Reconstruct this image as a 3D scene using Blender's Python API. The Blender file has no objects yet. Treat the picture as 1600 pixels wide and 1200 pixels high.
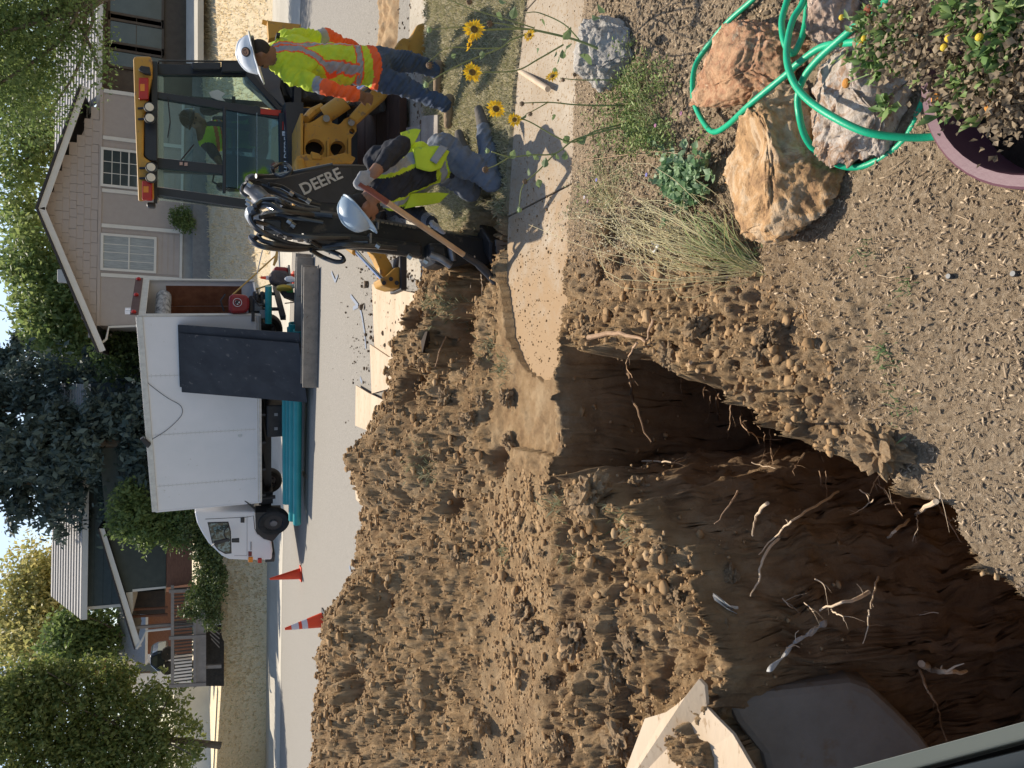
import bpy, bmesh, math, random
import numpy as np
from mathutils import Vector, Matrix, noise as mnoise
random.seed(7); rng = np.random.default_rng(7)
PI = math.pi
scene = bpy.context.scene
COL = scene.collection

# ---------------------------------------------------------------- camera, world, sun, exposure
H = 2.1; TH = math.radians(22.5); RO = .0152; FPX = 1202.0
_s, _c = math.sin(TH), math.cos(TH)
R0 = np.array([1, 0, 0.]); FW = np.array([0, _c, -_s]); DN = np.array([0, -_s, -_c])
CR = R0*math.cos(RO) - DN*math.sin(RO)        # right of the upright view
CD = DN*math.cos(RO) + R0*math.sin(RO)        # down of the upright view
cam = bpy.data.cameras.new('camera'); cam_o = bpy.data.objects.new('camera', cam); COL.objects.link(cam_o)
cam.sensor_width = 36; cam.sensor_fit = 'HORIZONTAL'; cam.lens = 36*FPX/1600
cam.clip_start = .02; cam.clip_end = 600
# the phone was held upright and the picture stored on its side: the top of the place points to the left
mw = Matrix.Identity(4)
for i in range(3):
    mw[i][0] = CD[i]; mw[i][1] = CR[i]; mw[i][2] = -FW[i]
mw[2][3] = H
cam_o.matrix_world = mw
scene.camera = cam_o

SUN_AZ = math.radians(-1); SUN_EL = math.radians(54)
world = bpy.data.worlds.new('World'); scene.world = world; world.use_nodes = True
wn = world.node_tree; wn.nodes.clear()
sky = wn.nodes.new('ShaderNodeTexSky'); sky.sky_type = 'NISHITA'; sky.sun_disc = False
sky.sun_elevation = SUN_EL; sky.sun_rotation = SUN_AZ; sky.altitude = 1600; sky.air_density = 1.2; sky.dust_density = 4.0
bg = wn.nodes.new('ShaderNodeBackground'); bg.inputs[1].default_value = .12
wo = wn.nodes.new('ShaderNodeOutputWorld'); wn.links.new(sky.outputs[0], bg.inputs[0]); wn.links.new(bg.outputs[0], wo.inputs[0])
sl = bpy.data.lights.new('sun', 'SUN'); sl.energy = 4.8; sl.angle = math.radians(.5); sl.color = (1, .91, .78)
so = bpy.data.objects.new('sun', sl); COL.objects.link(so)
tosun = Vector((math.sin(SUN_AZ)*math.cos(SUN_EL), math.cos(SUN_AZ)*math.cos(SUN_EL), math.sin(SUN_EL)))
so.rotation_euler = tosun.to_track_quat('Z', 'Y').to_euler()
scene.view_settings.view_transform = 'Standard'; scene.view_settings.look = 'None'
scene.view_settings.exposure = .4; scene.view_settings.gamma = 1; scene.view_settings.use_curve_mapping = False
scene.cycles.max_bounces = 6; scene.cycles.transparent_max_bounces = 12

# ---------------------------------------------------------------- where a thing seen in the photograph stands
def ray(x, y): return FW + CR*(600-y)/FPX + CD*(x-800)/FPX
def G(x, y, z=0.):
    q = ray(x, y); return Vector(np.array([0, 0, H]) + q*((z-H)/q[2]))
def P(x, y, Y):
    q = ray(x, y); return Vector(np.array([0, 0, H]) + q*(Y/q[1]))
def PLN(x, y, p0, n):
    q = ray(x, y); c0 = np.array([0, 0, H]); n = np.array(n); return Vector(c0 + q*(((np.array(p0)-c0)@n)/(q@n)))
def zs(x, y):
    a = -.891*x + .454*y - 5
    return -.15 - .05*(a if a > 20 else math.log(1+math.exp(a)))
def GS(x, y, dz=0):
    z = -.2
    for i in range(30):
        p = G(x, y, z); z = .5*z + .5*(zs(p[0], p[1])+dz)
    return G(x, y, z)

# ---------------------------------------------------------------- numpy noise
def _h(ix, iy, iz):
    n = (ix*374761393 + iy*668265263 + iz*1274126177) & 0x7fffffff
    n = ((n ^ (n >> 13))*1103515245) & 0x7fffffff
    n = ((n ^ (n >> 11))*12345677) & 0x7fffffff
    return (n & 0xffff)/65535.0
def vnoise(x, y, z=0.0):
    x = np.asarray(x, float); y = np.asarray(y, float); z = np.zeros_like(x)+z
    ix, iy, iz = np.floor(x).astype(np.int64), np.floor(y).astype(np.int64), np.floor(z).astype(np.int64)
    fx, fy, fz = x-ix, y-iy, z-iz
    fx, fy, fz = fx*fx*(3-2*fx), fy*fy*(3-2*fy), fz*fz*(3-2*fz)
    r = 0
    for a in (0, 1):
        for b in (0, 1):
            for c in (0, 1):
                w = (fx if a else 1-fx)*(fy if b else 1-fy)*(fz if c else 1-fz)
                r = r + w*_h(ix+a, iy+b, iz+c)
    return r
def v2(x, y, s=0):
    ix, iy = np.floor(x).astype(np.int64), np.floor(y).astype(np.int64)
    fx, fy = x-ix, y-iy; fx, fy = fx*fx*(3-2*fx), fy*fy*(3-2*fy)
    iz = np.int64(s)
    return ((_h(ix, iy, iz)*(1-fx)+_h(ix+1, iy, iz)*fx)*(1-fy) + (_h(ix, iy+1, iz)*(1-fx)+_h(ix+1, iy+1, iz)*fx)*fy)
def fbm(x, y, o=4, s=0):
    r = 0; a = .5
    for i in range(o):
        r = r + a*(v2(x*2**i+17*i, y*2**i-9*i, s+i)-.5); a *= .5
    return r*2
def lumps(x, y, s=0, keep=1.0):
    # rounded clods: a bump round one jittered point per cell
    ix, iy = np.floor(x).astype(np.int64), np.floor(y).astype(np.int64)
    best = np.zeros_like(x)
    for dx in (-1, 0, 1):
        for dy in (-1, 0, 1):
            cx, cy = ix+dx, iy+dy
            px = cx+_h(cx, cy, np.int64(s)); py = cy+_h(cx, cy, np.int64(s+5)); rr = .25+.45*_h(cx, cy, np.int64(s+9))
            on = _h(cx, cy, np.int64(s+13)) < keep
            d2 = ((x-px)**2+(y-py)**2)/(rr*rr)
            b = np.sqrt(np.clip(1-d2, 0, 1))*rr*on
            best = np.maximum(best, b)
    return best
def smooth(a, b, x):
    t = np.clip((x-a)/(b-a), 0, 1); return t*t*(3-2*t)
def seg_dist(x, y, pts):
    best = np.full_like(x, 1e9)
    for (ax, ay), (bx, by) in zip(pts[:-1], pts[1:]):
        dx, dy = bx-ax, by-ay; L = dx*dx+dy*dy
        t = np.clip(((x-ax)*dx+(y-ay)*dy)/L, 0, 1)
        best = np.minimum(best, np.hypot(x-ax-t*dx, y-ay-t*dy))
    return best
def inside(x, y, poly):
    c = np.zeros(x.shape, bool); n = len(poly)
    for i in range(n):
        (ax, ay), (bx, by) = poly[i], poly[(i+1) % n]
        if ay == by: continue
        c ^= ((ay > y) != (by > y)) & (x < (bx-ax)*(y-ay)/(by-ay)+ax)
    return c

# ---------------------------------------------------------------- materials
def nodes(m):
    m.use_nodes = True; return m.node_tree.nodes, m.node_tree.links
def lin(c): return (c[0], c[1], c[2], 1)
MATS = {}
def pm(name, c1, c2=None, scale=6, rough=.85, bump=0., bscale=40, metal=0., spots=None, sscale=30, sthr=.62, stretch=None, spec=.35, coat=0, detail=5):
    """procedural surface: two colours mixed by noise, optional spots of a third, fine relief"""
    if name in MATS: return MATS[name]
    m = bpy.data.materials.new(name); N, L = nodes(m); b = N['Principled BSDF']
    b.inputs['Roughness'].default_value = rough; b.inputs['Metallic'].default_value = metal
    b.inputs['Specular IOR Level'].default_value = spec; b.inputs['Coat Weight'].default_value = coat
    tc = N.new('ShaderNodeTexCoord'); mp = N.new('ShaderNodeMapping'); L.new(tc.outputs['Object'], mp.inputs[0])
    if stretch: mp.inputs['Scale'].default_value = stretch
    def nz(sc, det=detail):
        n = N.new('ShaderNodeTexNoise'); n.inputs['Scale'].default_value = sc; n.inputs['Detail'].default_value = det
        n.inputs['Roughness'].default_value = .62; L.new(mp.outputs[0], n.inputs['Vector']); return n
    if c2 is None: c2 = tuple(v*.82 for v in c1)
    r = N.new('ShaderNodeValToRGB'); r.color_ramp.elements[0].position = .32; r.color_ramp.elements[1].position = .68
    r.color_ramp.elements[0].color = lin(c1); r.color_ramp.elements[1].color = lin(c2)
    L.new(nz(scale).outputs[0], r.inputs[0]); out = r.outputs[0]
    if spots:
        n = nz(sscale); rr = N.new('ShaderNodeValToRGB'); rr.color_ramp.elements[0].position = sthr; rr.color_ramp.elements[1].position = sthr+.06
        L.new(n.outputs[0], rr.inputs[0]); mx = N.new('ShaderNodeMix'); mx.data_type = 'RGBA'
        L.new(rr.outputs[0], mx.inputs[0]); L.new(out, mx.inputs[6]); mx.inputs[7].default_value = lin(spots); out = mx.outputs[2]
    L.new(out, b.inputs['Base Color'])
    if bump:
        bp = N.new('ShaderNodeBump'); bp.inputs['Strength'].default_value = min(1, bump); bp.inputs['Distance'].default_value = .5/bscale
        L.new(nz(bscale, 6).outputs[0], bp.inputs['Height']); L.new(bp.outputs[0], b.inputs['Normal'])
    MATS[name] = m; return m
def leafm(name, c1, c2, tr=.35, rough=.55):
    if name in MATS: return MATS[name]
    m = bpy.data.materials.new(name); N, L = nodes(m); b = N['Principled BSDF']; out = N['Material Output']
    g = N.new('ShaderNodeNewGeometry'); r = N.new('ShaderNodeValToRGB')
    r.color_ramp.elements[0].color = lin(c1); r.color_ramp.elements[1].color = lin(c2)
    L.new(g.outputs['Random Per Island'], r.inputs[0]); L.new(r.outputs[0], b.inputs['Base Color']); b.inputs['Roughness'].default_value = rough
    t = N.new('ShaderNodeBsdfTranslucent'); L.new(r.outputs[0], t.inputs[0]); mx = N.new('ShaderNodeMixShader'); mx.inputs[0].default_value = tr
    L.new(b.outputs[0], mx.inputs[1]); L.new(t.outputs[0], mx.inputs[2]); L.new(mx.outputs[0], out.inputs[0])
    MATS[name] = m; return m
def glass(name, col=(.75, .85, .82), refl=.12, clear=.75, gc=(1, 1, 1)):
    if name in MATS: return MATS[name]
    m = bpy.data.materials.new(name); N, L = nodes(m); N.remove(N['Principled BSDF']); out = N['Material Output']
    t = N.new('ShaderNodeBsdfTransparent'); t.inputs[0].default_value = lin(tuple(v*clear for v in col))
    g = N.new('ShaderNodeBsdfGlossy'); g.inputs['Roughness'].default_value = .06; g.inputs[0].default_value = lin(gc)
    f = N.new('ShaderNodeFresnel'); f.inputs[0].default_value = 1.5; a = N.new('ShaderNodeMath'); a.operation = 'ADD'; a.inputs[1].default_value = refl; hf = N.new('ShaderNodeMath'); hf.operation = 'MULTIPLY'; hf.inputs[1].default_value = .5; L.new(f.outputs[0], hf.inputs[0])
    L.new(hf.outputs[0], a.inputs[0]); mx = N.new('ShaderNodeMixShader'); L.new(a.outputs[0], mx.inputs[0])
    L.new(t.outputs[0], mx.inputs[1]); L.new(g.outputs[0], mx.inputs[2]); L.new(mx.outputs[0], out.inputs[0])
    MATS[name] = m; return m

# ---------------------------------------------------------------- objects
def tag(o, label=None, cat=None, group=None, kind=None):
    if label: o['label'] = label
    if cat: o['category'] = cat
    if group: o['group'] = group
    if kind: o['kind'] = kind
    return o
def empty(name, loc, label=None, cat=None, group=None, kind=None):
    o = bpy.data.objects.new(name, None); COL.objects.link(o); o.location = loc; o.empty_display_size = .1
    return tag(o, label, cat, group, kind)
def worldloc(o):
    v = Vector(o.location)
    while o.parent: o = o.parent; v += Vector(o.location)
    return v
def link(name, me, mat=None, parent=None, loc=None):
    o = bpy.data.objects.new(name, me); COL.objects.link(o)
    if mat is not None:
        for m in (mat if isinstance(mat, (list, tuple)) else [mat]): me.materials.append(m)
    if parent: o.parent = parent
    if loc is not None: o.location = loc
    return o
def newmesh(name, V, F, mi=None, smooth_=False):
    me = bpy.data.meshes.new(name); me.from_pydata([tuple(v) for v in V], [], F)
    if mi is not None: me.polygons.foreach_set('material_index', mi)
    if smooth_: me.polygons.foreach_set('use_smooth', [True]*len(me.polygons))
    me.update(); return me
def npmesh(name, V, Q, k=4, smooth_=False):
    """fast mesh from arrays: V (n,3), Q (m,k)"""
    me = bpy.data.meshes.new(name); V = np.asarray(V, np.float32); Q = np.asarray(Q, np.int32)
    me.vertices.add(len(V)); me.vertices.foreach_set('co', V.ravel())
    me.loops.add(Q.size); me.loops.foreach_set('vertex_index', Q.ravel())
    me.polygons.add(len(Q)); me.polygons.foreach_set('loop_start', np.arange(len(Q), dtype=np.int32)*k)
    me.polygons.foreach_set('loop_total', np.full(len(Q), k, np.int32))
    if smooth_: me.polygons.foreach_set('use_smooth', np.ones(len(Q), bool))
    me.update(calc_edges=True); return me

class M:
    """collects shapes in world coordinates; build() links ONE mesh object under its parent"""
    def __init__(s): s.V = []; s.F = []; s.I = []; s.mi = 0
    def add(s, V, F):
        n = len(s.V); s.V += [Vector(v) for v in V]; s.F += [tuple(i+n for i in f) for f in F]; s.I += [s.mi]*len(F); return s
    def box(s, c, size, ax=None):
        c = Vector(c); ax = ax or (Vector((1, 0, 0)), Vector((0, 1, 0)), Vector((0, 0, 1)))
        V = [c+ax[0]*(i*size[0]/2)+ax[1]*(j*size[1]/2)+ax[2]*(k*size[2]/2) for i in (-1, 1) for j in (-1, 1) for k in (-1, 1)]
        return s.add(V, [(0, 1, 3, 2), (4, 6, 7, 5), (0, 4, 5, 1), (2, 3, 7, 6), (0, 2, 6, 4), (1, 5, 7, 3)])
    def bb(s, a, b):
        a, b = Vector(a), Vector(b); return s.box((a+b)/2, [abs(v) for v in (b-a)])
    def prism(s, pts, vec):
        pts = [Vector(p) for p in pts]; vec = Vector(vec); n = len(pts)
        nn = Vector((0, 0, 0))
        for i in range(n): nn += pts[i].cross(pts[(i+1) % n])
        if nn.dot(vec) > 0: pts = pts[::-1]
        V = pts+[p+vec for p in pts]
        F = [tuple(range(n)), tuple(range(2*n-1, n-1, -1))]+[((i+1) % n, i, i+n, (i+1) % n+n) for i in range(n)]
        return s.add(V, F)
    def tube(s, pts, r, seg=8, cap=True):
        pts = [Vector(p) for p in pts]; n = len(pts)
        rs = r if isinstance(r, (list, tuple)) else [r]*n
        t0 = (pts[1]-pts[0]).normalized(); up = Vector((0, 0, 1)) if abs(t0.z) < .9 else Vector((1, 0, 0))
        u = t0.cross(up).normalized(); V = []
        for i, p in enumerate(pts):
            t = (pts[min(i+1, n-1)]-pts[max(i-1, 0)])
            t = t.normalized() if t.length > 1e-9 else t0
            u = (u-t*u.dot(t)).normalized(); w = t.cross(u)
            for k in range(seg):
                a = 2*PI*k/seg; V.append(p+(u*math.cos(a)+w*math.sin(a))*rs[i])
        F = [(i*seg+k, i*seg+(k+1) % seg, (i+1)*seg+(k+1) % seg, (i+1)*seg+k) for i in range(n-1) for k in range(seg)]
        if cap: F += [tuple(range(seg-1, -1, -1)), tuple(range((n-1)*seg, n*seg))]
        return s.add(V, F)
    def cyl(s, a, b, r, seg=16, r2=None): return s.tube([a, b], [r, r if r2 is None else r2], seg)
    def lathe(s, c, ax, prof, seg=24, ang=2*PI):
        """prof: (radius, height) along ax from c"""
        c = Vector(c); ax = Vector(ax).normalized(); up = Vector((0, 0, 1)) if abs(ax.z) < .9 else Vector((1, 0, 0))
        u = ax.cross(up).normalized(); w = ax.cross(u); V = []
        for (r, h) in prof:
            for k in range(seg):
                a = ang*k/seg; V.append(c+ax*h+(u*math.cos(a)+w*math.sin(a))*r)
        m = len(prof)
        return s.add(V, [(i*seg+k, i*seg+(k+1) % seg, (i+1)*seg+(k+1) % seg, (i+1)*seg+k) for i in range(m-1) for k in range(seg)])
    def ball(s, c, r, seg=12, rings=8, ax=None):
        c = Vector(c); r = r if isinstance(r, (list, tuple)) else (r, r, r); ax = ax or (Vector((1, 0, 0)), Vector((0, 1, 0)), Vector((0, 0, 1)))
        V = []
        for i in range(rings+1):
            p = PI*i/rings
            for k in range(seg):
                a = 2*PI*k/seg
                V.append(c+ax[0]*(math.sin(p)*math.cos(a)*r[0])+ax[1]*(math.sin(p)*math.sin(a)*r[1])+ax[2]*(math.cos(p)*r[2]))
        return s.add(V, [(i*seg+k, (i+1)*seg+k, (i+1)*seg+(k+1) % seg, i*seg+(k+1) % seg) for i in range(rings) for k in range(seg)])
    def build(s, name, mat, parent=None, bevel=0, smooth_=False, label=None, cat=None, group=None, kind=None, solid=0):
        if parent: off = worldloc(parent)
        else:
            off = sum(s.V, Vector())/len(s.V); off.z = min(v.z for v in s.V)
        me = newmesh(name, [v-off for v in s.V], s.F, s.I, smooth_)
        bm = bmesh.new(); bm.from_mesh(me); bmesh.ops.remove_doubles(bm, verts=bm.verts, dist=1e-5); bmesh.ops.recalc_face_normals(bm, faces=bm.faces)
        bm.to_mesh(me); bm.free()
        o = link(name, me, mat, parent, None if parent else off)
        if bevel:
            b = o.modifiers.new('bevel', 'BEVEL'); b.width = bevel; b.segments = 2; b.limit_method = 'ANGLE'; b.angle_limit = .6
        if smooth_:
            try: me.set_sharp_from_angle(angle=.7)
            except Exception: pass
        return tag(o, label, cat, group, kind)
def quick(fn, name, mat, parent, *a, **k):
    kw = {q: k.pop(q) for q in list(k) if q in ('bevel', 'smooth_', 'label', 'cat', 'group', 'kind')}
    m = M(); getattr(m, fn)(*a, **k); return m.build(name, mat, parent, **kw)
def plate(name, mat, parent, pxs, Y, th, **kw):
    """a solid plate facing the street: its outline at depth Y, thickness th away from the viewer"""
    m = M(); m.prism([P(x, y, Y) for x, y in pxs], (0, th, 0)); return m.build(name, mat, parent, **kw)
def catmull(pts, n=8):
    pts = [Vector(p) for p in pts]; q = [pts[0]*2-pts[1]]+pts+[pts[-1]*2-pts[-2]]; out = []
    for i in range(1, len(q)-2):
        for k in range(n):
            t = k/n; a, b, c, d = q[i-1:i+3]
            out.append(.5*((2*b)+(c-a)*t+(2*a-5*b+4*c-d)*t*t+(3*b-a-3*c+d)*t**3))
    return out+[pts[-1]]
def copy_tree(o, parent=None):
    c = o.copy(); COL.objects.link(c)
    if parent: c.parent = parent
    for ch in list(o.children): copy_tree(ch, c)
    return c
def text_mesh(txt, size, mat, name, origin, ux, uy, parent, ext=.004, bold=0):
    cu = bpy.data.curves.new(name, 'FONT'); cu.body = txt; cu.size = size; cu.extrude = ext; cu.align_x = 'CENTER'; cu.align_y = 'CENTER'; cu.offset = bold
    o = bpy.data.objects.new(name, cu); COL.objects.link(o)
    dg = bpy.context.evaluated_depsgraph_get(); dg.update()
    me = bpy.data.meshes.new_from_object(o.evaluated_get(dg)); bpy.data.objects.remove(o)
    ux = Vector(ux).normalized(); uz = ux.cross(Vector(uy)).normalized(); uy = uz.cross(ux)
    mt = Matrix((ux, uy, uz)).transposed().to_4x4(); off = worldloc(parent) if parent else Vector()
    me.transform(Matrix.Translation(Vector(origin)-off) @ mt)
    me.materials.clear()
    return link(name, me, mat, parent)
# ================================================================ THE GROUND
WALK_FAR = [(-8, 5.3), (-3, 5.22), (-.5, 5.2), (.25, 5.2), (1.17, 5.2), (1.51, 5.16), (2.13, 5.07), (2.68, 4.9), (4, 4.4), (7, 3.0)]
WALK_NEAR = [(-8, 4.2), (-3, 4.15), (-.5, 4.1), (.25, 4.12), (1.17, 4.17), (1.74, 4.14), (2.28, 4.02), (3.5, 3.55), (7, 2.0)]
fx = lambda pts, x: np.interp(x, [p[0] for p in pts], [p[1] for p in pts])
RIM_R = [(.3, 4.12), (.27, 4.05), (.19, 3.37), (.09, 2.93), (.01, 2.58), (-.11, 2.31), (-.2, 2.0), (-.33, 1.79), (-.37, 1.63), (-.49, 1.5), (-.57, 1.38), (-.8, 1.0), (-1.1, .4)]
RIM_B = [(.3, 4.12), (-.62, 4.08)]
RIM_L = [(-.60, 4.08), (-.58, 3.8), (-.57, 3.4), (-.60, 3.1), (-.70, 2.88), (-.95, 2.70), (-1.15, 2.60), (-1.40, 2.76), (-1.62, 2.62), (-1.9, 2.4), (-2.4, 2.0), (-3.0, 1.1), (-3.0, .4)]
TRENCH = RIM_R + RIM_L[::-1]
RIDGE = [(-9, .95), (-3.4, .99), (-2.81, .98), (-2.15, .88), (-1.6, .74), (-1.1, .62), (-.58, .78), (-.3, .66), (-.02, .48), (.3, .38), (.7, .27), (.95, .12), (1.2, 0), (8, 0)]

def terrain(x, y):
    n1 = fbm(x*1.1, y*1.1, 4, 3); n2 = fbm(x*5, y*5, 4, 11); n3 = fbm(x*22, y*22, 3, 23)
    wx = x + .10*fbm(x*2.2, y*2.2, 3, 31) + .05*fbm(x*9, y*9, 3, 33); wy = y + .10*fbm(x*2.2, y*2.2, 3, 41) + .04*fbm(x*9, y*9, 3, 43)
    far, near = fx(WALK_FAR, x), fx(WALK_NEAR, x)
    # base levels: garden, walk bed, verge, street bed
    z = .015 + .02*n1 + .012*n2 + .006*n3
    onwalk = (y > near) & (y < far)
    z = np.where(onwalk, -.05 + .01*n2, z)
    zst = -.15-.05*np.log1p(np.exp(np.clip(-.891*x+.454*y-5, -20, 20)))-.06
    z = z*(1-smooth(7.38, 7.48, y)) + zst*smooth(7.38, 7.48, y)
    # spoil heap between the walk and the street
    rd = np.interp(x + .25*n1, [p[0] for p in RIDGE], [p[1] for p in RIDGE])
    ry = 6.75 + .25*fbm(x*.8, x*0, 2, 5) + .15*np.clip(-x-1, 0, 3)
    dn = (ry-y); prof = np.where(dn > 0, 1-smooth(0, 2.15+.15*np.clip(-x, 0, 3), dn)**.85, 1-smooth(0, .35+rd*1.35, -dn))
    heap = np.clip(rd*prof, 0, None)
    gul = np.clip(fbm(x*1.7+y*1.1, y*.6, 3, 61), -.6, .6)
    heap *= 1 + .22*gul
    loose = smooth(.02, .12, heap)
    # loose soil thrown along both sides of the trench
    din = seg_dist(x, y, RIM_R); left = seg_dist(x, y, RIM_L)
    tr = inside(wx, wy, TRENCH)
    bermR = np.exp(-(np.clip(din-.05, 0, 9)/.5)**2)*smooth(1.45, 2.4, y)*(y < near+.05)*(x > -.6)
    bankL = smooth(.9, .3, x)*(x < -.42)*(y < 4.75)*(y > 2.0)
    bankL = bankL*smooth(-6.5, -3.5, x)
    over = smooth(.35, -.55, x + .45*n1 + .15*n2)*(y > 3.4)*(y < 5.6)      # soil spilled over the walk
    loose = np.maximum(np.maximum(loose, bermR), np.maximum(bankL, over))
    loose = np.maximum(loose, smooth(1.5, 1.1, x)*(y > far)*(y < 7.42))
    heap = np.maximum(heap, .075*over + .02*over*n2)
    z = np.where(onwalk & (over+heap > .04), .02, z)
    z = z + heap + .07*bermR*(1+n1) + .05*bankL*(1+n2)
    # tongue of soil by the broken end of the walk
    z += .10*np.exp(-((x+.62)**2/.10+(y-3.3)**2/.30))
    # clods; the strip over the walk is trodden smooth
    packed = over*smooth(-3.6, -2.4, x)*(1-smooth(.16, .34, heap))*(y < far-.05)*(y > near-.05)
    n3b = fbm(x*22+50, y*22, 3, 27); L1 = lumps(x*2.6+n2*.9, y*2.6+n3*.4, 3, .35)/2.6; L2 = lumps(x*6+n3*.7+n2*.4, y*6+n3b*.7, 4, .5)/6*(.7+1.2*n3b+.6*n3); L3 = lumps(x*14+n3*1.5, y*14+n3b*1.5, 5, .6)/14*(.8+1.3*n3b); L4 = lumps(x*34+n3*2.5, y*34+n3b*2.5, 6, .8)/34
    n4 = fbm(x*60, y*60, 2, 29)
    patch = smooth(-.12, .28, fbm(x*1.3, y*1.3, 3, 91))
    z += loose*(.22*L1*patch + (.05+.30*patch)*L2 + (.08+.30*patch)*L3 + .65*L4 + .05*n2 + .045*n3 + .022*n4 - .05*np.abs(n3b))*(1-.8*packed)
    z += loose*.05*gul*smooth(.05, .4, heap)
    z += (1-loose)*(.18*L4*(y < near) + .05*L3*(y < near))
    # pit on the far side of the walk where the backhoe digs, and small hollows
    def pit(cx, cy, rx, ry_, dep, k=1.6):
        d = np.sqrt(((x-cx)/rx)**2+((y-cy)/ry_)**2)+.45*n2+.25*n3
        return -dep*(1-smooth(.35, 1.05, d))
    z += pit(1.05, 5.72, .58, .42, .95) + pit(.35, 5.9, .34, .42, .45) + pit(-.02, 6.35, .2, .25, .3) + pit(.55, 6.6, .12, .28, .3)
    z += pit(-.55, 5.0, .14, .2, .22) + pit(-1.75, 6.2, .16, .14, .16) + pit(-2.55, 6.55, .2, .2, .2) + pit(-.93, 5.6, .13, .18, .16) + pit(.85, 3.3, .12, .1, .1)
    # the trench
    dR = seg_dist(wx, wy, RIM_R); dB = seg_dist(wx, wy, RIM_B); dL = seg_dist(wx, wy, RIM_L)
    depth = np.minimum(np.minimum(dR*9, dB*7), np.where(x < -1.12, dL*9, dL*(5.5+3*n2)+.02))
    bank = smooth(.0, .55, dL)*.0
    fl = 1.75 + .12*n1 - .08*n2 - .35*smooth(-.9, -2.2, x)
    depth = np.minimum(depth, fl)
    z = np.where(tr, z*np.clip(1-depth*2, 0, 1) - depth + .09*n2 + .05*n3 + .5*L3 + .4*L4 + .015*n4, z)
    mulch = (1-loose)*(y < near)*(1-tr)
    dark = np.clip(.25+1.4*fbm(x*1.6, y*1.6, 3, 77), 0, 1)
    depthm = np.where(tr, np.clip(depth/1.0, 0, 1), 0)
    grass = (1-loose)*(y > far)*(y < 7.45)
    return z, mulch, dark, depthm, grass

NR, NC = 800, 930
yr = .35*np.exp(np.linspace(0, math.log(9.4/.35), NR)); ac = np.concatenate([np.linspace(-1.75, -.64, 60), np.linspace(-.638, .638, 810), np.linspace(.64, 1.75, 60)])
YY, AA = np.meshgrid(yr, ac, indexing='ij'); XX = AA*(YY*.9+1.0)
ZZ, MU, DK, DP, GR = terrain(XX, YY)
_w = np.clip(DP*3, 0, 1); GX_, GY_ = XX.copy(), YY.copy()
for _k, _a in ((3.5, .05), (9, .030), (24, .022)):
    GX_ += _w*_a*(vnoise(XX*_k, YY*_k, ZZ*_k)-.5)*2; GY_ += _w*_a*(vnoise(XX*_k+40, YY*_k, ZZ*_k)-.5)*2
def Z(x, y):
    """height of the finished yard surface"""
    r = np.clip((math.log(max(y, .36)/.35))/math.log(9.4/.35)*(NR-1), 0, NR-1.001); c = min(float(np.interp(x/(y*.9+1), ac, np.arange(NC))), NC-1.001)
    i, j = int(r), int(c); a, b = r-i, c-j
    return float((ZZ[i, j]*(1-b)+ZZ[i, j+1]*b)*(1-a)+(ZZ[i+1, j]*(1-b)+ZZ[i+1, j+1]*b)*a)
def GT(px, py, dz=0):
    """the point of the yard surface seen at a pixel"""
    z = 0.
    for i in range(14):
        p = G(px, py, z); z = .6*z+.4*(Z(p.x, max(.6, p.y))+dz)
    return G(px, py, z)
idx = np.arange(NR*NC).reshape(NR, NC)
Q = np.stack([idx[:-1, :-1], idx[:-1, 1:], idx[1:, 1:], idx[1:, :-1]], -1).reshape(-1, 4)
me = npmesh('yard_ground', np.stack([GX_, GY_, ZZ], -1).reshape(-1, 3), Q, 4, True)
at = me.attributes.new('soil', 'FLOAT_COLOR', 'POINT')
at.data.foreach_set('color', np.stack([MU, DK, DP, GR], -1).reshape(-1).astype(np.float32))

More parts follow.
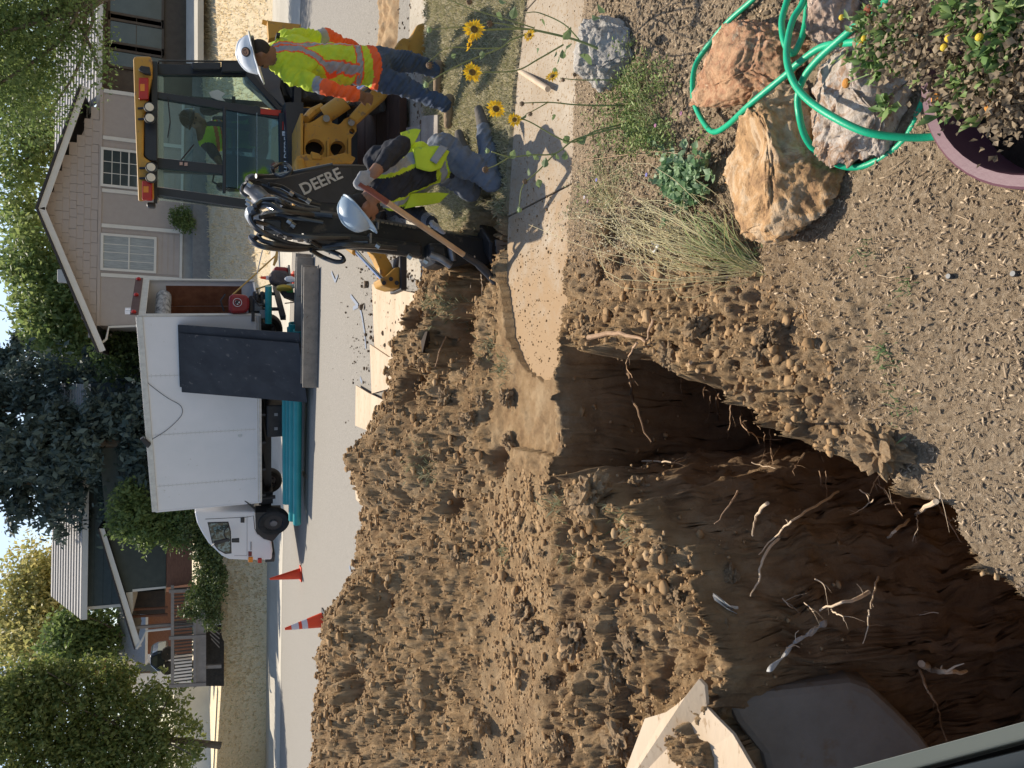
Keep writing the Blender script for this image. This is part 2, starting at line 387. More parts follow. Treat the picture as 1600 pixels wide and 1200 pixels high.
def soil_material():
    m = bpy.data.materials.new('soil'); N, L = nodes(m); b = N['Principled BSDF']; b.inputs['Roughness'].default_value = .95; b.inputs['Specular IOR Level'].default_value = .15
    at = N.new('ShaderNodeAttribute'); at.attribute_name = 'soil'; sp = N.new('ShaderNodeSeparateColor'); L.new(at.outputs['Color'], sp.inputs[0])
    tc = N.new('ShaderNodeTexCoord')
    def nz(sc, det=6, ro=.6):
        n = N.new('ShaderNodeTexNoise'); n.inputs['Scale'].default_value = sc; n.inputs['Detail'].default_value = det; n.inputs['Roughness'].default_value = ro; L.new(tc.outputs['Object'], n.inputs['Vector']); return n.outputs[0]
    def ramp(src, *st):
        r = N.new('ShaderNodeValToRGB'); e = r.color_ramp.elements
        while len(e) < len(st): e.new(.5)
        for q, (p, c) in zip(e, st): q.position = p; q.color = lin(c)
        L.new(src, r.inputs[0]); return r.outputs[0]
    def mix(f, a, c):
        x = N.new('ShaderNodeMix'); x.data_type = 'RGBA'; L.new(f, x.inputs[0]); L.new(a, x.inputs[6]); L.new(c, x.inputs[7]); return x.outputs[2]
    loose = ramp(nz(7), (.3, (.28, .172, .085)), (.5, (.40, .262, .135)), (.7, (.51, .36, .205)))
    damp = ramp(nz(3.2, 8, .7), (.56, (0, 0, 0)), (.66, (.62, .62, .62))); dcol = N.new('ShaderNodeRGB'); dcol.outputs[0].default_value = lin((.17, .105, .058)); loose = mix(damp, loose, dcol.outputs[0])
    wood = ramp(nz(55, 8, .75), (.32, (.18, .125, .080)), (.44, (.34, .250, .158)), (.56, (.44, .335, .22)), (.68, (.62, .50, .36)))
    deep = ramp(nz(9), (.3, (.19, .118, .070)), (.7, (.36, .235, .14)))  # darker soil blended in with trench depth: shade put into the colour
    grs = ramp(nz(30), (.35, (.26, .235, .14)), (.65, (.44, .38, .25)))
    dk = N.new('ShaderNodeMath'); dk.operation = 'MULTIPLY'; dk.inputs[1].default_value = .16; L.new(sp.outputs[1], dk.inputs[0])
    grey = ramp(nz(40), (.3, (.13, .105, .082)), (.7, (.27, .225, .17)))
    c = mix(dk.outputs[0], mix(sp.outputs[0], loose, wood), grey)
    c = mix(at.outputs['Alpha'], c, grs)
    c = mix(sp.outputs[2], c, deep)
    L.new(c, b.inputs['Base Color'])
    bp = N.new('ShaderNodeBump'); bp.inputs['Strength'].default_value = 1.0; bp.inputs['Distance'].default_value = .018; L.new(nz(95, 9, .8), bp.inputs['Height'])
    b2 = N.new('ShaderNodeBump'); b2.inputs['Strength'].default_value = .8; b2.inputs['Distance'].default_value = .02; L.new(nz(24, 6, .65), b2.inputs['Height']); L.new(b2.outputs[0], bp.inputs['Normal'])
    L.new(bp.outputs[0], b.inputs['Normal']); return m
SOIL = soil_material()
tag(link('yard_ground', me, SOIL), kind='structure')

# dirt used for loose clods
DIRT = pm('dirt', (.29, .185, .10), (.46, .33, .195), 9, .95, .9, 60, spec=.12)
DIRTD = pm('dark_dirt', (.16, .115, .075), (.30, .22, .14), 12, .95, .9, 60, spec=.12)
CONC = pm('concrete', (.30, .235, .165), (.43, .365, .28), 1.6, .92, .5, 120, spots=(.30, .215, .13), sscale=38, sthr=.55, spec=.15, detail=8)
_N, _L = nodes(CONC); _b = _N['Principled BSDF']; _src = _b.inputs['Base Color'].links[0].from_socket
_tc = _N.new('ShaderNodeTexCoord'); _sx = _N.new('ShaderNodeSeparateXYZ'); _L.new(_tc.outputs['Object'], _sx.inputs[0])
_mr = _N.new('ShaderNodeMapRange'); _mr.inputs[1].default_value = 1.9; _mr.inputs[2].default_value = -.3; _mr.inputs[3].default_value = .0; _mr.inputs[4].default_value = .62; _L.new(_sx.outputs[0], _mr.inputs[0])
_nz = _N.new('ShaderNodeTexNoise'); _nz.inputs['Scale'].default_value = 5; _nz.inputs['Detail'].default_value = 9; _nz.inputs['Roughness'].default_value = .7; _L.new(_tc.outputs['Object'], _nz.inputs['Vector'])
_ad = _N.new('ShaderNodeMath'); _ad.operation = 'ADD'; _L.new(_mr.outputs[0], _ad.inputs[0]); _L.new(_nz.outputs[0], _ad.inputs[1])
_rp = _N.new('ShaderNodeValToRGB'); _rp.color_ramp.elements[0].position = .62; _rp.color_ramp.elements[1].position = .92; _L.new(_ad.outputs[0], _rp.inputs[0])
_mx = _N.new('ShaderNodeMix'); _mx.data_type = 'RGBA'; _L.new(_rp.outputs[0], _mx.inputs[0]); _L.new(_src, _mx.inputs[6]); _mx.inputs[7].default_value = lin((.345, .235, .135)); _L.new(_mx.outputs[2], _b.inputs['Base Color'])
CONCF = pm('old_concrete', (.44, .40, .33), (.53, .49, .41), 1.2, .9, .3, 60, spots=(.42, .39, .33), sscale=9, spec=.2)

# wide ground sheet out to the horizon, open where the yard is built in detail
gx = sorted(set(list(np.linspace(-240, 240, 49))+[-3.2, 1.9])); gy = sorted(set(list(np.linspace(-20, 320, 35))+[.4, 6.7]))
m = M(); ix = {}
for i in range(len(gx)-1):
    for j in range(len(gy)-1):
        if -3.3 < (gx[i]+gx[i+1])/2 < 2.0 and .35 < (gy[j]+gy[j+1])/2 < 6.8: continue
        f = []
        for (a, b) in ((i, j), (i+1, j), (i+1, j+1), (i, j+1)):
            if (a, b) not in ix:
                x, y = gx[a], gy[b]; ix[(a, b)] = len(m.V)
                m.V.append(Vector((x, y, -.32 if y < 14 else max(zs(x, y), -1.6)-.35)))
            f.append(ix[(a, b)])
        m.F.append(tuple(f)); m.I.append(0)
m.build('ground', pm('dry_ground', (.30, .26, .18), (.38, .33, .23), 3, .95, .4, 30), kind='structure')
# side of the yard below the window, and the bottom of the pit
# street
ASPH = pm('asphalt', (.19, .175, .15), (.33, .305, .265), 45, .92, .8, 220, spots=(.42, .39, .34), sscale=120, sthr=.6, spec=.2, stretch=(1, 1, 1), detail=8)
cy = [-900, -500, -250, -100, 0, 200, 390, 600, 900, 1050, 1200, 1500, 1900]
back = [440, 434, 429, 427, 426, 424.5, 423, 420.5, 417, 416, 415, 413, 411]; gut = [495, 486, 478, 473, 470, 463, 457, 449, 441, 439, 437, 433, 430]
backp = [GS(b, y, .13) for b, y in zip(back, cy)]; gutp = [GS(g, y, .004) for g, y in zip(gut, cy)]
m = M(); nr = 26; V = []
for k, g in enumerate(gutp):
    a = Vector((g.x*.75+1.0, 6.9)) if False else Vector((g.x*.62, 7.46, 0))
    for j in range(nr):
        t = (j/(nr-1))**1.6; x = a.x*(1-t)+g.x*t; y = a.y*(1-t)+g.y*t; V.append((x, y, zs(x, y)))
# refine along the street
def strip(name, rows, mat, kind='structure', **kw):
    m = M(); n = len(rows[0])
    m.add([p for r in rows for p in r], [(i*n+j, (i+1)*n+j, (i+1)*n+j+1, i*n+j+1) for i in range(len(rows)-1) for j in range(n-1)])
    return m.build(name, mat, smooth_=True, kind=kind, **kw)
strip('street', [V[i*nr:(i+1)*nr] for i in range(len(gutp))], ASPH)
rows = []
for g, b in zip(gutp, backp):
    q = g*.45+b*.55; q2 = g*.4+b*.6; q3 = g*.12+b*.88
    rows.append([Vector((g.x, g.y, zs(g.x, g.y)+.006)), Vector((q.x, q.y, zs(q.x, q.y)-.02)), Vector((q2.x, q2.y, zs(q2.x, q2.y)+.115)), Vector((b.x, b.y, zs(b.x, b.y)+.13)), Vector((b.x, b.y+.01, zs(b.x, b.y)-.1))])
strip('kerb', rows, CONCF)
# lawn rising from the far kerb to the houses
LAWN = pm('dry_lawn', (.58, .46, .28), (.78, .64, .44), 16, .95, .9, 30, spots=(.42, .37, .20), sscale=5, sthr=.58, stretch=(1, 2.2, 1), detail=9)
bpx = [292, 292, 294, 297, 300, 314, 320, 324, 345, 347, 338, 335, 335]; by = [33, 33, 33, 33, 33, 33, 33, 33, 36, 37, 38, 40, 44]
lawn_top = [P(b, y, Yd) for b, y, Yd in zip(bpx, cy, by)]
rows = []
for b, t in zip(backp, lawn_top):
    r = []
    b2 = b+Vector((0, .02, -.015))
    for j in range(9):
        q = j/8; e = b2.lerp(t, q); e.z += .10*math.sin(PI*q); r.append(e)
    r += [t+Vector((t.x*.5, 20, .3)), t+Vector((t.x*2, 80, .6)), t+Vector((t.x*5, 250, 1.0))]
    rows.append(r)
strip('lawn', rows, LAWN)
def lawnZ(x, y):
    best = None
    for b, t in zip(backp, lawn_top):
        q = (y-b.y)/(t.y-b.y); xx = b.x+(t.x-b.x)*q; d = abs(xx-x)
        if best is None or d < best[0]: best = (d, b.z+(t.z-b.z)*min(max(q, 0), 1.0))
    return best[1]
# tufts on the far lawn
def blades(name, pts, h, w, mat, lean=.4, parent=None, n=1, **kw):
    V = []; F = []
    for p in pts:
        for _ in range(n):
            a = random.uniform(0, 2*PI); hh = h*random.uniform(.6, 1.3); b = random.uniform(0, 2*PI); l = hh*lean*random.random()
            c = Vector(p)+Vector((random.gauss(0, w*2), random.gauss(0, w*2), 0)); d = Vector((math.cos(a)*w, math.sin(a)*w, 0)); k = len(V)
            V += [c-d, c+d, c+Vector((math.cos(b)*l*.4, math.sin(b)*l*.4, hh*.6))+d*.6, c+Vector((math.cos(b)*l, math.sin(b)*l, hh))]
            F += [(k, k+1, k+2, k+3)]
    off = worldloc(parent) if parent else Vector(V[0]) if V else Vector()
    me = newmesh(name, [v-off for v in V], F)
    o = link(name, me, mat, parent, None if parent else off); return tag(o, **kw)
STRAW = leafm('straw', (.66, .53, .33), (.88, .76, .54), .5); GRASSG = leafm('grass_green', (.10, .16, .05), (.30, .33, .13), .3)
pts = []
for _ in range(15000):
    k = random.uniform(0, 10.99)+1; i = int(k); f = k-i
    if i >= len(backp)-1: continue
    b = backp[i].lerp(backp[i+1], f); t = lawn_top[i].lerp(lawn_top[i+1], f); q = random.random()**.8
    e = b.lerp(t, q*.97+.01); e.z += .10*math.sin(PI*q)-.02; pts.append(e)
blades('dry_grass', pts, .13, .02, STRAW, .8, n=2, kind='stuff', label='dry straw grass covering the lawns across the street', cat='grass')

# the near walk in slabs with open joints
walk = empty('sidewalk', (0, 4.6, 0), kind='structure')
xs = [-7.6, -6.1, -4.6, -3.1, -1.6, -.75, .02, .96, 1.52, 2.06, 3.1, 4.3, 5.6]
joints = [-7.6, -6.1, -4.6, -3.1, -1.7, -.62, 1.22, 2.6, 4.0, 5.6]
for a, b in zip(joints[:-1], joints[1:]):
    m = M(); g = .006; n = 12; up = []; lo = []
    for k in range(n+1):
        x = a+g+(b-a-2*g)*k/n
        nb = fx(WALK_NEAR, x)
        if a < 1 < b+1 and x < .9: nb += .012*mnoise.noise((x*9, 0, 0))
        if a == -1.7: nb += .12*smooth(-.62, -1.1, x)+.05*mnoise.noise((x*14, 2, 0))
        up.append(Vector((x, fx(WALK_FAR, x), 0))); lo.append(Vector((x, float(nb), 0)))
    m.prism(up+lo[::-1], (0, 0, -.11)); m.build('concrete_slab', CONC, walk, bevel=.006)
# street-side gutter pan and verge kerb at the near side
m = M(); m.add([(.9, 7.47, -.142), (9.5, 7.0, -.142), (9.5, 8.5, -.142), (1.3, 8.75, -.142)], [(0, 1, 2, 3)])
m.build('gutter_pan', pm('gutter_concrete', (.36, .32, .25), (.46, .41, .33), 3, .9, .4, 60, spots=(.27, .20, .125), sscale=22, sthr=.57), kind='structure')
m = M(); m.prism([(1.0, 7.36, .012), (9.5, 6.95, .012), (9.5, 7.1, .012), (1.0, 7.5, .012)], (0, 0, -.16)); m.build('near_kerb', CONCF, kind='structure', bevel=.02)
# ================================================================ TREES
BARK = pm('bark', (.10, .075, .055), (.20, .16, .12), 14, .95, .9, 30, stretch=(1, 1, .25))
def leaf_cloud(lobes, n, size, clump=12, spread=.35, flat=1.0, droop=0):
    """leaf-sized faces in clumps through the volume of the lobes"""
    vol = np.array([r[0]*r[1]*r[2] for c, r in lobes]); pick = rng.choice(len(lobes), n//clump, p=vol/vol.sum())
    C = np.array([tuple(lobes[i][0]) for i in pick]); R = np.array([lobes[i][1] for i in pick])
    d = rng.normal(size=C.shape); d /= np.linalg.norm(d, axis=1)[:, None]
    rad = rng.random(len(C))**.42
    K = C + d*R*rad[:, None]
    c = np.repeat(K, clump, 0); c = c + rng.normal(size=c.shape)*spread*np.array([1, 1, .7*flat])
    if droop: c[:, 2] -= droop*rng.random(len(c))**2
    m = len(c); a = rng.normal(size=(m, 3)); a /= np.linalg.norm(a, axis=1)[:, None]
    b = np.cross(a, rng.normal(size=(m, 3))); b /= np.linalg.norm(b, axis=1)[:, None]
    s = size*(.6+.8*rng.random((m, 1))); L = a*s; W = b*s*.5
    V = np.stack([c-L, c+W, c+L, c-W], 1).reshape(-1, 3); Q = np.arange(4*m).reshape(-1, 4)
    return V, Q
def tree(name, label, base, top, lobes, n, size, mat, tr=.2, limbs=6, clump=12, spread=.35, cat='tree', group=None, droop=0, limb_r=.3):
    base, top = Vector(base), Vector(top)
    t = empty(name, base, label, cat, group)
    m = M(); mid = base.lerp(top, .5)+Vector((random.uniform(-.2, .2), 0, 0))
    m.tube(catmull([base, mid, top], 6), [tr*(1-.7*i/12) for i in range(13)], 10); m.build('trunk', BARK, t, smooth_=True)
    V, Q = leaf_cloud(lobes, n, size, clump, spread, droop=droop)
    me = npmesh('crown', V-np.array(base), Q); link('crown', me, mat, t)
    for i in range(limbs):
        c, r = lobes[i % len(lobes)]; c = Vector(c); a = base.lerp(top, random.uniform(.45, .95))
        e = c+Vector((random.uniform(-.6, .6)*r[0], random.uniform(-.6, .6)*r[1], random.uniform(-.3, .6)*r[2])); md = a.lerp(e, .5)+Vector((0, 0, -.1*(e-a).length*random.random()))
        m = M(); pp = catmull([a, md, e], 6); m.tube(pp, [tr*limb_r*(1-.85*k/12)+.012 for k in range(13)], 6); m.build('limb', BARK, t, smooth_=True)
    return t
def lobes_px(spec):
    """(px, py, Y, radius along the picture's height, radius across, depth radius) in metres"""
    return [(tuple(P(x, y, Y)), (rx, ry, rz)) for (x, y, Y, rx, ry, rz) in spec]
LG = leafm('leaf_green', (.10, .16, .045), (.22, .28, .09), .5); LL = leafm('leaf_light', (.16, .235, .07), (.32, .37, .13), .5)
LY = leafm('leaf_yellow', (.28, .30, .10), (.55, .48, .19), .5); LD = leafm('leaf_dark', (.05, .09, .03), (.13, .18, .06), .4)
LS = leafm('needle_blue', (.035, .062, .055), (.115, .15, .125), .22, .7)
tree('honey_locust', 'large feathery locust whose branches hang over the front of the taupe house', P(330, -40, 25), P(40, 30, 25),
     lobes_px([(20, 30, 25, 2.0, 1.6, 1.5), (60, 90, 25, 1.6, 1.3, 1.2), (-30, 120, 25, 2.0, 1.5, 1.6), (100, 20, 24.5, 1.3, 1.2, .9), (70, -60, 25, 2, 1.5, 1.6), (130, 75, 24.5, .9, .8, .65), (60, 170, 26, 1.0, 1.2, .7), (155, 120, 24.5, .55, .5, .45), (-80, 20, 25, 2.4, 2, 1.6)]),
     24000, .062, LG, .22, 14, 14, .2, droop=.25)
tree('leafy_tree', 'pale green broad tree rising behind the peak of the taupe house', P(150, 240, 46), P(20, 220, 46),
     lobes_px([(60, 240, 46, 2.2, 2, 1.9), (10, 280, 46, 1.8, 2, 2.0), (20, 170, 46, 2.6, 2, 2.2), (90, 190, 44, 1.4, 1.5, 1.2), (30, 60, 48, 4, 2, 3)]), 11000, .15, LL, .28, 8, 12, .38)
tree('leafy_tree', 'rounded green tree with open sky above it, behind the far rake of the taupe house', P(165, 440, 44), P(50, 430, 44),
     lobes_px([(55, 400, 44, 2.0, 2, 1.6), (75, 470, 44, 2.2, 2, 1.6), (105, 520, 44, 1.9, 2, 1.5), (40, 345, 45, 1.3, 1.6, 1.2), (115, 450, 43, 2.2, 1.5, 1.2), (50, 500, 44, 1.0, 1.0, .8), (20, 420, 44, .8, .8, .7), (140, 545, 43, 1.5, 1.2, 1.2)]), 15000, .14, LL, .28, 9, 12, .36)
tree('leafy_tree', 'dark rounded tree beside the downspout at the end of the taupe house', P(300, 545, 37), P(190, 540, 37),
     lobes_px([(195, 535, 37, .9, 1, .9), (230, 560, 37, 1.2, 1, 1.2), (175, 560, 37, 1.0, 1, .8), (270, 560, 37, 1.2, 1, 1)]), 5000, .10, LD, .15, 4, 12, .22)
def spruce(label, base, height, r, n, lean=0, lo=.03):
    base = Vector(base); t = empty('blue_spruce', base, label, 'spruce', 'dark blue spruces beyond the box truck')
    m = M(); m.tube([base, base+Vector((lean, 0, height))], [.28, .03], 8); m.build('trunk', BARK, t)
    V = []; L = []; nb = n//190
    for i in range(nb):
        h = lo+(1-lo)*rng.random()**1.15; rr = r*(1-h)**.75*(.65+.5*rng.random()); a = rng.random()*2*PI
        z0 = height*h; tt = rng.random(190)**.6; k = rng.normal(size=(190, 3))*np.array([.17, .17, .13])*(.5+tt[:, None])
        px = np.cos(a+k[:, 0]*.35)*rr*tt; py = np.sin(a+k[:, 0]*.35)*rr*tt
        pz = z0-rr*.42*tt+rr*.20*tt**3
        c = np.stack([px+lean*h, py, pz], 1)+k+np.array([0, 0, -.1])*rng.random((190, 1)); V.append(c)
        if i % 3 == 0: L.append((z0, rr, a))
    c = np.concatenate(V); m_ = len(c); a = rng.normal(size=(m_, 3)); a[:, 2] -= .5; a /= np.linalg.norm(a, axis=1)[:, None]
    b = np.cross(a, rng.normal(size=(m_, 3))); b /= np.linalg.norm(b, axis=1)[:, None]; s = .15*(.5+rng.random((m_, 1)))
    VV = np.stack([c-a*s, c+b*s*.45, c+a*s, c-b*s*.45], 1).reshape(-1, 3)
    link('crown', npmesh('crown', VV, np.arange(4*m_).reshape(-1, 4)), LS, t)
    mm = M()
    for z0, rr, a in L:
        o = base+Vector((lean*z0/height, 0, z0)); mm.tube([o, o+Vector((math.cos(a)*rr*.5, math.sin(a)*rr*.5, -rr*.2)), o+Vector((math.cos(a)*rr*.95, math.sin(a)*rr*.95, -rr*.28))], [.045, .03, .01], 5)
    mm.build('limb', BARK, t)
spruce('tall dark spruce directly above the middle of the truck box', P(335, 640, 40), 15, 4.3, 38000)
spruce('second dark spruce standing behind the cab end of the box truck', P(335, 745, 38), 14, 3.9, 34000)
spruce('low full spruce filling the gap beside the roof of the dark blue house', P(330, 690, 35), 10, 3.6, 26000)
spruce('slimmer dark spruce close to the end of the taupe house roof', P(330, 560, 47), 14.5, 3.0, 22000)
spruce('distant dark spruce standing between the deck and the autumn maple', P(320, 1035, 62), 15, 4.2, 12000)
tree('leafy_tree', 'leafy green tree whose low boughs reach over the truck cab', P(330, 812, 33), P(215, 800, 33),
     lobes_px([(205, 800, 33, 1.1, 1, .9), (225, 830, 32.5, .75, .8, .6), (255, 815, 33, .8, .8, .8), (280, 805, 32.5, .7, .6, .7), (275, 845, 32.5, .4, .5, .5)]), 8000, .085, LG, .12, 5, 12, .16)
tree('autumn_tree', 'sunlit yellow-green tree behind the roof of the dark blue house', P(200, 930, 60), P(50, 930, 60),
     lobes_px([(45, 900, 60, 2.4, 2, 2), (30, 960, 60, 2.6, 2, 2), (75, 990, 58, 2.6, 2, 2.2), (50, 1020, 60, 2, 2, 2), (90, 920, 60, 2.8, 2, 1.8), (15, 1000, 60, 1.5, 2, 1)]), 13000, .17, LY, .25, 9, 12, .42)
tree('leafy_tree', 'green tree beside the gable end of the dark blue house', P(230, 990, 50), P(130, 990, 50),
     lobes_px([(140, 975, 50, 1.8, 1.6, 1.6), (150, 1010, 50, 1.7, 1.6, 1.4), (120, 990, 50, 1.6, 1.6, 1.4), (95, 1005, 50, 1.5, 1.5, 1.3)]), 7000, .15, LG, .2, 5, 12, .3)
tree('maple_tree', 'full maple with glossy leaves nearest the deck of the dark blue house', P(345, 1165, 37), P(120, 1140, 37),
     lobes_px([(15, 1085, 37, 1.6, 1.3, 1.5), (70, 1062, 37, 1.1, 1.2, 1.0), (225, 1195, 36, 1.3, 1.2, 1.2), (120, 1055, 37, .8, 1, .7), (245, 1075, 36, .7, .8, .6), (300, 1175, 35, .5, .8, .5), (60, 1120, 37, 2.12415, 1.7325, 1.98254), (130, 1090, 37, 1.69932, 1.5015, 1.69932), (180, 1080, 37, 1.4161, 1.2705, 1.27449), (100, 1180, 37, 2.40737, 1.7325, 2.12415), (180, 1150, 37, 2.26576, 1.7325, 1.98254), (240, 1120, 36.5, 1.55771, 1.155, 1.27449), (260, 1180, 37, 1.98254, 1.5015, 1.55771), (10, 1160, 37, 2.26576, 1.7325, 1.98254), (150, 1220, 37, 2.40737, 1.7325, 2.12415), (275, 1090, 36, 0.778855, 0.5775, 0.70805), (295, 1130, 36, 0.84966, 0.5775, 0.495635), (30, 1080, 37, 1.4161, 1.2705, 1.13288), (200, 1052, 37, 0.70805, 0.5775, 0.56644)]),
     40000, .10, leafm('leaf_maple', (.10, .15, .035), (.30, .32, .10), .5), .16, 16, 10, .15)
tree('orange_bush', 'small tree with rusty orange leaves beside the white house', P(235, 1050, 48), P(170, 1052, 48),
     lobes_px([(165, 1052, 48, .55, .5, .55), (185, 1058, 48, .5, .5, .5)]), 1400, .11, leafm('leaf_rust', (.25, .08, .03), (.42, .17, .05), .4), .06, 3, 10, .14, cat='shrub')
def shrub(label, lobes, n, size, mat, name='shrub', group=None):
    c = sum((Vector(l[0]) for l in lobes), Vector())/len(lobes); c.z = min(l[0][2]-l[1][2] for l in lobes)
    t = empty(name, c, label, 'shrub', group); V, Q = leaf_cloud(lobes, n, size, 10, .09)
    link('foliage', npmesh('foliage', V-np.array(c), Q), mat, t)
    for i in range(5):
        a = i*1.3; m = M(); l = Vector(lobes[i % len(lobes)][0]); m.tube([c, c.lerp(l, .6)+Vector((math.cos(a)*.1, 0, 0)), l], [.03, .02, .008], 5); m.build('stem', BARK, t)
    return t
shrub('dense evergreen juniper in front of the brown skirting of the dark blue house', lobes_px([(318, 850, 31.5, .8, .6, .5), (325, 890, 31.5, .8, .6, .55), (315, 930, 31.5, .6, .6, .55), (340, 910, 31, .8, .5, .35), (330, 965, 31.5, .5, .5, .4), (305, 825, 31.5, .5, .5, .6), (340, 850, 31, .6, .5, .4), (300, 955, 31.8, .3, .4, .5)]), 14000, .055, leafm('leaf_juniper', (.05, .085, .022), (.14, .17, .05), .25))
shrub('small clipped green shrub against the taupe house wall', lobes_px([(283, 338, 32.3, .38, .3, .38), (290, 350, 32.3, .3, .3, .35), (278, 345, 32.3, .2, .2, .3)]), 2200, .05, LG)

# ================================================================ HOUSES
TAUPE = pm('taupe_siding', (.385, .325, .29), (.42, .355, .315), 3, .85, .15, 60); TAUPED = pm('taupe_stucco', (.36, .305, .275), (.39, .335, .30), 5, .9, .4, 90)
TRIM = pm('cream_trim', (.60, .56, .50), (.66, .62, .56), 2, .7); DARKGL = pm('window_glass', (.035, .045, .05), (.06, .07, .075), 2, .08, spec=.6)
ROOFL = pm('light_shingles', (.36, .34, .32), (.50, .475, .45), 9, .9, .6, 40, stretch=(1, 1, 4)); ROOFD = pm('roof_edge_dark', (.05, .045, .045), None, 5, .8)
BROWN = pm('brown_wall', (.10, .075, .058), (.13, .10, .075), 4, .9); FOUND = pm('foundation_grey', (.30, .28, .26), (.36, .34, .31), 4, .95, .3, 40)
YH = 33.0
def windowpx(parent, x0, x1, y0, y1, Y, frame, mid=None, muntins=(0, 0), curtain=None, fw=.09):
    """a window between picture rows x0..x1 (top..sill) and columns y0..y1"""
    a, b = P(x0, y1, Y), P(x1, y0, Y); zt, zb, xl, xr = a.z, b.z, a.x, b.x
    m = M(); y0_, y1_ = Y-.07, Y+.02
    for q in ((xl, xl+fw, zb, zt), (xr-fw, xr, zb, zt)): m.bb((q[0], y0_, q[2]), (q[1], y1_, q[3]))
    for q in ((xl+fw, xr-fw, zt-fw, zt), (xl+fw, xr-fw, zb, zb+fw)): m.bb((q[0], y0_, q[2]), (q[1], y1_, q[3]))
    w = m.build('window', frame, parent, bevel=.008)
    m = M(); m.bb((xl+fw, Y-.02, zb+fw), (xr-fw, Y-.012, zt-fw)); m.build('pane', DARKGL if not curtain else curtain[0], w)
    if mid is not None:
        mm = xl+(xr-xl)*mid
        if curtain:
            pass
    m = M(); n = 0
    if mid is not None: zz = zt+(zb-zt)*mid; m.bb((xl+fw, Y-.05, zz-.025), (xr-fw, Y-.022, zz+.025)); n = 1
    for i in range(1, muntins[0]+1): zz = zt-fw+(zb-zt+2*fw)*i/(muntins[0]+1); m.bb((xl+fw, Y-.032, zz-.012), (xr-fw, Y-.0205, zz+.012)); n = 1
    for i in range(1, muntins[1]+1): xx = xl+fw+(xr-xl-2*fw)*i/(muntins[1]+1); m.bb((xx-.012, Y-.033, zb+fw), (xx+.012, Y-.0215, zt-fw)); n = 1
    if n: m.build('muntin', frame, w)
    return w
h = empty('gable_house', P(300, 330, YH), 'low taupe house with a wide shingled gable and cream trim across the street', 'house')
zband = P(154, 330, YH).z; zbase = P(286, 330, YH).z; xl = P(200, 510, YH).x; xr = P(150, 138, YH).x; apex = P(64, 330, YH); el = P(158, 551, YH); er = P(131, 141, YH)
m = M(); m.bb((xl, YH, zbase), (xr, YH+9, zband)); m.build('wall', TAUPED, h)
m = M(); m.bb((xl+.05, YH+.03, zbase-1.2), (xr-.05, YH+8.9, zbase-.002)); m.build('foundation', FOUND, h)
# gable wall, then its rows of shingles, each one a piece
m = M(); m.prism([(el.x+.25, YH+.02, zband+.002), (er.x-.2, YH+.02, zband+.002), (apex.x, YH+.02, apex.z-.06)], (0, .12, 0)); m.build('gable_wall', TAUPED, h)
slope = (apex.z-zband)/(apex.x-el.x); slr = (apex.z-zband)/(er.x-apex.x)
def sh_mesh(w, hh):
    me = newmesh('shingle', [(0, 0, 0), (w, 0, 0), (w, .03, hh), (0, .03, hh), (0, -.03, 0), (w, -.03, 0), (w, .0, hh), (0, .0, hh)], [(4, 5, 6, 7), (0, 1, 5, 4), (0, 4, 7, 3), (1, 2, 6, 5)]); me.materials.append(TAUPE); return me
shm = [sh_mesh(w, .27) for w in (.30, .36, .42, .48)]
z = zband+.02; hl = Vector(h.location)
while z < apex.z-.25:
    x = el.x+(z-zband)/slope+.45+random.random()*.2; xe = er.x-(z-zband)/slr-.30
    while x < xe-.3:
        k = random.randrange(4); o = link('shingle', shm[k], None, h, Vector((x, YH-.012-random.random()*.006, z+random.uniform(-.012, .012)))-hl); x += (.30, .36, .42, .48)[k]+.014
    z += .235
m = M(); m.bb((xl-.02, YH-.05, zband-.10), (xr+.02, YH-.002, zband+.01)); m.build('band_board', TAUPE, h)
def board_dir(a, b, w, th, dy):
    a, b = Vector(a), Vector(b); d = (b-a).normalized(); n = Vector((0, 1, 0)).cross(d).normalized()
    if n.z > 0: n = -n
    return [a, b, b+n*w, a+n*w]
for a, b in ((el, apex), (apex, er)):
    m = M(); m.prism([v+Vector((0, -.55, 0)) for v in board_dir(a, b, .22, 0, 0)], (0, .05, 0)); m.build('rake_board', TRIM, h, bevel=.01)
    m = M(); n = Vector((0, 0, .035)); m.prism([a+Vector((0, -.62, .01)), b+Vector((0, -.62, .01)), b+Vector((0, -.62, .09)), a+Vector((0, -.62, .09))], (0, 10, 0)); m.build('roof', ROOFD, h)
    m = M(); m.prism([v+Vector((0, -.5, -.02)) for v in board_dir(a, b, .05, 0, 0)], (0, .48, 0)); m.build('soffit', TAUPE, h)
for y in (150, 222, 303, 357, 433):
    x = P(220, y, YH).x; m = M(); m.bb((x-.07, YH-.045, zbase+.1), (x+.07, YH-.002, zband-.11)); m.build('trim_board', TRIM, h, bevel=.006)
m = M(); m.bb((xl, YH-.04, zbase), (xr, YH-.003, zbase+.10)); m.build('trim_board', TRIM, h)
for (ya, yb) in ((430, 360), (300, 226)):
    xa, xb = P(220, ya, YH).x+.08, P(220, yb, YH).x-.08; n = 13
    for i in range(n):
        z0 = zbase+.11+(zband-zbase-.23)*i/n; z1 = zbase+.11+(zband-zbase-.23)*(i+1)/n
        m = M(); m.prism([(xa, YH-.034, z0), (xa, YH-.002, z0), (xa, YH-.002, z1), (xa, YH-.012, z1)], (xb-xa, 0, 0)); m.build('clapboard', TAUPE, h)
CURT = pm('curtain_behind_glass', (.22, .23, .23), (.36, .37, .36), 3, .25, stretch=(9, 1, 1))
windowpx(h, 157, 245, 371, 422, YH-.035, TRIM, mid=.5, curtain=(CURT,), muntins=(0, 3))
windowpx(h, 157, 245, 240, 291, YH-.035, TRIM, mid=.5, muntins=(5, 2))
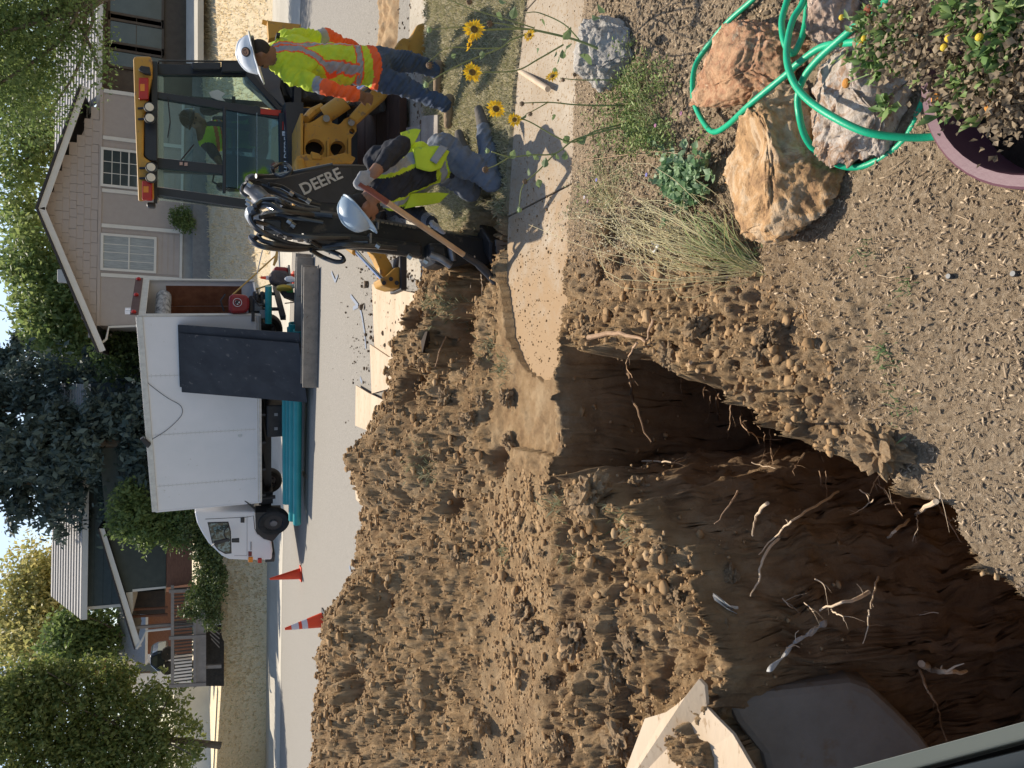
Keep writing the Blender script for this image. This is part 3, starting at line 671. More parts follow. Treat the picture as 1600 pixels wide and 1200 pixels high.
m = M(); m.tube([P(160, 535, YH-.3), P(166, 530, YH-.2), P(170, 511, YH-.05), P(215, 509, YH-.05), P(298, 504, YH-.05)], .045, 8); m.build('downspout', TRIM, h)
m = M(); m.box(P(102, 432, YH+2), (.5, .4, .5)); m.build('roof_vent', TRIM, h, bevel=.03)
# right wing set back, with its roof running away from the street
yw = YH+1.2; a = P(150, 141, yw); bR = P(140, -260, yw)
m = M(); m.bb((a.x+.02, yw, zbase-.3), (bR.x, yw+7, a.z)); m.build('wing_wall', BROWN, h)
ra, rb = P(152, 150, yw-.7), P(140, -260, yw-.7); zr = P(88, 60, yw+4).z
nrow = 15
for i in range(nrow):
    q0, q1 = i/nrow, (i+1)/nrow
    f = lambda q, x: Vector((x, yw-.7+4.7*q, ra.z+(zr-ra.z)*q))
    x0 = P(150, 170, yw).x-1.6*q0
    m = M(); p0, p1 = f(q0, x0), f(q1, x0); m.prism([p0, p1+Vector((0, .05, 0)), p1+Vector((0, 0, .0)), p0+Vector((0, -.02, .045))], (rb.x-x0, 0, 0)); m.build('shingle_course', ROOFL, h)
m = M(); m.bb((ra.x-.5, yw-.75, ra.z-.16), (rb.x, yw-.70, ra.z+.02)); m.build('fascia', TRIM, h)
windowpx(h, 168, 257, 78, 104, yw-.03, BROWN); windowpx(h, 168, 257, 33, 78, yw-.03, BROWN, muntins=(1, 0)); windowpx(h, 168, 257, -30, 31, yw-.03, BROWN)
# walks and the shaded low wall in front
m = M(); m.prism([P(291, -200, 32), P(291, 99, 32), P(309, 99, 30.5), P(309, -200, 30.5)], (0, 0, -.2)); m.build('front_path', CONCF, kind='structure')
gw = empty('garden_wall', P(322, 420, 32.2), 'low grey retaining wall below the windows of the taupe house', 'wall')
ys = [560, 512, 462, 412, 362, 312, 262, 212, 162, 112, 60, 0]
for y0, y1 in zip(ys[:-1], ys[1:]):
    a, b = P(300, y0, 32.3), P(322, y1, 32.3); m = M(); m.bb((a.x+.012, 32.3, b.z-.5), (b.x-.012, 32.9, a.z)); m.build('wall_block', pm('retaining_block', (.16, .16, .165), (.21, .21, .21), 6, .95, .4, 30), gw, bevel=.015)

# the dark blue house beyond the truck cab
DBLUE = pm('dark_blue_siding', (.055, .075, .082), (.075, .095, .10), 4, .85); DOLIVE = pm('dark_green_siding', (.06, .068, .06), (.08, .088, .075), 4, .85)
REDW = pm('red_brown_boards', (.16, .075, .05), (.24, .12, .08), 7, .9, .4, 30, stretch=(1, 1, 5)); DECKW = pm('taupe_deck_paint', (.26, .22, .19), (.33, .28, .24), 6, .85)
YB = 38.0
h2 = empty('split_level_house', P(345, 900, YB), 'two-storey dark blue-green house with a pale roof and a raised timber deck', 'house')
a, b = P(132, 952, YB), P(262, 600, YB)
m = M(); m.bb((a.x, YB, b.z), (b.x, YB+8, a.z)); m.build('upper_wall', DBLUE, h2)
nb = 9
for i in range(nb):
    z0 = b.z+(a.z-b.z)*i/nb; m = M(); m.prism([(a.x+.12, YB-.035, z0+.008), (a.x+.12, YB-.001, z0+.008), (a.x+.12, YB-.001, z0+(a.z-b.z)/nb), (a.x+.12, YB-.01, z0+(a.z-b.z)/nb)], (b.x-a.x-.12, 0, 0)); m.build('clapboard', DBLUE, h2)
m = M(); m.bb((a.x-.02, YB-.05, P(190, 950, YB).z), (a.x+.11, YB-.002, a.z)); m.build('corner_board', TRIM, h2)
ea, eb = P(128, 968, YB-.6), P(128, 600, YB-.6); zr = P(80, 900, YB+4).z
for i in range(12):
    q0, q1 = i/12, (i+1)/12; p0, p1 = Vector((ea.x, YB-.6+4.6*q0, ea.z+(zr-ea.z)*q0)), Vector((ea.x, YB-.6+4.6*q1, ea.z+(zr-ea.z)*q1))
    m = M(); m.prism([p0, p1+Vector((0, .05, 0)), p1, p0+Vector((0, -.02, .05))], (eb.x-ea.x, 0, 0)); m.build('shingle_course', ROOFL, h2)
m = M(); m.bb((ea.x, YB-.66, ea.z-.2), (eb.x, YB-.61, ea.z+.02)); m.build('fascia', TRIM, h2)
# lower front room with its slanting rake
yf = YB-3
m = M(); m.prism([P(165, 826, yf), P(260, 826, yf), P(259, 918, yf), P(196, 926, yf)], (0, 2.9, 0)); m.build('front_room_wall', DOLIVE, h2)
m = M(); m.prism([P(155, 700, yf), P(260, 700, yf), P(260, 825.5, yf), P(166, 825.5, yf)], (0, 2.9, 0)); m.build('front_room_wall', DOLIVE, h2)
m = M(); m.prism([P(207, 921, yf-.03), P(259, 916, yf-.03), P(259, 919, yf-.03), P(207, 925, yf-.03)], (0, .1, 0)); m.build('corner_board', TRIM, h2)
r1, r2 = P(155, 826, yf-.4), P(212, 1014, yf-.4)
m = M(); m.prism([r1, r2, P(221, 1010, yf-.4), P(163, 826, yf-.4)], (0, .06, 0)); m.build('rake_board', TRIM, h2)
m = M(); m.prism([r1+Vector((0, -.05, .0)), r2+Vector((0, -.05, .0)), r2+Vector((0, -.05, .06)), r1+Vector((0, -.05, .06))], (0, 4, 0)); m.build('roof', ROOFD, h2)
m = M(); m.prism([P(196, 924, yf), P(207, 924, yf), P(208, 955, yf), P(206, 960, yf)], (0, 2.8, 0)); m.build('porch_soffit', TRIM, h2)
m = M(); m.prism([P(260, 700, yf-.05), P(300, 700, yf-.05), P(300, 912, yf-.05), P(260, 918, yf-.05)], (0, 2.9, 0)); m.build('skirting', REDW, h2)
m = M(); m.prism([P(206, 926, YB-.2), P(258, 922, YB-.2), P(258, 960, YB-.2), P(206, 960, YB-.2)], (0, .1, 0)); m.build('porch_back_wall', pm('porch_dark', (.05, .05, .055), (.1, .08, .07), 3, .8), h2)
for y, w in ((953, 3), (964, 3)):
    m = M(); m.prism([P(207, y-w/2, yf+1), P(262, y-w/2-3, yf+1), P(262, y+w/2-3, yf+1), P(207, y+w/2, yf+1)], (0, .12, 0)); m.build('porch_post', REDW, h2)
m = M(); m.prism([P(212, 979, yf-.2), P(344, 969, yf-.2), P(344, 973, yf-.2), P(212, 983, yf-.2)], (0, .15, 0)); m.build('porch_post', DECKW, h2)
m = M(); m.tube([P(213, 1014, yf-.45), P(222, 1000, yf-.4), P(228, 986, yf-.3), P(345, 974, yf-.3)], .05, 8); m.build('downspout', TRIM, h2)
# deck
dk = M(); dk.prism([P(307, 915, yf-.4), P(307, 1070, yf-.4), P(322, 1072, yf-.4), P(322, 915, yf-.4)], (0, .08, 0)); dk.build('deck_rim', DECKW, h2)
dk = M(); dk.prism([P(307, 915, yf-.3)+Vector((0, 0, -.02)), P(307, 1068, yf-.3)+Vector((0, 0, -.02)), P(307, 1068, yf-.3)+Vector((0, 0, -.08)), P(307, 915, yf-.3)+Vector((0, 0, -.08))], (0, 2.6, 0)); dk.build('deck_floor', DECKW, h2)
for x in (267, 302):
    m = M(); m.prism([P(x, 915, yf-.45), P(x, 1074, yf-.45), P(x+5, 1074, yf-.45), P(x+5, 915, yf-.45)], (0, .09, 0)); m.build('deck_rail', DECKW, h2)
bal = None; ya = 920
while ya < 1068:
    a, b = P(272, ya, yf-.42), P(302, ya-2, yf-.42)
    if bal is None:
        m = M(); m.bb((-.022, -.02, b.z), (.022, .02, a.z)); o = m.build('baluster', pm('dark_baluster', (.08, .07, .06), None, 4, .8), h2); bal = o.data; z0 = Vector(h2.location); o.location = (a.x, yf-.40, 0)
        for v in bal.vertices: v.co.z = v.co.z
        bl = o.location.copy(); bal_first = o
    else:
        o = link('baluster', bal, None, h2, (a.x, yf-.40, 0))
    ya += 5.2
# balusters: mesh holds coordinates relative to the house; shift along the deck only
for o in list(h2.children):
    if o.name.startswith('baluster'): o.location = (o.location.x, yf-.40, 0)
for y in (922, 995, 1070):
    m = M(); m.prism([P(264, y, yf-.5), P(322, y-3, yf-.5), P(322, y+2, yf-.5), P(264, y+5, yf-.5)], (0, .12, 0)); m.build('deck_post', DECKW, h2)
for y in (1040, 960):
    m = M(); m.prism([P(322, y, yf-.3), P(346, y-1, yf-.3), P(346, y+4, yf-.3), P(322, y+5, yf-.3)], (0, .14, 0)); m.build('deck_post', DECKW, h2)
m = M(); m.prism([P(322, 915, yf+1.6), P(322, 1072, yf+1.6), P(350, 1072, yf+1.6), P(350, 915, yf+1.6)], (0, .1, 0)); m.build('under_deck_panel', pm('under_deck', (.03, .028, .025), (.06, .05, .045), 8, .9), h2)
for i in range(4):
    a, b = P(326+3*i, 985+6*i, yf), P(340+2*i, 975+8*i, yf); m = M(); m.prism([P(324+i*2, 976+i*7, yf), P(343, 990+i*7, yf), P(343, 992+i*7, yf), P(324+i*2, 978+i*7, yf)], (0, .05, 0)); m.build('stair_tread', DECKW, h2)
# farther house and white garden wall
Yg = 48.0
h3 = empty('small_house', P(255, 985, Yg), 'farther small house with a pale hipped roof seen past the deck', 'house')
m = M(); m.prism([P(228, 925, Yg), P(228, 1022, Yg), P(300, 1022, Yg), P(300, 925, Yg)], (0, 6, 0)); m.build('wall', REDW, h3)
n = 9
for i in range(n):
    q = i/n; y1 = 1030+4*q; a, b = P(228-45*q, 920, Yg-.5+3*q), P(228-45*q, 1038-8*q, Yg-.5+3*q); c = P(228-45*(i+1)/n, 1038, Yg-.5+3*(i+1)/n)
    m = M(); m.prism([a, b, b+Vector((0, .36, (c.z-b.z)+.02)), a+Vector((0, .36, (c.z-b.z)+.02))], (0, 0, -.06)); m.build('shingle_course', ROOFL, h3)
m = M(); m.bb((P(228, 1038, Yg-.55).x, Yg-.6, P(231, 1000, Yg-.55).z), (P(228, 920, Yg-.55).x, Yg-.56, P(227, 1000, Yg-.55).z)); m.build('fascia', TRIM, h3)
h4 = empty('white_garage', P(250, 1060, 52), 'bright white garage front glimpsed between the small house and the maple', 'garage')
WHITE = pm('white_paint', (.78, .78, .77), (.70, .70, .70), 2, .5)
m = M(); m.prism([P(196, 1030, 52), P(196, 1085, 52), P(300, 1085, 52), P(300, 1030, 52)], (0, 5, 0)); m.build('wall', WHITE, h4)
m = M(); m.prism([P(213, 1038, 51.9), P(213, 1052, 51.9), P(245, 1052, 51.9), P(245, 1038, 51.9)], (0, .08, 0)); m.build('garage_door', DARKGL, h4)
m = M(); m.prism([P(188, 1026, 51.5), P(192, 1090, 51.5), P(197, 1090, 51.5), P(197, 1026, 51.5)], (0, 6, 0)); m.build('roof', ROOFL, h4)
hw = M(); hw.prism([P(272, 1072, 41), P(276, 1320, 41), P(333, 1320, 41), P(327, 1072, 41)], (0, .3, 0))
hw.build('garden_wall', WHITE, None, label='long low white wall behind the maple at the end of the deck', cat='wall')
for i, (y, c) in enumerate(((1018, (.02, .025, .035)),)):
    t = empty('parked_car', P(258, 1022, 42), 'dark car parked beyond the end of the deck', 'car')
    m = M(); m.prism([P(262, 1016, 42), P(246, 1018, 42), P(234, 1024, 42), P(234, 1040, 42), P(245, 1050, 42), P(262, 1052, 42)], (0, 1.7, 0)); m.build('body', pm('dark_car', c, None, 3, .25, coat=.5), t, bevel=.12)
    m = M(); m.prism([P(246, 1024, 41.99), P(237, 1027, 41.99), P(237, 1038, 41.99), P(246, 1043, 41.99)], (0, -.02, 0)); m.build('window', DARKGL, t)
    for y in (1022, 1045): m = M(); p = P(262, y, 41.95); m.lathe(p, (0, 1, 0), [(.02, 0), (.3, 0), (.33, .05), (.33, .2)], 16); m.build('wheel', pm('tyre', (.02, .02, .02), (.035, .035, .035), 8, .9), t)
# ================================================================ THE BOX TRUCK
WPAINT = pm('white_truck_paint', (.70, .70, .72), (.64, .65, .67), 1.2, .35, coat=.2, spots=(.50, .49, .47), sscale=5, sthr=.68)
ALU = pm('aluminium_trim', (.55, .55, .54), (.42, .42, .42), 8, .4, metal=.6); BLK = pm('black_plastic', (.018, .018, .02), (.035, .035, .038), 5, .5)
TYRE = pm('tyre', (.02, .02, .02), (.04, .038, .035), 8, .9, .5, 60); RUSTW = pm('rust_red_inner_wall', (.13, .045, .022), (.22, .09, .045), 5, .8, .3, 20)
REDL = pm('red_lens', (.45, .02, .015), (.35, .015, .01), 5, .25); AMBER = pm('amber_lens', (.75, .25, .02), None, 5, .25)
Rb, Rt = P(408, 493, 18.15), P(214.5, 494, 18.15); Fb, Ft = P(409.5, 783, 20.5), P(231, 797, 20.55)
ex = (Fb-Rb).normalized(); ez0 = ((Rt-Rb)+(Ft-Fb)).normalized(); ey = ez0.cross(ex).normalized(); ey = ey if ey.y > 0 else -ey; ez = ex.cross(ey); ez = ez if ez.z > 0 else -ez
LB = (Fb-Rb).length; HB = (Rt-Rb).length; WB = 2.25
def TL(a, b, c): return Rb + ex*a + ey*b + ez*c          # along, across, up from the rear lower near corner
TA = (ex, ey, ez)
def tp(x, y, b=0.): return PLN(x, y, tuple(TL(0, b, 0)), tuple(ey))
def tcoord(p): v = Vector(p)-Rb; return v.dot(ex), v.dot(ey), v.dot(ez)
gz = zs(TL(LB/2, 1, 0).x, TL(LB/2, 1, 0).y)
tr = empty('box_truck', (TL(LB/2, 1, 0).x, TL(LB/2, 1, 0).y, gz), 'white cab-over box truck with an open rear, parked across the street', 'truck')
def tbox(m, a0, a1, b0, b1, c0, c1): m.box(TL((a0+a1)/2, (b0+b1)/2, (c0+c1)/2), (a1-a0, b1-b0, c1-c0), TA); return m
m = M(); t = .04
tbox(m, 0.02, LB, 0, t, 0, HB); tbox(m, 0.02, LB, WB-t, WB, 0, HB); tbox(m, LB-t, LB-.001, t, WB-t, 0, HB); tbox(m, .02, LB-t, t, WB-t, HB-t, HB-.001); tbox(m, .02, LB-t, t, WB-t, 0, t)
m.build('box_body', WPAINT, tr)
for k in (.28, .58, .86):
    m = M(); tbox(m, LB*k, LB*k+.012, -.004, -.0005, .14, HB-.12); m.build('panel_seam', ALU, tr)
for c0, c1, pr in ((.0, .06, .012), (.08, .10, .008), (HB-.10, HB+.03, .03)):
    m = M(); tbox(m, .0, LB+.01, -pr, .0-.0006, c0, c1); m.build('side_rail', ALU, tr, bevel=.005)
m = M(); tbox(m, LB, LB+.07, .0, WB, .0, HB-.03); m.build('front_cap', WPAINT, tr, bevel=.05)
# rear frame and inside lining
for b0, b1, c0, c1 in ((0, .10, 0, HB), (WB-.10, WB, 0, HB), (.10, WB-.10, HB-.16, HB)):
    m = M(); tbox(m, -.02, .018, b0, b1, c0, c1); m.build('rear_frame', pm('pale_frame', (.55, .54, .50), (.46, .45, .42), 6, .5), tr, bevel=.006)
m = M(); tbox(m, -.035, -.021, .02, WB-.02, HB-.02, HB+.14); m.build('top_marker_bar', pm('maroon_bar', (.07, .03, .03), (.10, .05, .05), 6, .5), tr)
for b in (.12, 1.1, 2.1): m = M(); m.ball(TL(-.05, b, HB+.07), .05, 8, 6); m.build('marker_light', REDL, tr)
m = M(); tbox(m, .0, .08, .3, .36, HB+.14, HB+.26); tbox(m, .0, .08, .42, .48, HB+.14, HB+.26); m.build('camera_bracket', WPAINT, tr, kind='stuff')
for k in range(9):
    a = .15+k*(LB-.3)/9; m = M(); tbox(m, a, a+(LB-.3)/9-.012, WB-t-.012, WB-t-.001, .3, HB-.5); m.build('lining_board', RUSTW, tr)
    m = M(); tbox(m, a, a+(LB-.3)/9-.012, t+.001, t+.012, .3, HB-.5); m.build('lining_board', RUSTW, tr)
m = M(); tbox(m, LB-t-.014, LB-t-.001, t, WB-t, .3, HB-.04); m.build('lining_board', RUSTW, tr)
m = M(); tbox(m, .3, LB-.1, .15, WB-.15, t+.001, .045); m.build('load_floor', pm('load_floor', (.10, .08, .06), (.16, .13, .1), 5, .9), tr)
# rolled door under the roof with a printed white roll
m = M(); m.cyl(TL(.35, .2, HB-.45), TL(.35, WB-.25, HB-.45), .17, 16); m.build('rolled_sheet', pm('white_roll', (.5, .5, .5), (.06, .06, .07), 6, .7, stretch=(1, 1, 2)), tr)
m = M()
for k in (.28, .58, .86):
    for j in range(24): m.ball(TL(LB*k+.035, -.003, .18+(HB-.36)*j/23), .008, 5, 3); m.ball(TL(LB*k-.025, -.003, .18+(HB-.36)*j/23), .008, 5, 3)
for j in range(40): m.ball(TL(.1+(LB-.2)*j/39, -.012, .03), .010, 5, 3); m.ball(TL(.1+(LB-.2)*j/39, -.03, HB-.03), .010, 5, 3)
m.build('rivets', ALU, tr, kind='stuff')
# folding wire loop and lamp on the near side
m = M(); pts = [tp(x, y, -.02) for x, y in ((216, 575), (225, 592), (240, 606), (262, 622), (282, 634), (284, 648), (270, 664), (255, 676), (235, 688))]; m.tube(catmull(pts, 5), .006, 5); m.build('wire', BLK, tr)
m = M(); m.prism([tp(x, y, -.09) for x, y in ((219, 687), (224, 684), (236, 695), (231, 701))], ey*.085); m.build('side_lamp', BLK, tr, bevel=.01)
m = M(); m.cyl(tp(375, 680, -.002), tp(375, 680, -.012), .05, 14); m.build('vent_ring', ALU, tr)
# chassis
m = M(); tbox(m, .1, LB+1.0, .65, .72, -.28, -.02); tbox(m, .1, LB+1.0, WB-.72, WB-.65, -.28, -.02); 
for a in np.linspace(.2, LB-.2, 7): tbox(m, a, a+.06, .0, WB, -.09, -.001)
m.build('chassis', BLK, tr)
m = M(); tbox(m, .05, .16, .1, WB-.1, -.55, -.43); tbox(m, .08, .14, .6, .68, -.43, -.1); tbox(m, .08, .14, WB-.68, WB-.6, -.43, -.1); m.build('rear_bumper', BLK, tr)
cw = tcoord(tp(429, 821, .0)); RW = .40
def twheel(a, b0, b1, c, dual=False):
    w = M(); c0 = TL(a, b0, c); w.lathe(c0, ey, [(.24, .02), (RW*.7, 0), (RW*.93, .0), (RW, .04), (RW, b1-b0-.04), (RW*.93, b1-b0), (.24, b1-b0)], 28); wo = w.build('wheel', TYRE, tr, smooth_=True)
    w = M(); w.lathe(c0+ey*.03, ey, [(.0, -.03), (.09, -.03), (.10, .02), (.15, .05), (.22, .06), (.245, .0), (.25, .05)], 24); w.build('rim', pm('steel_rim', (.18, .18, .19), (.10, .10, .11), 9, .5, metal=.4), wo, smooth_=True)
    for k in range(6):
        q = 2*PI*k/6; w = M(); w.ball(c0+ey*.06+ex*math.cos(q)*.17+ez*math.sin(q)*.17, .022, 6, 4); w.build('wheel_hole', BLK, wo)
fw_a = cw[0]; fw_c = tcoord(tp(453, 822, .0))[2]+RW
gr = lambda a: fw_c
twheel(fw_a, .08, .30, gr(fw_a)); twheel(fw_a, WB-.30, WB-.08, gr(fw_a))
twheel(1.25, .05, .27, fw_c+.02); twheel(1.25, WB-.3, WB-.05, fw_c+.02); twheel(1.25, .30, .52, fw_c+.02)
m = M(); m.cyl(TL(1.25, .1, fw_c), TL(1.25, WB-.1, fw_c), .07, 10); m.ball(TL(1.25, WB/2, fw_c), .19, 12, 8); m.build('rear_axle', BLK, tr)
m = M(); tbox(m, 2.4, 3.3, .1, .55, -.62, -.12); m.build('fuel_tank', BLK, tr, bevel=.04)
for a in (2.6, 3.0): m = M(); tbox(m, a, a+.08, .085, .099, -.38, -.30); m.build('reflector', pm('grey_tag', (.3, .3, .3), None, 5, .5), tr)
m = M(); m.tube(catmull([TL(.7, .25, -.30), TL(.8, .2, -.42), TL(1.0, .2, -.45)], 5), .035, 8); m.build('mud_strap', BLK, tr)
# cab
out = [(304, 800), (308, 818), (316, 834), (326, 850), (346, 869), (358, 874.5), (392, 876), (425, 875), (426, 862), (424, 845), (412, 841), (401, 832), (399.5, 800)]
cb0 = .12
pts = [tp(x, y, cb0) for x, y in out]
m = M(); m.prism(pts, ey*(WB-2*cb0)); m.build('cab', WPAINT, tr, bevel=.05)
# wheel arch recess, side window, door lines
m = M(); m.prism([tp(x, y, cb0-.004) for x, y in ((400, 801), (401, 833), (412, 842), (424, 845.5), (427, 845), (440, 830), (440, 800))], ey*.3); m.build('wheel_arch', BLK, tr)
win = [(324, 816), (357, 815), (361, 830), (362, 865), (352, 866), (341, 860), (331, 848)]
m = M(); m.prism([tp(x, y, cb0-.006) for x, y in win], ey*.02); w = m.build('side_window', BLK, tr, bevel=.01)
win2 = [(326, 818), (355.5, 817), (359, 831), (360, 863), (353, 864), (342, 858), (332.5, 847)]
m = M(); m.prism([tp(x, y, cb0-.010) for x, y in win2], ey*.003); m.build('pane', pm('truck_glass', (.07, .10, .09), (.22, .32, .34), 7, .12, spots=(.05, .06, .05), sscale=9, sthr=.45, spec=.6), w)
m = M(); m.tube(catmull([tp(x, y, cb0-.016) for x, y in ((357, 822), (351, 829), (351, 838), (357, 844))], 4), .014, 6); m.build('steering_wheel', BLK, w)
def tline(pp, r, mat, name): m = M(); m.tube([tp(x, y, cb0-.001) for x, y in pp], r, 4); return m.build(name, mat, tr)
tline([(321, 811), (386, 808)], .008, BLK, 'door_seam'); tline([(386, 808), (396, 806), (398, 826), (403, 835)], .008, BLK, 'door_seam'); tline([(366, 868), (386, 868)], .006, pm('grey_seam', (.3, .3, .32), None, 3, .6), 'door_seam'); tline([(386, 806), (386, 869)], .006, pm('grey_seam', None or (.3, .3, .32), None, 3, .6), 'door_seam')
m = M(); m.prism([tp(x, y, cb0-.03) for x, y in ((376, 809.5), (382, 809.5), (382, 817), (376, 817))], ey*.028); m.build('door_handle', BLK, tr, bevel=.008)
m = M(); m.prism([tp(x, y, cb0-.012) for x, y in ((391, 847), (393.5, 847), (393.5, 860), (391, 860))], ey*.011); m.build('name_badge', pm('badge_grey', (.2, .2, .22), (.4, .4, .42), 60, .5), tr)
m = M(); m.prism([tp(x, y, cb0-.012) for x, y in ((388, 862), (393.5, 862), (393.5, 869), (388, 869))], ey*.011); m.build('name_badge', pm('badge_dark', (.05, .02, .02), (.25, .03, .03), 60, .5), tr)
m = M(); m.prism([tp(x, y, cb0-.03) for x, y in ((388, 871), (395, 871), (395, 879), (388, 879))], ey*.12); m.build('turn_signal', AMBER, tr, bevel=.01)
m = M(); m.prism([tp(x, y, cb0-.03) for x, y in ((403, 873), (409, 873), (409, 880), (403, 880))], ey*.10); m.build('headlight', REDL, tr, bevel=.01)
m = M(); m.prism([tp(x, y, cb0+.05) for x, y in ((414, 868), (430, 866), (429, 878), (414, 879))], ey*(WB-.35)); m.build('front_bumper', BLK, tr, bevel=.02)
m = M(); m.tube([tp(331, 853, -.02), tp(337, 848, -.10), tp(352, 845, -.14), tp(358, 846, -.14)], .014, 6); mi = m.build('mirror_arm', BLK, tr)
m = M(); m.prism([tp(x, y, -.20) for x, y in ((333, 847), (357, 842), (360, 845), (336, 853))], ey*.05); m.build('mirror', BLK, mi, bevel=.015)
m = M(); m.prism([tp(x, y, -.18) for x, y in ((362, 843), (374, 842), (374, 848), (362, 848))], ey*.05); m.build('lower_mirror', BLK, mi, bevel=.01)
m = M(); m.cyl(TL(LB+.12, .3, -.35), TL(LB+.12, .3, .5), .05, 10); tbox(m, LB+.02, LB+.4, .4, 1.8, -.3, .05); m.build('engine_bay', BLK, tr)
m = M(); m.prism([tp(x, y, -.01) for x, y in ((382, 783), (384, 783), (400, 795), (398, 797))], ey*.03); m.build('intake_bracket', BLK, tr)
# load at the tail
def tpr(x, y, a=-.3): return PLN(x, y, tuple(TL(a, 0, 0)), tuple(ex))
# things behind the truck: at the tail (own things)
Yt = 18.4
t = empty('generator', P(392, 472, Yt), 'red round-shouldered engine tank with a white badge on the truck tail', 'generator')
m = M(); m.prism([P(x, y, Yt-.3) for x, y in ((358, 462), (364, 459), (384, 460), (390, 466), (390, 483), (384, 489), (362, 490), (358, 484))], (0, .55, 0)); m.build('tank', pm('red_engine_paint', (.28, .025, .03), (.20, .018, .022), 5, .4), t, bevel=.07)
m = M(); c = P(371, 472.5, Yt-.33); m.lathe(c, (0, 1, 0), [(.085, 0), (.085, .004), (.095, .004), (.095, 0), (.085, 0)], 24); bd = m.build('badge_ring', WPAINT, t)
m = M(); m.lathe(c, (0, 1, 0), [(0, -.002), (.05, -.002), (.05, .004)], 16); m.build('badge_disc', WPAINT, bd)
m = M(); m.prism([c+Vector((a, -.006, b)) for a, b in ((-.05, .03), (0, .05), (.05, .02), (.04, -.05), (.0, -.01), (-.02, -.05), (-.05, -.04), (-.02, .0))], (0, .003, 0)); m.build('badge_emblem', BLK, bd)
m = M(); m.prism([P(x, y, Yt-.1) for x, y in ((390, 462), (404, 464), (412, 470), (412, 492), (390, 492))], (0, .4, 0)); m.tube([P(392, 462, Yt-.35), P(405, 478, Yt-.4), P(420, 474, Yt-.3)], .02, 6); m.build('engine', BLK, t, bevel=.02)
m = M(); m.tube([P(352, 460, Yt-.3), P(345, 470, Yt-.35), P(350, 486, Yt-.3)], .02, 6); m.build('frame_bar', BLK, t)
t = empty('tool_shelf', P(412, 480, Yt+.1), 'dark cluttered steel shelf of hand tools at the truck tail', 'shelf')
for i, (x0, x1, y0, y1, mt) in enumerate(((396, 400, 455, 500, BLK), (408, 412, 455, 495, BLK), (412, 418, 468, 474, pm('raw_wood', (.55, .40, .25), (.65, .5, .32), 9, .8)), (398, 410, 474, 486, pm('dull_steel', (.16, .17, .17), (.08, .08, .08), 9, .6)), (406, 416, 484, 497, pm('grey_box', (.20, .22, .24), None, 9, .7)), (400, 404, 458, 470, BLK), (393, 398, 487, 502, BLK))):
    m = M(); m.prism([P(x0, y0, Yt-.15-.02*i), P(x1, y0, Yt-.15-.02*i), P(x1, y1, Yt-.15-.02*i), P(x0, y1, Yt-.15-.02*i)], (0, .2, 0)); m.build('shelf_item' if i > 1 else 'shelf_board', mt, t, bevel=.01)
TEAL = pm('teal_pvc', (.02, .25, .26), (.035, .31, .31), 2, .35, spots=(.10, .34, .34), sscale=6, sthr=.66)
def pipe(name, label, a, b, r, group=None, bell=0, mat=TEAL):
    a, b = Vector(a), Vector(b); d = (b-a).normalized(); L = (b-a).length; m = M()
    pr = [(r*.86, .25), (r*.86, 0), (r*(1.18 if bell else 1), 0), (r*(1.18 if bell else 1), .22 if bell else .01), (r, .30 if bell else .02), (r, L), (r*.86, L), (r*.86, L-.3)]
    m.lathe(a, d, pr, 20); o = m.build(name, mat, None, smooth_=True); return tag(o, label, 'pipe', group)
m = M(); c0, c1 = P(419.5, 447, 17.9), P(419.5, 505, 18.2); m.cyl(c0, c1, .075, 16); tag(m.build('teal_pipe', TEAL, None, smooth_=True), 'short upright-lying teal pipe under the red tank at the truck tail', 'pipe')
# long teal pipes lying beside the truck on low blocks
def pp(x, y, dy=0): return P(x, y, 18.3 if y < 600 else 20.6)
gp = [((446, 522), (447, 786), .085, 18.0, 19.7), ((452, 535), (452, 786), .085, 17.8, 19.6), ((459, 505), (457, 812), .095, 17.3, 19.3), ((466, 516), (464, 818), .095, 17.1, 19.1), ((456, 512), (461.5, 800), .09, 17.5, 19.55)]
lab = ['teal sewer pipe at the back of the stack beside the truck', 'teal pipe second from the back in the stack beside the truck', 'upper front teal pipe with a belled end beside the truck', 'lowest teal pipe nearest the steel channels', 'teal pipe wedged in the middle of the stack beside the truck']
for (a, b, r, Ya, Yb), l in zip(gp, lab): pipe('teal_pipe', l, P(*a, Ya), P(*b, Yb), r, 'teal pipes stacked beside the truck', bell=1)
for k, (y, Yc) in enumerate(((560, 17.9), (740, 19.2))):
    a, b = P(462, y, Yc+.3), P(462, y, Yc-.4); z0 = zs(a.x, a.y); m = M(); m.bb((a.x-.05, Yc-.5, z0), (a.x+.05, Yc+.4, a.z-.16)); tag(m.build('timber_block', pm('block_wood', (.2, .15, .1), (.3, .22, .15), 9, .9), None), ('timber block under the belled ends of the teal pipes', 'timber block under the far ends of the teal pipes')[k], 'timber block', 'timber blocks under the teal pipes')
# dark plywood leaning on the truck
DPLY = pm('dark_plywood', (.030, .032, .036), (.052, .055, .06), 2.2, .75, .25, 50, spots=(.12, .11, .10), sscale=9, sthr=.63, stretch=(1, 1, .6))
def lean(label, pts, th=.03):
    m = M(); v = [Vector(p) for p in pts]; n = (v[1]-v[0]).cross(v[2]-v[0]).normalized(); n = n if n.y < 0 else -n; m.prism(v, n*th); return tag(m.build('plywood_sheet', DPLY, None, bevel=.004), label, 'plywood', 'dark plywood sheets leaning on the truck')
def tb(x, y, b): return tp(x, y, b)
lean('rearward dark plywood sheet showing a narrow strip behind the front one', [tb(279, 507, -.06), tb(282, 604, -.06), tb(476, 612, -1.72), tb(469, 520, -1.72)])
lean('front dark scuffed plywood sheet leaning on the truck side', [tb(281, 520, -.11), tb(285, 612, -.11), tb(481, 628, -1.80), tb(468, 536, -1.80)])
tt = []
m = M()
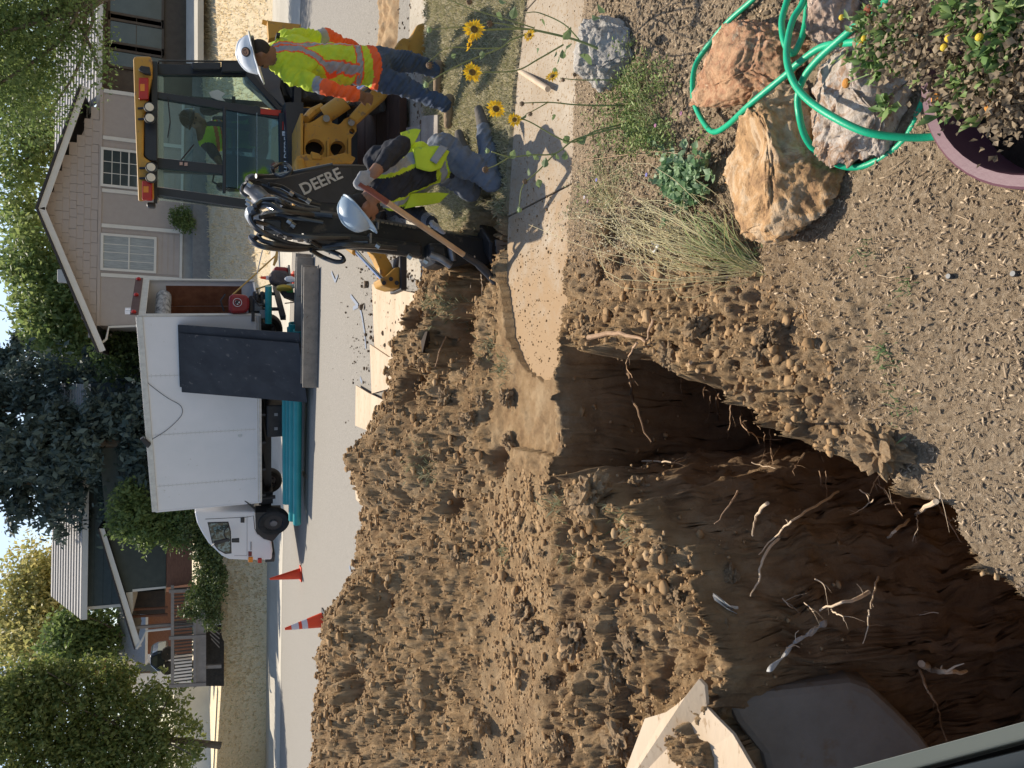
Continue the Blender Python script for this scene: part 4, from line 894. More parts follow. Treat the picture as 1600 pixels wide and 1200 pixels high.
for (x, y, s) in ((291, 595, 5), (297, 583, 7), (296, 590, 3), (286, 575, 3), (284, 562, 3), (300, 594, 4)):
    v = PLN(x, y, tuple(tb(281, 520, -.13)), tuple((Vector(tb(467, 536, -.635))-Vector(tb(281, 520, -.145))).cross(Vector(tb(285, 612, -.145))-Vector(tb(281, 520, -.145)))))
# steel channels on the street
STEEL = pm('weathered_steel', (.20, .19, .175), (.30, .28, .25), 6, .55, .3, 60, metal=.35, spots=(.14, .10, .07), sscale=16, sthr=.62)
def channel(label, a, b, w, hgt):
    """a U channel lying on its back: a, b the ends on the ground (near edge)"""
    a, b = Vector(a), Vector(b); d = (b-a).normalized(); n = Vector((-d.y, d.x, 0)); n = n if n.y > 0 else -n; u = Vector((0, 0, 1))
    t = .02; pr = [(0, 0), (w, 0), (w, hgt), (w-t, hgt), (w-t, t), (t, t), (t, hgt), (0, hgt)]
    m = M(); m.prism([a+n*p+u*q for p, q in pr], b-a); tag(m.build('steel_channel', STEEL, None, bevel=.004), label, 'steel channel', 'steel channels lying on the street')
channel('front steel channel with a smooth grey face, lying on the street', GS(499, 419), GS(496, 606), .34, .30)
channel('rear steel channel showing its hollow side on the street', GS(490, 403), GS(484, 596), .30, .34)
m = M(); m.ball(P(441, 0, 17) if False else GS(481, 438)+Vector((0, 0, .38)), (.07, .05, .12), 8, 6); tag(m.build('plastic_bottle', WPAINT, None), 'small white bottle lying between the two steel channels', 'bottle')
# cones
ORANGE = pm('cone_orange', (.80, .075, .02), (.72, .06, .018), 4, .5); COLLAR = pm('cone_collar', (.62, .58, .62), (.55, .52, .56), 20, .35)
def cone(label, px, py, h_, r, stripes=True, lean=0, black=True, group='orange traffic cones', Y=None):
    b = GS(px, py) if Y is None else Vector((P(px, py, Y).x, Y, zs(P(px, py, Y).x, Y)))
    t = empty('traffic_cone', b, label, 'traffic cone', group)
    ax = Vector((lean, 0, 1)).normalized(); m = M(); m.box(b+Vector((0, 0, .02)), (r*2.5, r*2.5, .04)); m.build('base', BLK if black else ORANGE, t, bevel=.012)
    R = lambda z: r*(1-z/h_)+.025*(z/h_)
    m = M(); m.lathe(b, ax, [(R(.04), .04), (R(h_*.5), h_*.5), (R(h_), h_), (.012, h_)], 24); m.build('cone_body', ORANGE, t, smooth_=True)
    if stripes:
        for z0, z1 in ((.44, .58), (.66, .84)):
            m = M(); m.lathe(b, ax, [(R(z0*h_)+.003, z0*h_), (R(z1*h_)+.003, z1*h_)], 24); m.build('reflective_collar', COLLAR, t, smooth_=True)
cone('plain orange traffic cone nearest the truck bumper', 471, 896, .80, .15, False, -.10, False)
cone('striped orange traffic cone on a black base out on the bare street', 507, 968, .80, .16, True, -.14)
cone('striped orange traffic cone against the far kerb beside the covered compactor', 427, 434, .82, .15, True, -.02, False, Y=20.5)
# covered compactor, cut-off saw, survey tripod
Yc = 18.9; t = empty('plate_compactor', P(455, 436, Yc), 'red-topped compactor half covered by a dark cloth near the far kerb', 'compactor')
m = M(); m.prism([P(x, y, Yc) for x, y in ((427, 419), (432, 416), (450, 417), (452, 440), (428, 436))], (0, .45, 0)); m.build('housing', pm('red_engine_paint', (.28, .025, .03)), t, bevel=.06)
m = M(); m.prism([P(x, y, Yc-.05) for x, y in ((422, 426), (428, 421), (449, 423), (455, 434), (452, 446), (438, 446), (424, 440))], (0, .55, 0)); m.build('cloth_cover', pm('dark_cover', (.085, .07, .07), (.15, .125, .12), 6, .9, .8, 9), t, bevel=.06)
m = M(); m.prism([P(x, y, Yc) for x, y in ((450, 414), (453, 414), (456, 445), (452, 446))], (0, .5, 0)); m.build('base_plate', STEEL, t)
Yc = 18.3; t = empty('cutoff_saw', P(464, 452, Yc), 'small machine with a yellow wheel and green-white body beside the compactor', 'machine')
m = M(); c = P(444, 451, Yc); m.lathe(c, (1, .2, 0), [(.0, -.05), (.13, -.05), (.17, -.02), (.17, .04), (.12, .06), (0, .06)], 20); m.build('yellow_wheel', pm('yellow_plastic', (.6, .42, .06), (.5, .33, .05), 6, .5), t, smooth_=True)
m = M(); m.prism([P(x, y, Yc) for x, y in ((448, 443), (461, 443), (461, 450), (448, 450))], (0, .25, 0)); m.build('body_top', pm('pale_green', (.45, .5, .42), None, 5, .6), t, bevel=.03)
m = M(); m.prism([P(x, y, Yc-.01) for x, y in ((448, 450.2), (458, 450.2), (459, 457), (448, 457))], (0, .25, 0)); m.build('body_bottom', pm('green_paint', (.06, .25, .05), None, 5, .5), t, bevel=.02)
m = M(); m.prism([P(x, y, Yc+.02) for x, y in ((436, 446), (462, 458), (462, 470), (446, 464), (440, 456))], (0, .3, 0)); m.tube([P(445, 474, Yc-.1), P(462, 472, Yc), P(470, 484, Yc-.2)], .015, 6); m.build('engine_block', BLK, t, bevel=.03)
t = empty('tripod', P(440, 420, 20.6), 'thin tripod with yellow tape and rods leaning by the far kerb', 'tripod')
for a, b, r, mt in (((410, 391), (402, 427), .014, ALU), ((430, 400), (362, 462), .02, pm('yellow_wood', (.62, .40, .12), (.5, .32, .1), 6, .7)), ((436, 392), (437, 418), .02, ALU), ((400, 452), (424, 444), .022, pm('yellow_wood', (.62, .40, .12)))):
    m = M(); m.tube([P(*a, 19.6), P(*b, 19.3)], r, 6); m.build('rod', mt, t)
m = M(); m.prism([P(x, y, 19.5) for x, y in ((431, 393), (435, 392), (434, 406), (429, 416), (426, 414), (429, 402))], (0, .01, 0)); m.build('tape', pm('yellow_wood', (.62, .40, .12)), t)
# plywood laid on the street, blocks in the soil
PLY = pm('plywood', (.46, .35, .23), (.58, .46, .33), 2.5, .85, .2, 50, spots=(.36, .25, .15), sscale=26, sthr=.60, stretch=(.35, 1, 1))
def groundsheet(label, pxs, dz=.01, th=.018, tilt=None, mat=PLY):
    m = M(); v = [GS(x, y)+Vector((0, 0, dz)) for x, y in pxs]
    if tilt:
        for q, tz in zip(v, tilt): q.z += tz
    m.prism(v, (0, 0, th)); return tag(m.build('plywood_sheet', mat, None, bevel=.002), label, 'plywood', 'bare plywood sheets laid on the street edge')
groundsheet('largest bare plywood sheet under the stabiliser, lying on the street', [(584, 444), (655, 459), (662, 500), (640, 530), (612, 562), (588, 541)])
groundsheet('second bare plywood sheet partly under spoil beside the largest one', [(583, 538), (613, 558), (650, 560), (640, 600), (586, 615)], .03)
groundsheet('third bare plywood sheet running into the spoil heap', [(563, 602), (583, 614), (640, 640), (600, 680), (562, 665)], .05)
groundsheet('far end of bare plywood poking out of the spoil toward the cones', [(558, 758), (568, 762), (640, 800), (620, 820), (569, 790), (560, 780)], .02)
# ================================================================ PEOPLE: one continuous body each
def figure(root, prims, mats, colour, voxel=.009, fold=.008, seed=0, name='body', faces=None):
    """prims: ('c', a, b, ra, rb) tapered limb or ('e', centre, radii, axes) ellipsoid; fused into one skin"""
    m = M()
    for p in prims:
        if p[0] == 'c':
            a, b = Vector(p[1]), Vector(p[2]); n = 5
            m.tube([a.lerp(b, i/n) for i in range(n+1)], [p[3]+(p[4]-p[3])*i/n for i in range(n+1)], 14)
            m.ball(a, p[3]*.995, 12, 8); m.ball(b, p[4]*.995, 12, 8)
        else: m.ball(p[1], p[2], 16, 10, p[3] if len(p) > 3 else None)
    off = worldloc(root)
    me = newmesh('tmp', [v-off for v in m.V], m.F); o = bpy.data.objects.new('tmp', me); COL.objects.link(o)
    r = o.modifiers.new('r', 'REMESH'); r.mode = 'VOXEL'; r.voxel_size = voxel; s = o.modifiers.new('s', 'SMOOTH'); s.factor = .6; s.iterations = 7
    dg = bpy.context.evaluated_depsgraph_get(); dg.update(); ob = o.evaluated_get(dg); b = bpy.data.meshes.new_from_object(ob); bpy.data.objects.remove(o)
    n = len(b.vertices); V = np.zeros(n*3); b.vertices.foreach_get('co', V); V = V.reshape(-1, 3); Nn = np.zeros(n*3); b.vertices.foreach_get('normal', Nn); Nn = Nn.reshape(-1, 3)
    def near(Pw):
        best = np.full(len(Pw), 1e9); k = np.zeros(len(Pw), int); tt = np.zeros(len(Pw))
        for i, p in enumerate(prims):
            if p[0] == 'c':
                a, c = np.array(p[1]), np.array(p[2]); d = c-a; t = np.clip(((Pw-a)@d)/(d@d), 0, 1); q = np.linalg.norm(Pw-a-t[:, None]*d, axis=1)-(p[3]+(p[4]-p[3])*t)
            else:
                c = np.array(p[1]); R = np.array(p[2]) if isinstance(p[2], (tuple, list)) else np.array([p[2]]*3); A = np.array([tuple(v) for v in p[3]]) if len(p) > 3 else np.eye(3)
                l = (Pw-c)@A.T; rr = np.linalg.norm(l/R, axis=1); q = (rr-1)*R.min(); t = np.zeros(len(Pw))
            w = q < best; best = np.where(w, q, best); k = np.where(w, i, k); tt = np.where(w, t, tt)
        return k, tt
    Pw = V+np.array(off); k, tt = near(Pw); mv, cloth = colour(Pw, k, tt)
    f = (vnoise(Pw[:, 0]*11, Pw[:, 1]*11, Pw[:, 2]*17+seed)-.5)*2*fold + (vnoise(Pw[:, 0]*30, Pw[:, 1]*30, Pw[:, 2]*34+seed)-.5)*fold*.9
    ws = P_ = (vnoise(Pw[:, 0]*7+Pw[:, 2]*5, Pw[:, 1]*7, Pw[:, 2]*34+Pw[:, 0]*22+seed)-.5); f = f+fold*1.5*(.35-np.abs(ws)*1.6)
    V = V+Nn*(f*cloth)[:, None]; b.vertices.foreach_set('co', V.ravel())
    nf = len(b.polygons); c = np.zeros(nf*3); b.polygons.foreach_get('center', c); c = c.reshape(-1, 3)+np.array(off); k, tt = near(c); mi, _ = colour(c, k, tt)
    b.materials.clear()
    for q in mats: b.materials.append(q)
    b.polygons.foreach_set('material_index', mi.astype(np.int32)); b.polygons.foreach_set('use_smooth', np.ones(nf, bool)); b.update()
    return link(name, b, None, root)
def hand_prims(wrist, palm_dir, finger_curl, side, s=1.0):
    """palm, four unequal bent fingers and a thumb; palm_dir along the hand, side towards the thumb, finger_curl towards the palm"""
    w, d, c, t = Vector(wrist), Vector(palm_dir).normalized(), Vector(finger_curl).normalized(), Vector(side).normalized(); pr = []
    k = w+d*.085*s
    for i, (L, o) in enumerate(((.070, .030), (.078, .010), (.073, -.010), (.058, -.029))):
        b = k+t*o*s; pr.append(('c', tuple(w+t*o*.5*s), tuple(b), .017*s, .0125*s))
        m1 = b+(d*.75+c*.65).normalized()*L*.5*s; m2 = m1+(d*.05+c*1.0).normalized()*L*.45*s
        pr += [('c', tuple(b), tuple(m1), .0115*s, .0105*s), ('c', tuple(m1), tuple(m2), .0105*s, .009*s)]
    a = w+t*.026*s+d*.02*s; b = a+(t*.6+d*.8).normalized()*.04*s; e = b+(d*.6+c*.8).normalized()*.035*s
    pr += [('c', tuple(a), tuple(b), .014*s, .012*s), ('c', tuple(b), tuple(e), .012*s, .010*s)]
    return pr
def head_prims(c, up, fwd, s=1.0):
    c, up, fwd = Vector(c), Vector(up).normalized(), Vector(fwd).normalized(); fwd = (fwd-up*fwd.dot(up)).normalized(); rt = fwd.cross(up)
    A = (rt, fwd, up)
    pr = [('e', tuple(c), (.076*s, .095*s, .105*s), A), ('e', tuple(c+fwd*.03*s-up*.06*s), (.056*s, .066*s, .062*s), A), ('e', tuple(c+fwd*.096*s-up*.018*s), (.015*s, .022*s, .026*s), A),
          ('e', tuple(c+fwd*.080*s-up*.062*s), (.028*s, .014*s, .011*s), A), ('e', tuple(c+fwd*.078*s+up*.018*s), (.05*s, .016*s, .012*s), A)]
    for q in (-1, 1): pr.append(('e', tuple(c+rt*q*.078*s-fwd*.005*s-up*.01*s), (.012*s, .02*s, .032*s), A))
    return pr, A
def face_bits(root, c, A, s=1.0, brows=True):
    rt, fwd, up = A; c = Vector(c)
    for q in (-1, 1):
        m = M(); m.ball(c+fwd*.083*s+rt*q*.032*s+up*.002*s, .0115*s, 8, 6); m.build('eye', pm('eye_dark', (.03, .02, .015), None, 5, .3), root)
    m = M(); m.ball(c+fwd*.093*s-up*.060*s, (.022*s, .006*s, .004*s), 8, 5, A); m.build('mouth', pm('lip', (.16, .06, .05), None, 5, .6), root)
def helmet(root, c, up, fwd, mat, full=True, emblem=None, s=1.0, name='hard_hat'):
    c, up, fwd = Vector(c), Vector(up).normalized(), Vector(fwd).normalized(); fwd = (fwd-up*fwd.dot(up)).normalized(); rt = fwd.cross(up); m = M(); seg = 36; V = []; rings = []
    for i in range(9):
        a = (PI/2)*i/8; r, hh = math.cos(a), math.sin(a); rings.append((r if r > .02 else .02, hh*.125*s, 0))
    prof = [(1.22 if full else 1.06, -.010*s, 1), (1.24 if full else 1.08, -.004*s, 1)]+[(1.02, .004*s, 0)]+rings
    for r, hh, br in prof:
        for k in range(seg):
            a = 2*PI*k/seg; f = math.cos(a); x = r*.118*s; y = r*.142*s
            ext = (.055*s*max(0, f)**2 if br else 0)
            rib = .004*s*max(0, math.cos(a*6)) * (0 if br else 1)*(hh > .02)
            V.append(c+rt*math.sin(a)*(x+rib)+fwd*(f*(y+rib)+ext)+up*(hh-(.012*s*max(0, f) if br else 0)))
    F = [(i*seg+k, i*seg+(k+1) % seg, (i+1)*seg+(k+1) % seg, (i+1)*seg+k) for i in range(len(prof)-1) for k in range(seg)]
    m.add(V, F); o = m.build(name, mat, root, smooth_=True)
    m = M(); m.tube([c-rt*.11*s+up*.0, c-rt*.06*s-up*.02-fwd*.12*s, c+rt*.06*s-up*.02-fwd*.12*s, c+rt*.11*s], .012*s, 6); m.build('suspension_band', BLK, o)
    m = M(); m.tube(catmull([c+fwd*.142*s+up*.01, c+fwd*.10*s+up*.092*s, c+up*.128*s, c-fwd*.10*s+up*.092*s, c-fwd*.142*s+up*.01], 6), .009*s, 6); m.build('crown_ridge', mat, o, smooth_=True)
    if emblem:
        d = (Vector(emblem)).normalized(); q = c+up*.048*s+rt*d.dot(rt)*.112*s+fwd*d.dot(fwd)*.136*s; n = (d+up*.35).normalized()
        m = M(); m.lathe(q, n, [(0, .012), (.034, .010), (.036, .0)], 20); e1 = m.build('emblem', BLK, o)
        m = M(); m.lathe(q, n, [(0, .0145), (.028, .013)], 20); m.build('emblem_disc', pm('emblem_tan', (.55, .30, .18), None, 5, .6), o)
        lx = n.cross(up).normalized()*-1; uy = n.cross(lx) if n.cross(lx).dot(up) > 0 else -n.cross(lx)
        text_mesh('CS', .034, BLK, 'emblem_letters', q+n*.015, uy.cross(n), uy, o, .001)
    return o
SKIN = pm('skin', (.30, .16, .10), (.24, .12, .075), 14, .6, .15, 120); SKIND = pm('skin_tan', (.22, .11, .065), (.17, .085, .05), 14, .6, .15, 120)
JEANS = pm('blue_jeans', (.035, .055, .10), (.085, .11, .16), 5, .9, .5, 160, detail=8, spots=(.14, .14, .14), sscale=7, sthr=.60); GREYJ = pm('grey_work_trousers', (.10, .115, .145), (.17, .185, .215), 5, .9, .5, 120, detail=8, spots=(.24, .21, .17), sscale=6, sthr=.60)
HIV = pm('hi_vis_yellow', (.54, .66, .035), (.42, .53, .03), 5, .75, .3, 60, spots=(.30, .40, .08), sscale=8, sthr=.63); HIO = pm('hi_vis_orange', (.85, .13, .03), (.75, .10, .025), 5, .75, .3, 60)
REFL = pm('reflective_grey', (.30, .31, .33), (.24, .25, .27), 7, .45); BSHIRT = pm('black_shirt', (.012, .013, .018), (.030, .032, .042), 5, .85, .4, 70)
GLOVE = pm('grey_glove', (.36, .36, .36), (.24, .24, .25), 20, .85, .4, 90); BOOT = pm('tan_boot', (.30, .21, .12), (.22, .15, .09), 12, .8, .4, 50); BOOTG = pm('dark_boot', (.09, .08, .07), (.14, .12, .10), 12, .85, .4, 50)
WHAT = pm('white_helmet', (.80, .82, .84), (.74, .76, .78), 3, .35, coat=.2); BHAT = pm('pale_blue_helmet', (.34, .43, .50), (.38, .47, .54), 3, .32, coat=.3); KHAT = pm('black_helmet', (.01, .011, .014), None, 3, .3)
HAIR = pm('dark_hair', (.02, .015, .012), (.035, .027, .02), 30, .8, .5, 90)

# worker standing behind the backhoe, seen from behind
hip = P(584, 106, 6.56)
w1 = empty('person', (P(715, 140, 6.5).x, 6.55, Z(P(715, 140, 6.5).x, 6.55)), 'standing worker in yellow and orange high-visibility shirt, blue jeans and white hard hat', 'person')
P1 = []
chest, waist = P(466, 94, 6.50), P(530, 101, 6.55)
up1 = (chest-hip).normalized(); rt1 = Vector((.93, .36, 0)); rt1 = (rt1-up1*rt1.dot(up1)).normalized(); fw1 = up1.cross(rt1)
A1 = (rt1, fw1, up1)
P1 += [('e', tuple(chest), (.215, .135, .20), A1), ('e', tuple(waist), (.195, .135, .19), A1), ('e', tuple(hip+up1*.02), (.20, .145, .13), A1), ('c', tuple(chest+up1*.1), tuple(hip), .15, .155)]     # 0-3 torso
shL, shR = P(453, 118, 6.42), P(449, 62, 6.62)
elL, wrL = P(508, 136, 6.30), P(561, 149, 6.34); elR, wrR = P(512, 56, 6.78), P(556, 74, 7.0)
P1 += [('c', tuple(shL), tuple(elL), .080, .064), ('c', tuple(elL), tuple(wrL), .060, .050), ('c', tuple(shR), tuple(elR), .075, .055), ('c', tuple(elR), tuple(wrR), .052, .042)]   # 4-7 arms
kL, aL, kR, aR = P(648, 142, 6.50), P(700, 164, 6.44), P(648, 97, 6.72), P(694, 112, 6.78)
aL.z = max(aL.z, .11); aR.z = max(aR.z, .11)
P1 += [('c', tuple(hip-rt1*.09), tuple(kL), .112, .082), ('c', tuple(kL), tuple(aL), .078, .066), ('c', tuple(hip+rt1*.09), tuple(kR), .112, .082), ('c', tuple(kR), tuple(aR), .078, .066)]  # 8-11 legs
hc = P(406, 84, 6.40); hu = Vector((-.25, .22, 1)); hf = Vector((-.85, .5, -.45)); hp, HA = head_prims(hc, hu, hf)
P1 += [('c', tuple(chest+up1*.12), tuple(hc-Vector(HA[2])*.05), .068, .06)]+hp  # 12 neck, 13-19 head
toe = Vector((-.88, .30, 0)).normalized()
nf = len(P1)
for a in (aL, aR):
    g = Z(a.x, a.y)+.0; b = Vector((a.x, a.y, g+.055)); P1 += [('c', tuple(a), tuple(b), .055, .05), ('c', tuple(b-toe*.05), tuple(b+toe*.16-Vector((0, 0, .012))), .048, .040)]
nh = len(P1)
P1 += hand_prims(wrL, (wrL-elL), Vector((-.2, .9, -.2)), Vector((-.7, .3, .2))) + hand_prims(wrR, (wrR-elR), Vector((-.8, .3, 0)), Vector((-.3, .6, .5)))
def col1(p, k, t):
    mi = np.zeros(len(p), int); s = (p-np.array(hip))@np.array(up1); l = (p-np.array(hip))@np.array(rt1); cl = np.ones(len(p))
    tor = k <= 3; mi[:] = 0
    band = lambda v, c, w: np.abs(v-c) < w
    mi = np.where(band(s, .165, .036), 1, mi); mi = np.where(band(s, .165, .024), 2, mi)
    lc = .115-.10*np.clip((s-.44)/.2, 0, 1)
    for sg in (1, -1):
        q = tor & (s > .165); mi = np.where(q & band(l*sg, lc, .036), 1, mi); mi = np.where(q & band(l*sg, lc, .023), 2, mi)
    mi = np.where(tor & (s < .055), 1, mi); mi = np.where(tor & (s < -.02), 3, mi)
    up_ = (k == 4) | (k == 6); mi = np.where(up_, np.where(t > .92, 1, np.where(t > .72, 2, 0)), mi); mi = np.where((k == 5) | (k == 7), 1, mi)
    mi = np.where(((k == 5) | (k == 7)) & (t > .97), 4, mi)
    mi = np.where((k >= 8) & (k <= 11), 3, mi); mi = np.where((k >= 12) & (k < nf), 4, mi); mi = np.where((k >= nf) & (k < nh), 5, mi); mi = np.where(k >= nh, 4, mi)
    cl = np.where(mi >= 4, .15, 1.0); return mi, cl
figure(w1, P1, [HIV, HIO, REFL, JEANS, SKIND, BOOT], col1, .009, .015, 3)
face_bits(w1, hc, HA); helmet(w1, hc+HA[2]*.045, hu, hf, WHAT, True, emblem=(-.25, -1, .2))
m = M(); m.ball(hc-HA[1]*.02-HA[2]*.01, (.080, .088, .085), 14, 10, HA); m.build('hair', HAIR, w1, smooth_=True)
m = M(); m.prism([P(432, 51, 6.36), P(438, 51, 6.36), P(438, 55, 6.36), P(432, 55, 6.36)], (0, .12, 0)); m.build('label_tab', BLK, w1)

# worker kneeling at the pit with a long bar
hip2 = P(694, 248, 5.62)
w2 = empty('person', (P(770, 260, 5.5).x, 5.5, 0), 'kneeling worker in black shirt, yellow vest and pale blue hard hat at the pit edge', 'person')
chest2 = P(612, 282, 5.50); up2 = (chest2-hip2).normalized(); rt2 = Vector((.75, -.55, .35)); rt2 = (rt2-up2*rt2.dot(up2)).normalized(); fw2 = up2.cross(rt2)
A2 = (rt2, fw2, up2)
sh2L, sh2R = P(586, 252, 5.38), P(612, 322, 5.68)
el2L, wr2L = P(626, 226, 5.18), P(584, 270, 5.0); el2R, wr2R = P(655, 336, 5.62), P(678, 348, 5.38)
k2L, a2L = P(772, 281, 5.32), P(772, 206, 5.52); k2R, a2R = P(764, 303, 5.78), P(765, 245, 6.0)
for q in (k2L, k2R): q.z = max(q.z, .085)
a2L.z = .075; a2R.z = .075
P2 = [('e', tuple(chest2), (.215, .14, .19), A2), ('e', tuple(chest2.lerp(hip2, .5)), (.195, .14, .18), A2), ('e', tuple(hip2), (.185, .15, .13), A2), ('c', tuple(chest2+up2*.06), tuple(hip2), .15, .15),
      ('c', tuple(sh2L), tuple(el2L), .085, .066), ('c', tuple(el2L), tuple(wr2L), .062, .040), ('c', tuple(sh2R), tuple(el2R), .075, .060), ('c', tuple(el2R), tuple(wr2R), .055, .040),
      ('c', tuple(hip2+rt2*.07), tuple(k2L), .125, .085), ('c', tuple(k2L), tuple(a2L), .080, .060), ('c', tuple(hip2-rt2*.08), tuple(k2R), .12, .08), ('c', tuple(k2R), tuple(a2R), .078, .060)]
hc2 = P(565, 325, 5.46); hu2 = Vector((-.66, .05, .70)); hf2 = Vector((-.70, .15, -.72)); hp2, HA2 = head_prims(hc2, hu2, hf2, 1.04)
P2 += [('c', tuple(chest2+up2*.10), tuple(hc2-HA2[2]*.05), .075, .066)]+hp2
n2 = len(P2)
for a, tv in ((a2L, Vector((.8, .45, .0))), (a2R, Vector((.8, .45, 0)))):
    tv.normalize(); P2 += [('c', tuple(a), tuple(a+tv*.06), .055, .052), ('c', tuple(a+tv*.04), tuple(a+tv*.22+Vector((0, 0, .01))), .050, .038)]
n3 = len(P2)
bar_a, bar_b = P(567, 290, 5.02), P(764, 425, 5.30); bd = (bar_b-bar_a).normalized()
P2 += hand_prims(wr2L, (P(556, 290, 5.0)-wr2L), Vector((-.2, 1, -.2)), -bd, 1.15) + hand_prims(wr2R, (P(696, 376, 5.20)-wr2R), Vector((0, -1, 0)), -bd, 1.15)
def col2(p, k, t):
    mi = np.full(len(p), 0); s = (p-np.array(hip2))@np.array(up2); l = (p-np.array(hip2))@np.array(rt2); f = (p-np.array(hip2))@np.array(fw2)
    tor = k <= 3
    vest = tor & ((np.abs(l) > .085) & (s > .06) | ((s > .06) & (s < .20)))
    mi = np.where(vest, 1, mi); mi = np.where(vest & (np.abs(np.abs(l)-.135) < .028), 2, mi); mi = np.where(vest & (np.abs(s-.13) < .027), 2, mi)
    mi = np.where(tor & (s < .02), 3, mi)
    mi = np.where((k >= 4) & (k <= 7), 0, mi); mi = np.where(((k == 5)) & (t > .86), 4, mi)
    mi = np.where((k >= 8) & (k <= 11), 3, mi); mi = np.where((k >= 12) & (k < n2), 4, mi); mi = np.where((k >= n2) & (k < n3), 5, mi); mi = np.where(k >= n3, 6, mi)
    return mi, np.where(mi >= 4, .15, 1.0)
figure(w2, P2, [BSHIRT, HIV, REFL, GREYJ, SKIN, BOOTG, GLOVE], col2, .009, .015, 9)
face_bits(w2, hc2, HA2, 1.04); helmet(w2, hc2+HA2[2]*.045, hu2, hf2, BHAT, False, s=.98)
m = M(); m.ball(hc2-HA2[1]*.02+HA2[2]*.005, (.084, .092, .088), 14, 10, HA2); m.build('hair', HAIR, w2, smooth_=True)
m = M(); m.ball(hc2+HA2[1]*.045-HA2[2]*.085, (.052, .055, .038), 12, 8, HA2); m.build('beard', HAIR, w2, smooth_=True)
# open vest panel hanging from the back, with its grey bands; and trouser cuffs
def cloth_panel(name, parent, pts_a, pts_b, mat, wav=.012, th=.006, n=10):
    A_, B_ = catmull(pts_a, n), catmull(pts_b, n); rows = 8; V = []; k_ = min(len(A_), len(B_))
    for i in range(k_):
        for j in range(rows+1):
            q = A_[i].lerp(B_[i], j/rows); V.append(q+Vector((0, -wav*mnoise.noise(q*9)*2, 0)))
    F = [(i*(rows+1)+j, i*(rows+1)+j+1, (i+1)*(rows+1)+j+1, (i+1)*(rows+1)+j) for i in range(k_-1) for j in range(rows)]
    m = M(); m.add(V, F); o = m.build(name, mat, parent, smooth_=True); s = o.modifiers.new('solid', 'SOLIDIFY'); s.thickness = th; return o
v = cloth_panel('vest_tail', w2, [P(626, 207, 5.46), P(645, 201, 5.45), P(657, 203, 5.44)], [P(632, 232, 5.42), P(645, 226, 5.40), P(652, 215, 5.42)], HIV)
v = cloth_panel('vest_tail', w2, [P(645, 232, 5.40), P(680, 228, 5.38), P(703, 236, 5.36)], [P(650, 262, 5.36), P(672, 268, 5.34), P(690, 262, 5.35)], HIV)
cloth_panel('vest_band', w2, [P(688, 226, 5.355), P(700, 231, 5.345)], [P(672, 250, 5.345), P(682, 256, 5.335)], REFL, .0)
cloth_panel('vest_tail', w2, [P(640, 303, 5.50), P(680, 300, 5.50), P(702, 302, 5.5)], [P(632, 326, 5.52), P(655, 322, 5.5), P(688, 316, 5.5)], HIV)
for t_, w_ in ((.22, 5), (.36, 4), (.50, 6), (.66, 5), (.80, 4)):
    x, y, Yt = 586+40*t_, 248-26*t_, 5.38-.20*t_-.088
    m = M(); m.prism([P(x-w_*.5, y-3, Yt), P(x+w_*.2, y-4.5, Yt), P(x+w_*.5, y+1.5, Yt), P(x, y+3.5, Yt)], (0, .02, 0)); m.build('sleeve_print', pm('sleeve_print', (.5, .5, .55), None, 5, .8), w2)
for k in range(6):
    c = wr2R.lerp(el2R, .12+.06*k); m = M(); m.lathe(c, (el2R-wr2R), [(.052, -.002), (.0535, 0), (.052, .002)], 16); m.build('cuff_line', REFL, w2)
# the digging bar, a thing of its own
t = empty('spade', bar_a, 'long wooden-handled spade held by the kneeling worker, blade down in the pit', 'spade')
m = M(); m.tube([bar_a-bd*.03, bar_a+bd*.20], [.020, .021], 12); m.build('grip', pm('red_brown_grip', (.16, .045, .03), (.2, .06, .04), 6, .6), t, smooth_=True)
m = M(); bb = bar_a.lerp(bar_b, .78); m.tube([bar_a+bd*.20, bb], [.021, .020], 12); m.build('shaft', pm('handle_wood', (.42, .25, .13), (.52, .33, .18), 9, .6, stretch=(1, 1, 1)), t, smooth_=True)
m = M(); m.tube(catmull([bb, bar_a.lerp(bar_b, .92), P(774, 440, 5.3)], 5), [.024]*5+[.03]*5+[.035], 10); m.build('socket', BLK, t, smooth_=True)
m = M(); bl = P(774, 441, 5.3); m.prism([bl+Vector((-.07, 0, .02)), bl+Vector((.07, .02, .04)), bl+Vector((.07, .06, -.2)), bl+Vector((0, .07, -.28)), bl+Vector((-.08, .06, -.2))], (0, .006, 0)); m.build('blade', STEEL, t, bevel=.002)
# second handle lying across the walk
b0, b1 = G(856, 139, .05), P(772, 84, 5.75)
t = empty('shovel', b0, 'wooden shovel handle resting across the edge of the walk', 'shovel')
m = M(); m.tube([b0, b1], .019, 12); m.build('shaft', pm('pale_handle', (.50, .38, .26), (.6, .47, .33), 9, .6), t, smooth_=True)
m = M(); d = (b1-b0).normalized(); m.tube([b1, b1+d*.12], [.022, .03], 10); m.prism([b1+d*.1+Vector((-.1, 0, 0)), b1+d*.1+Vector((.1, 0, 0)), b1+d*.4+Vector((.1, 0, -.02)), b1+d*.5+Vector((0, 0, -.03)), b1+d*.4+Vector((-.1, 0, -.02))], (0, 0, .008)); m.build('blade', BLK, t)

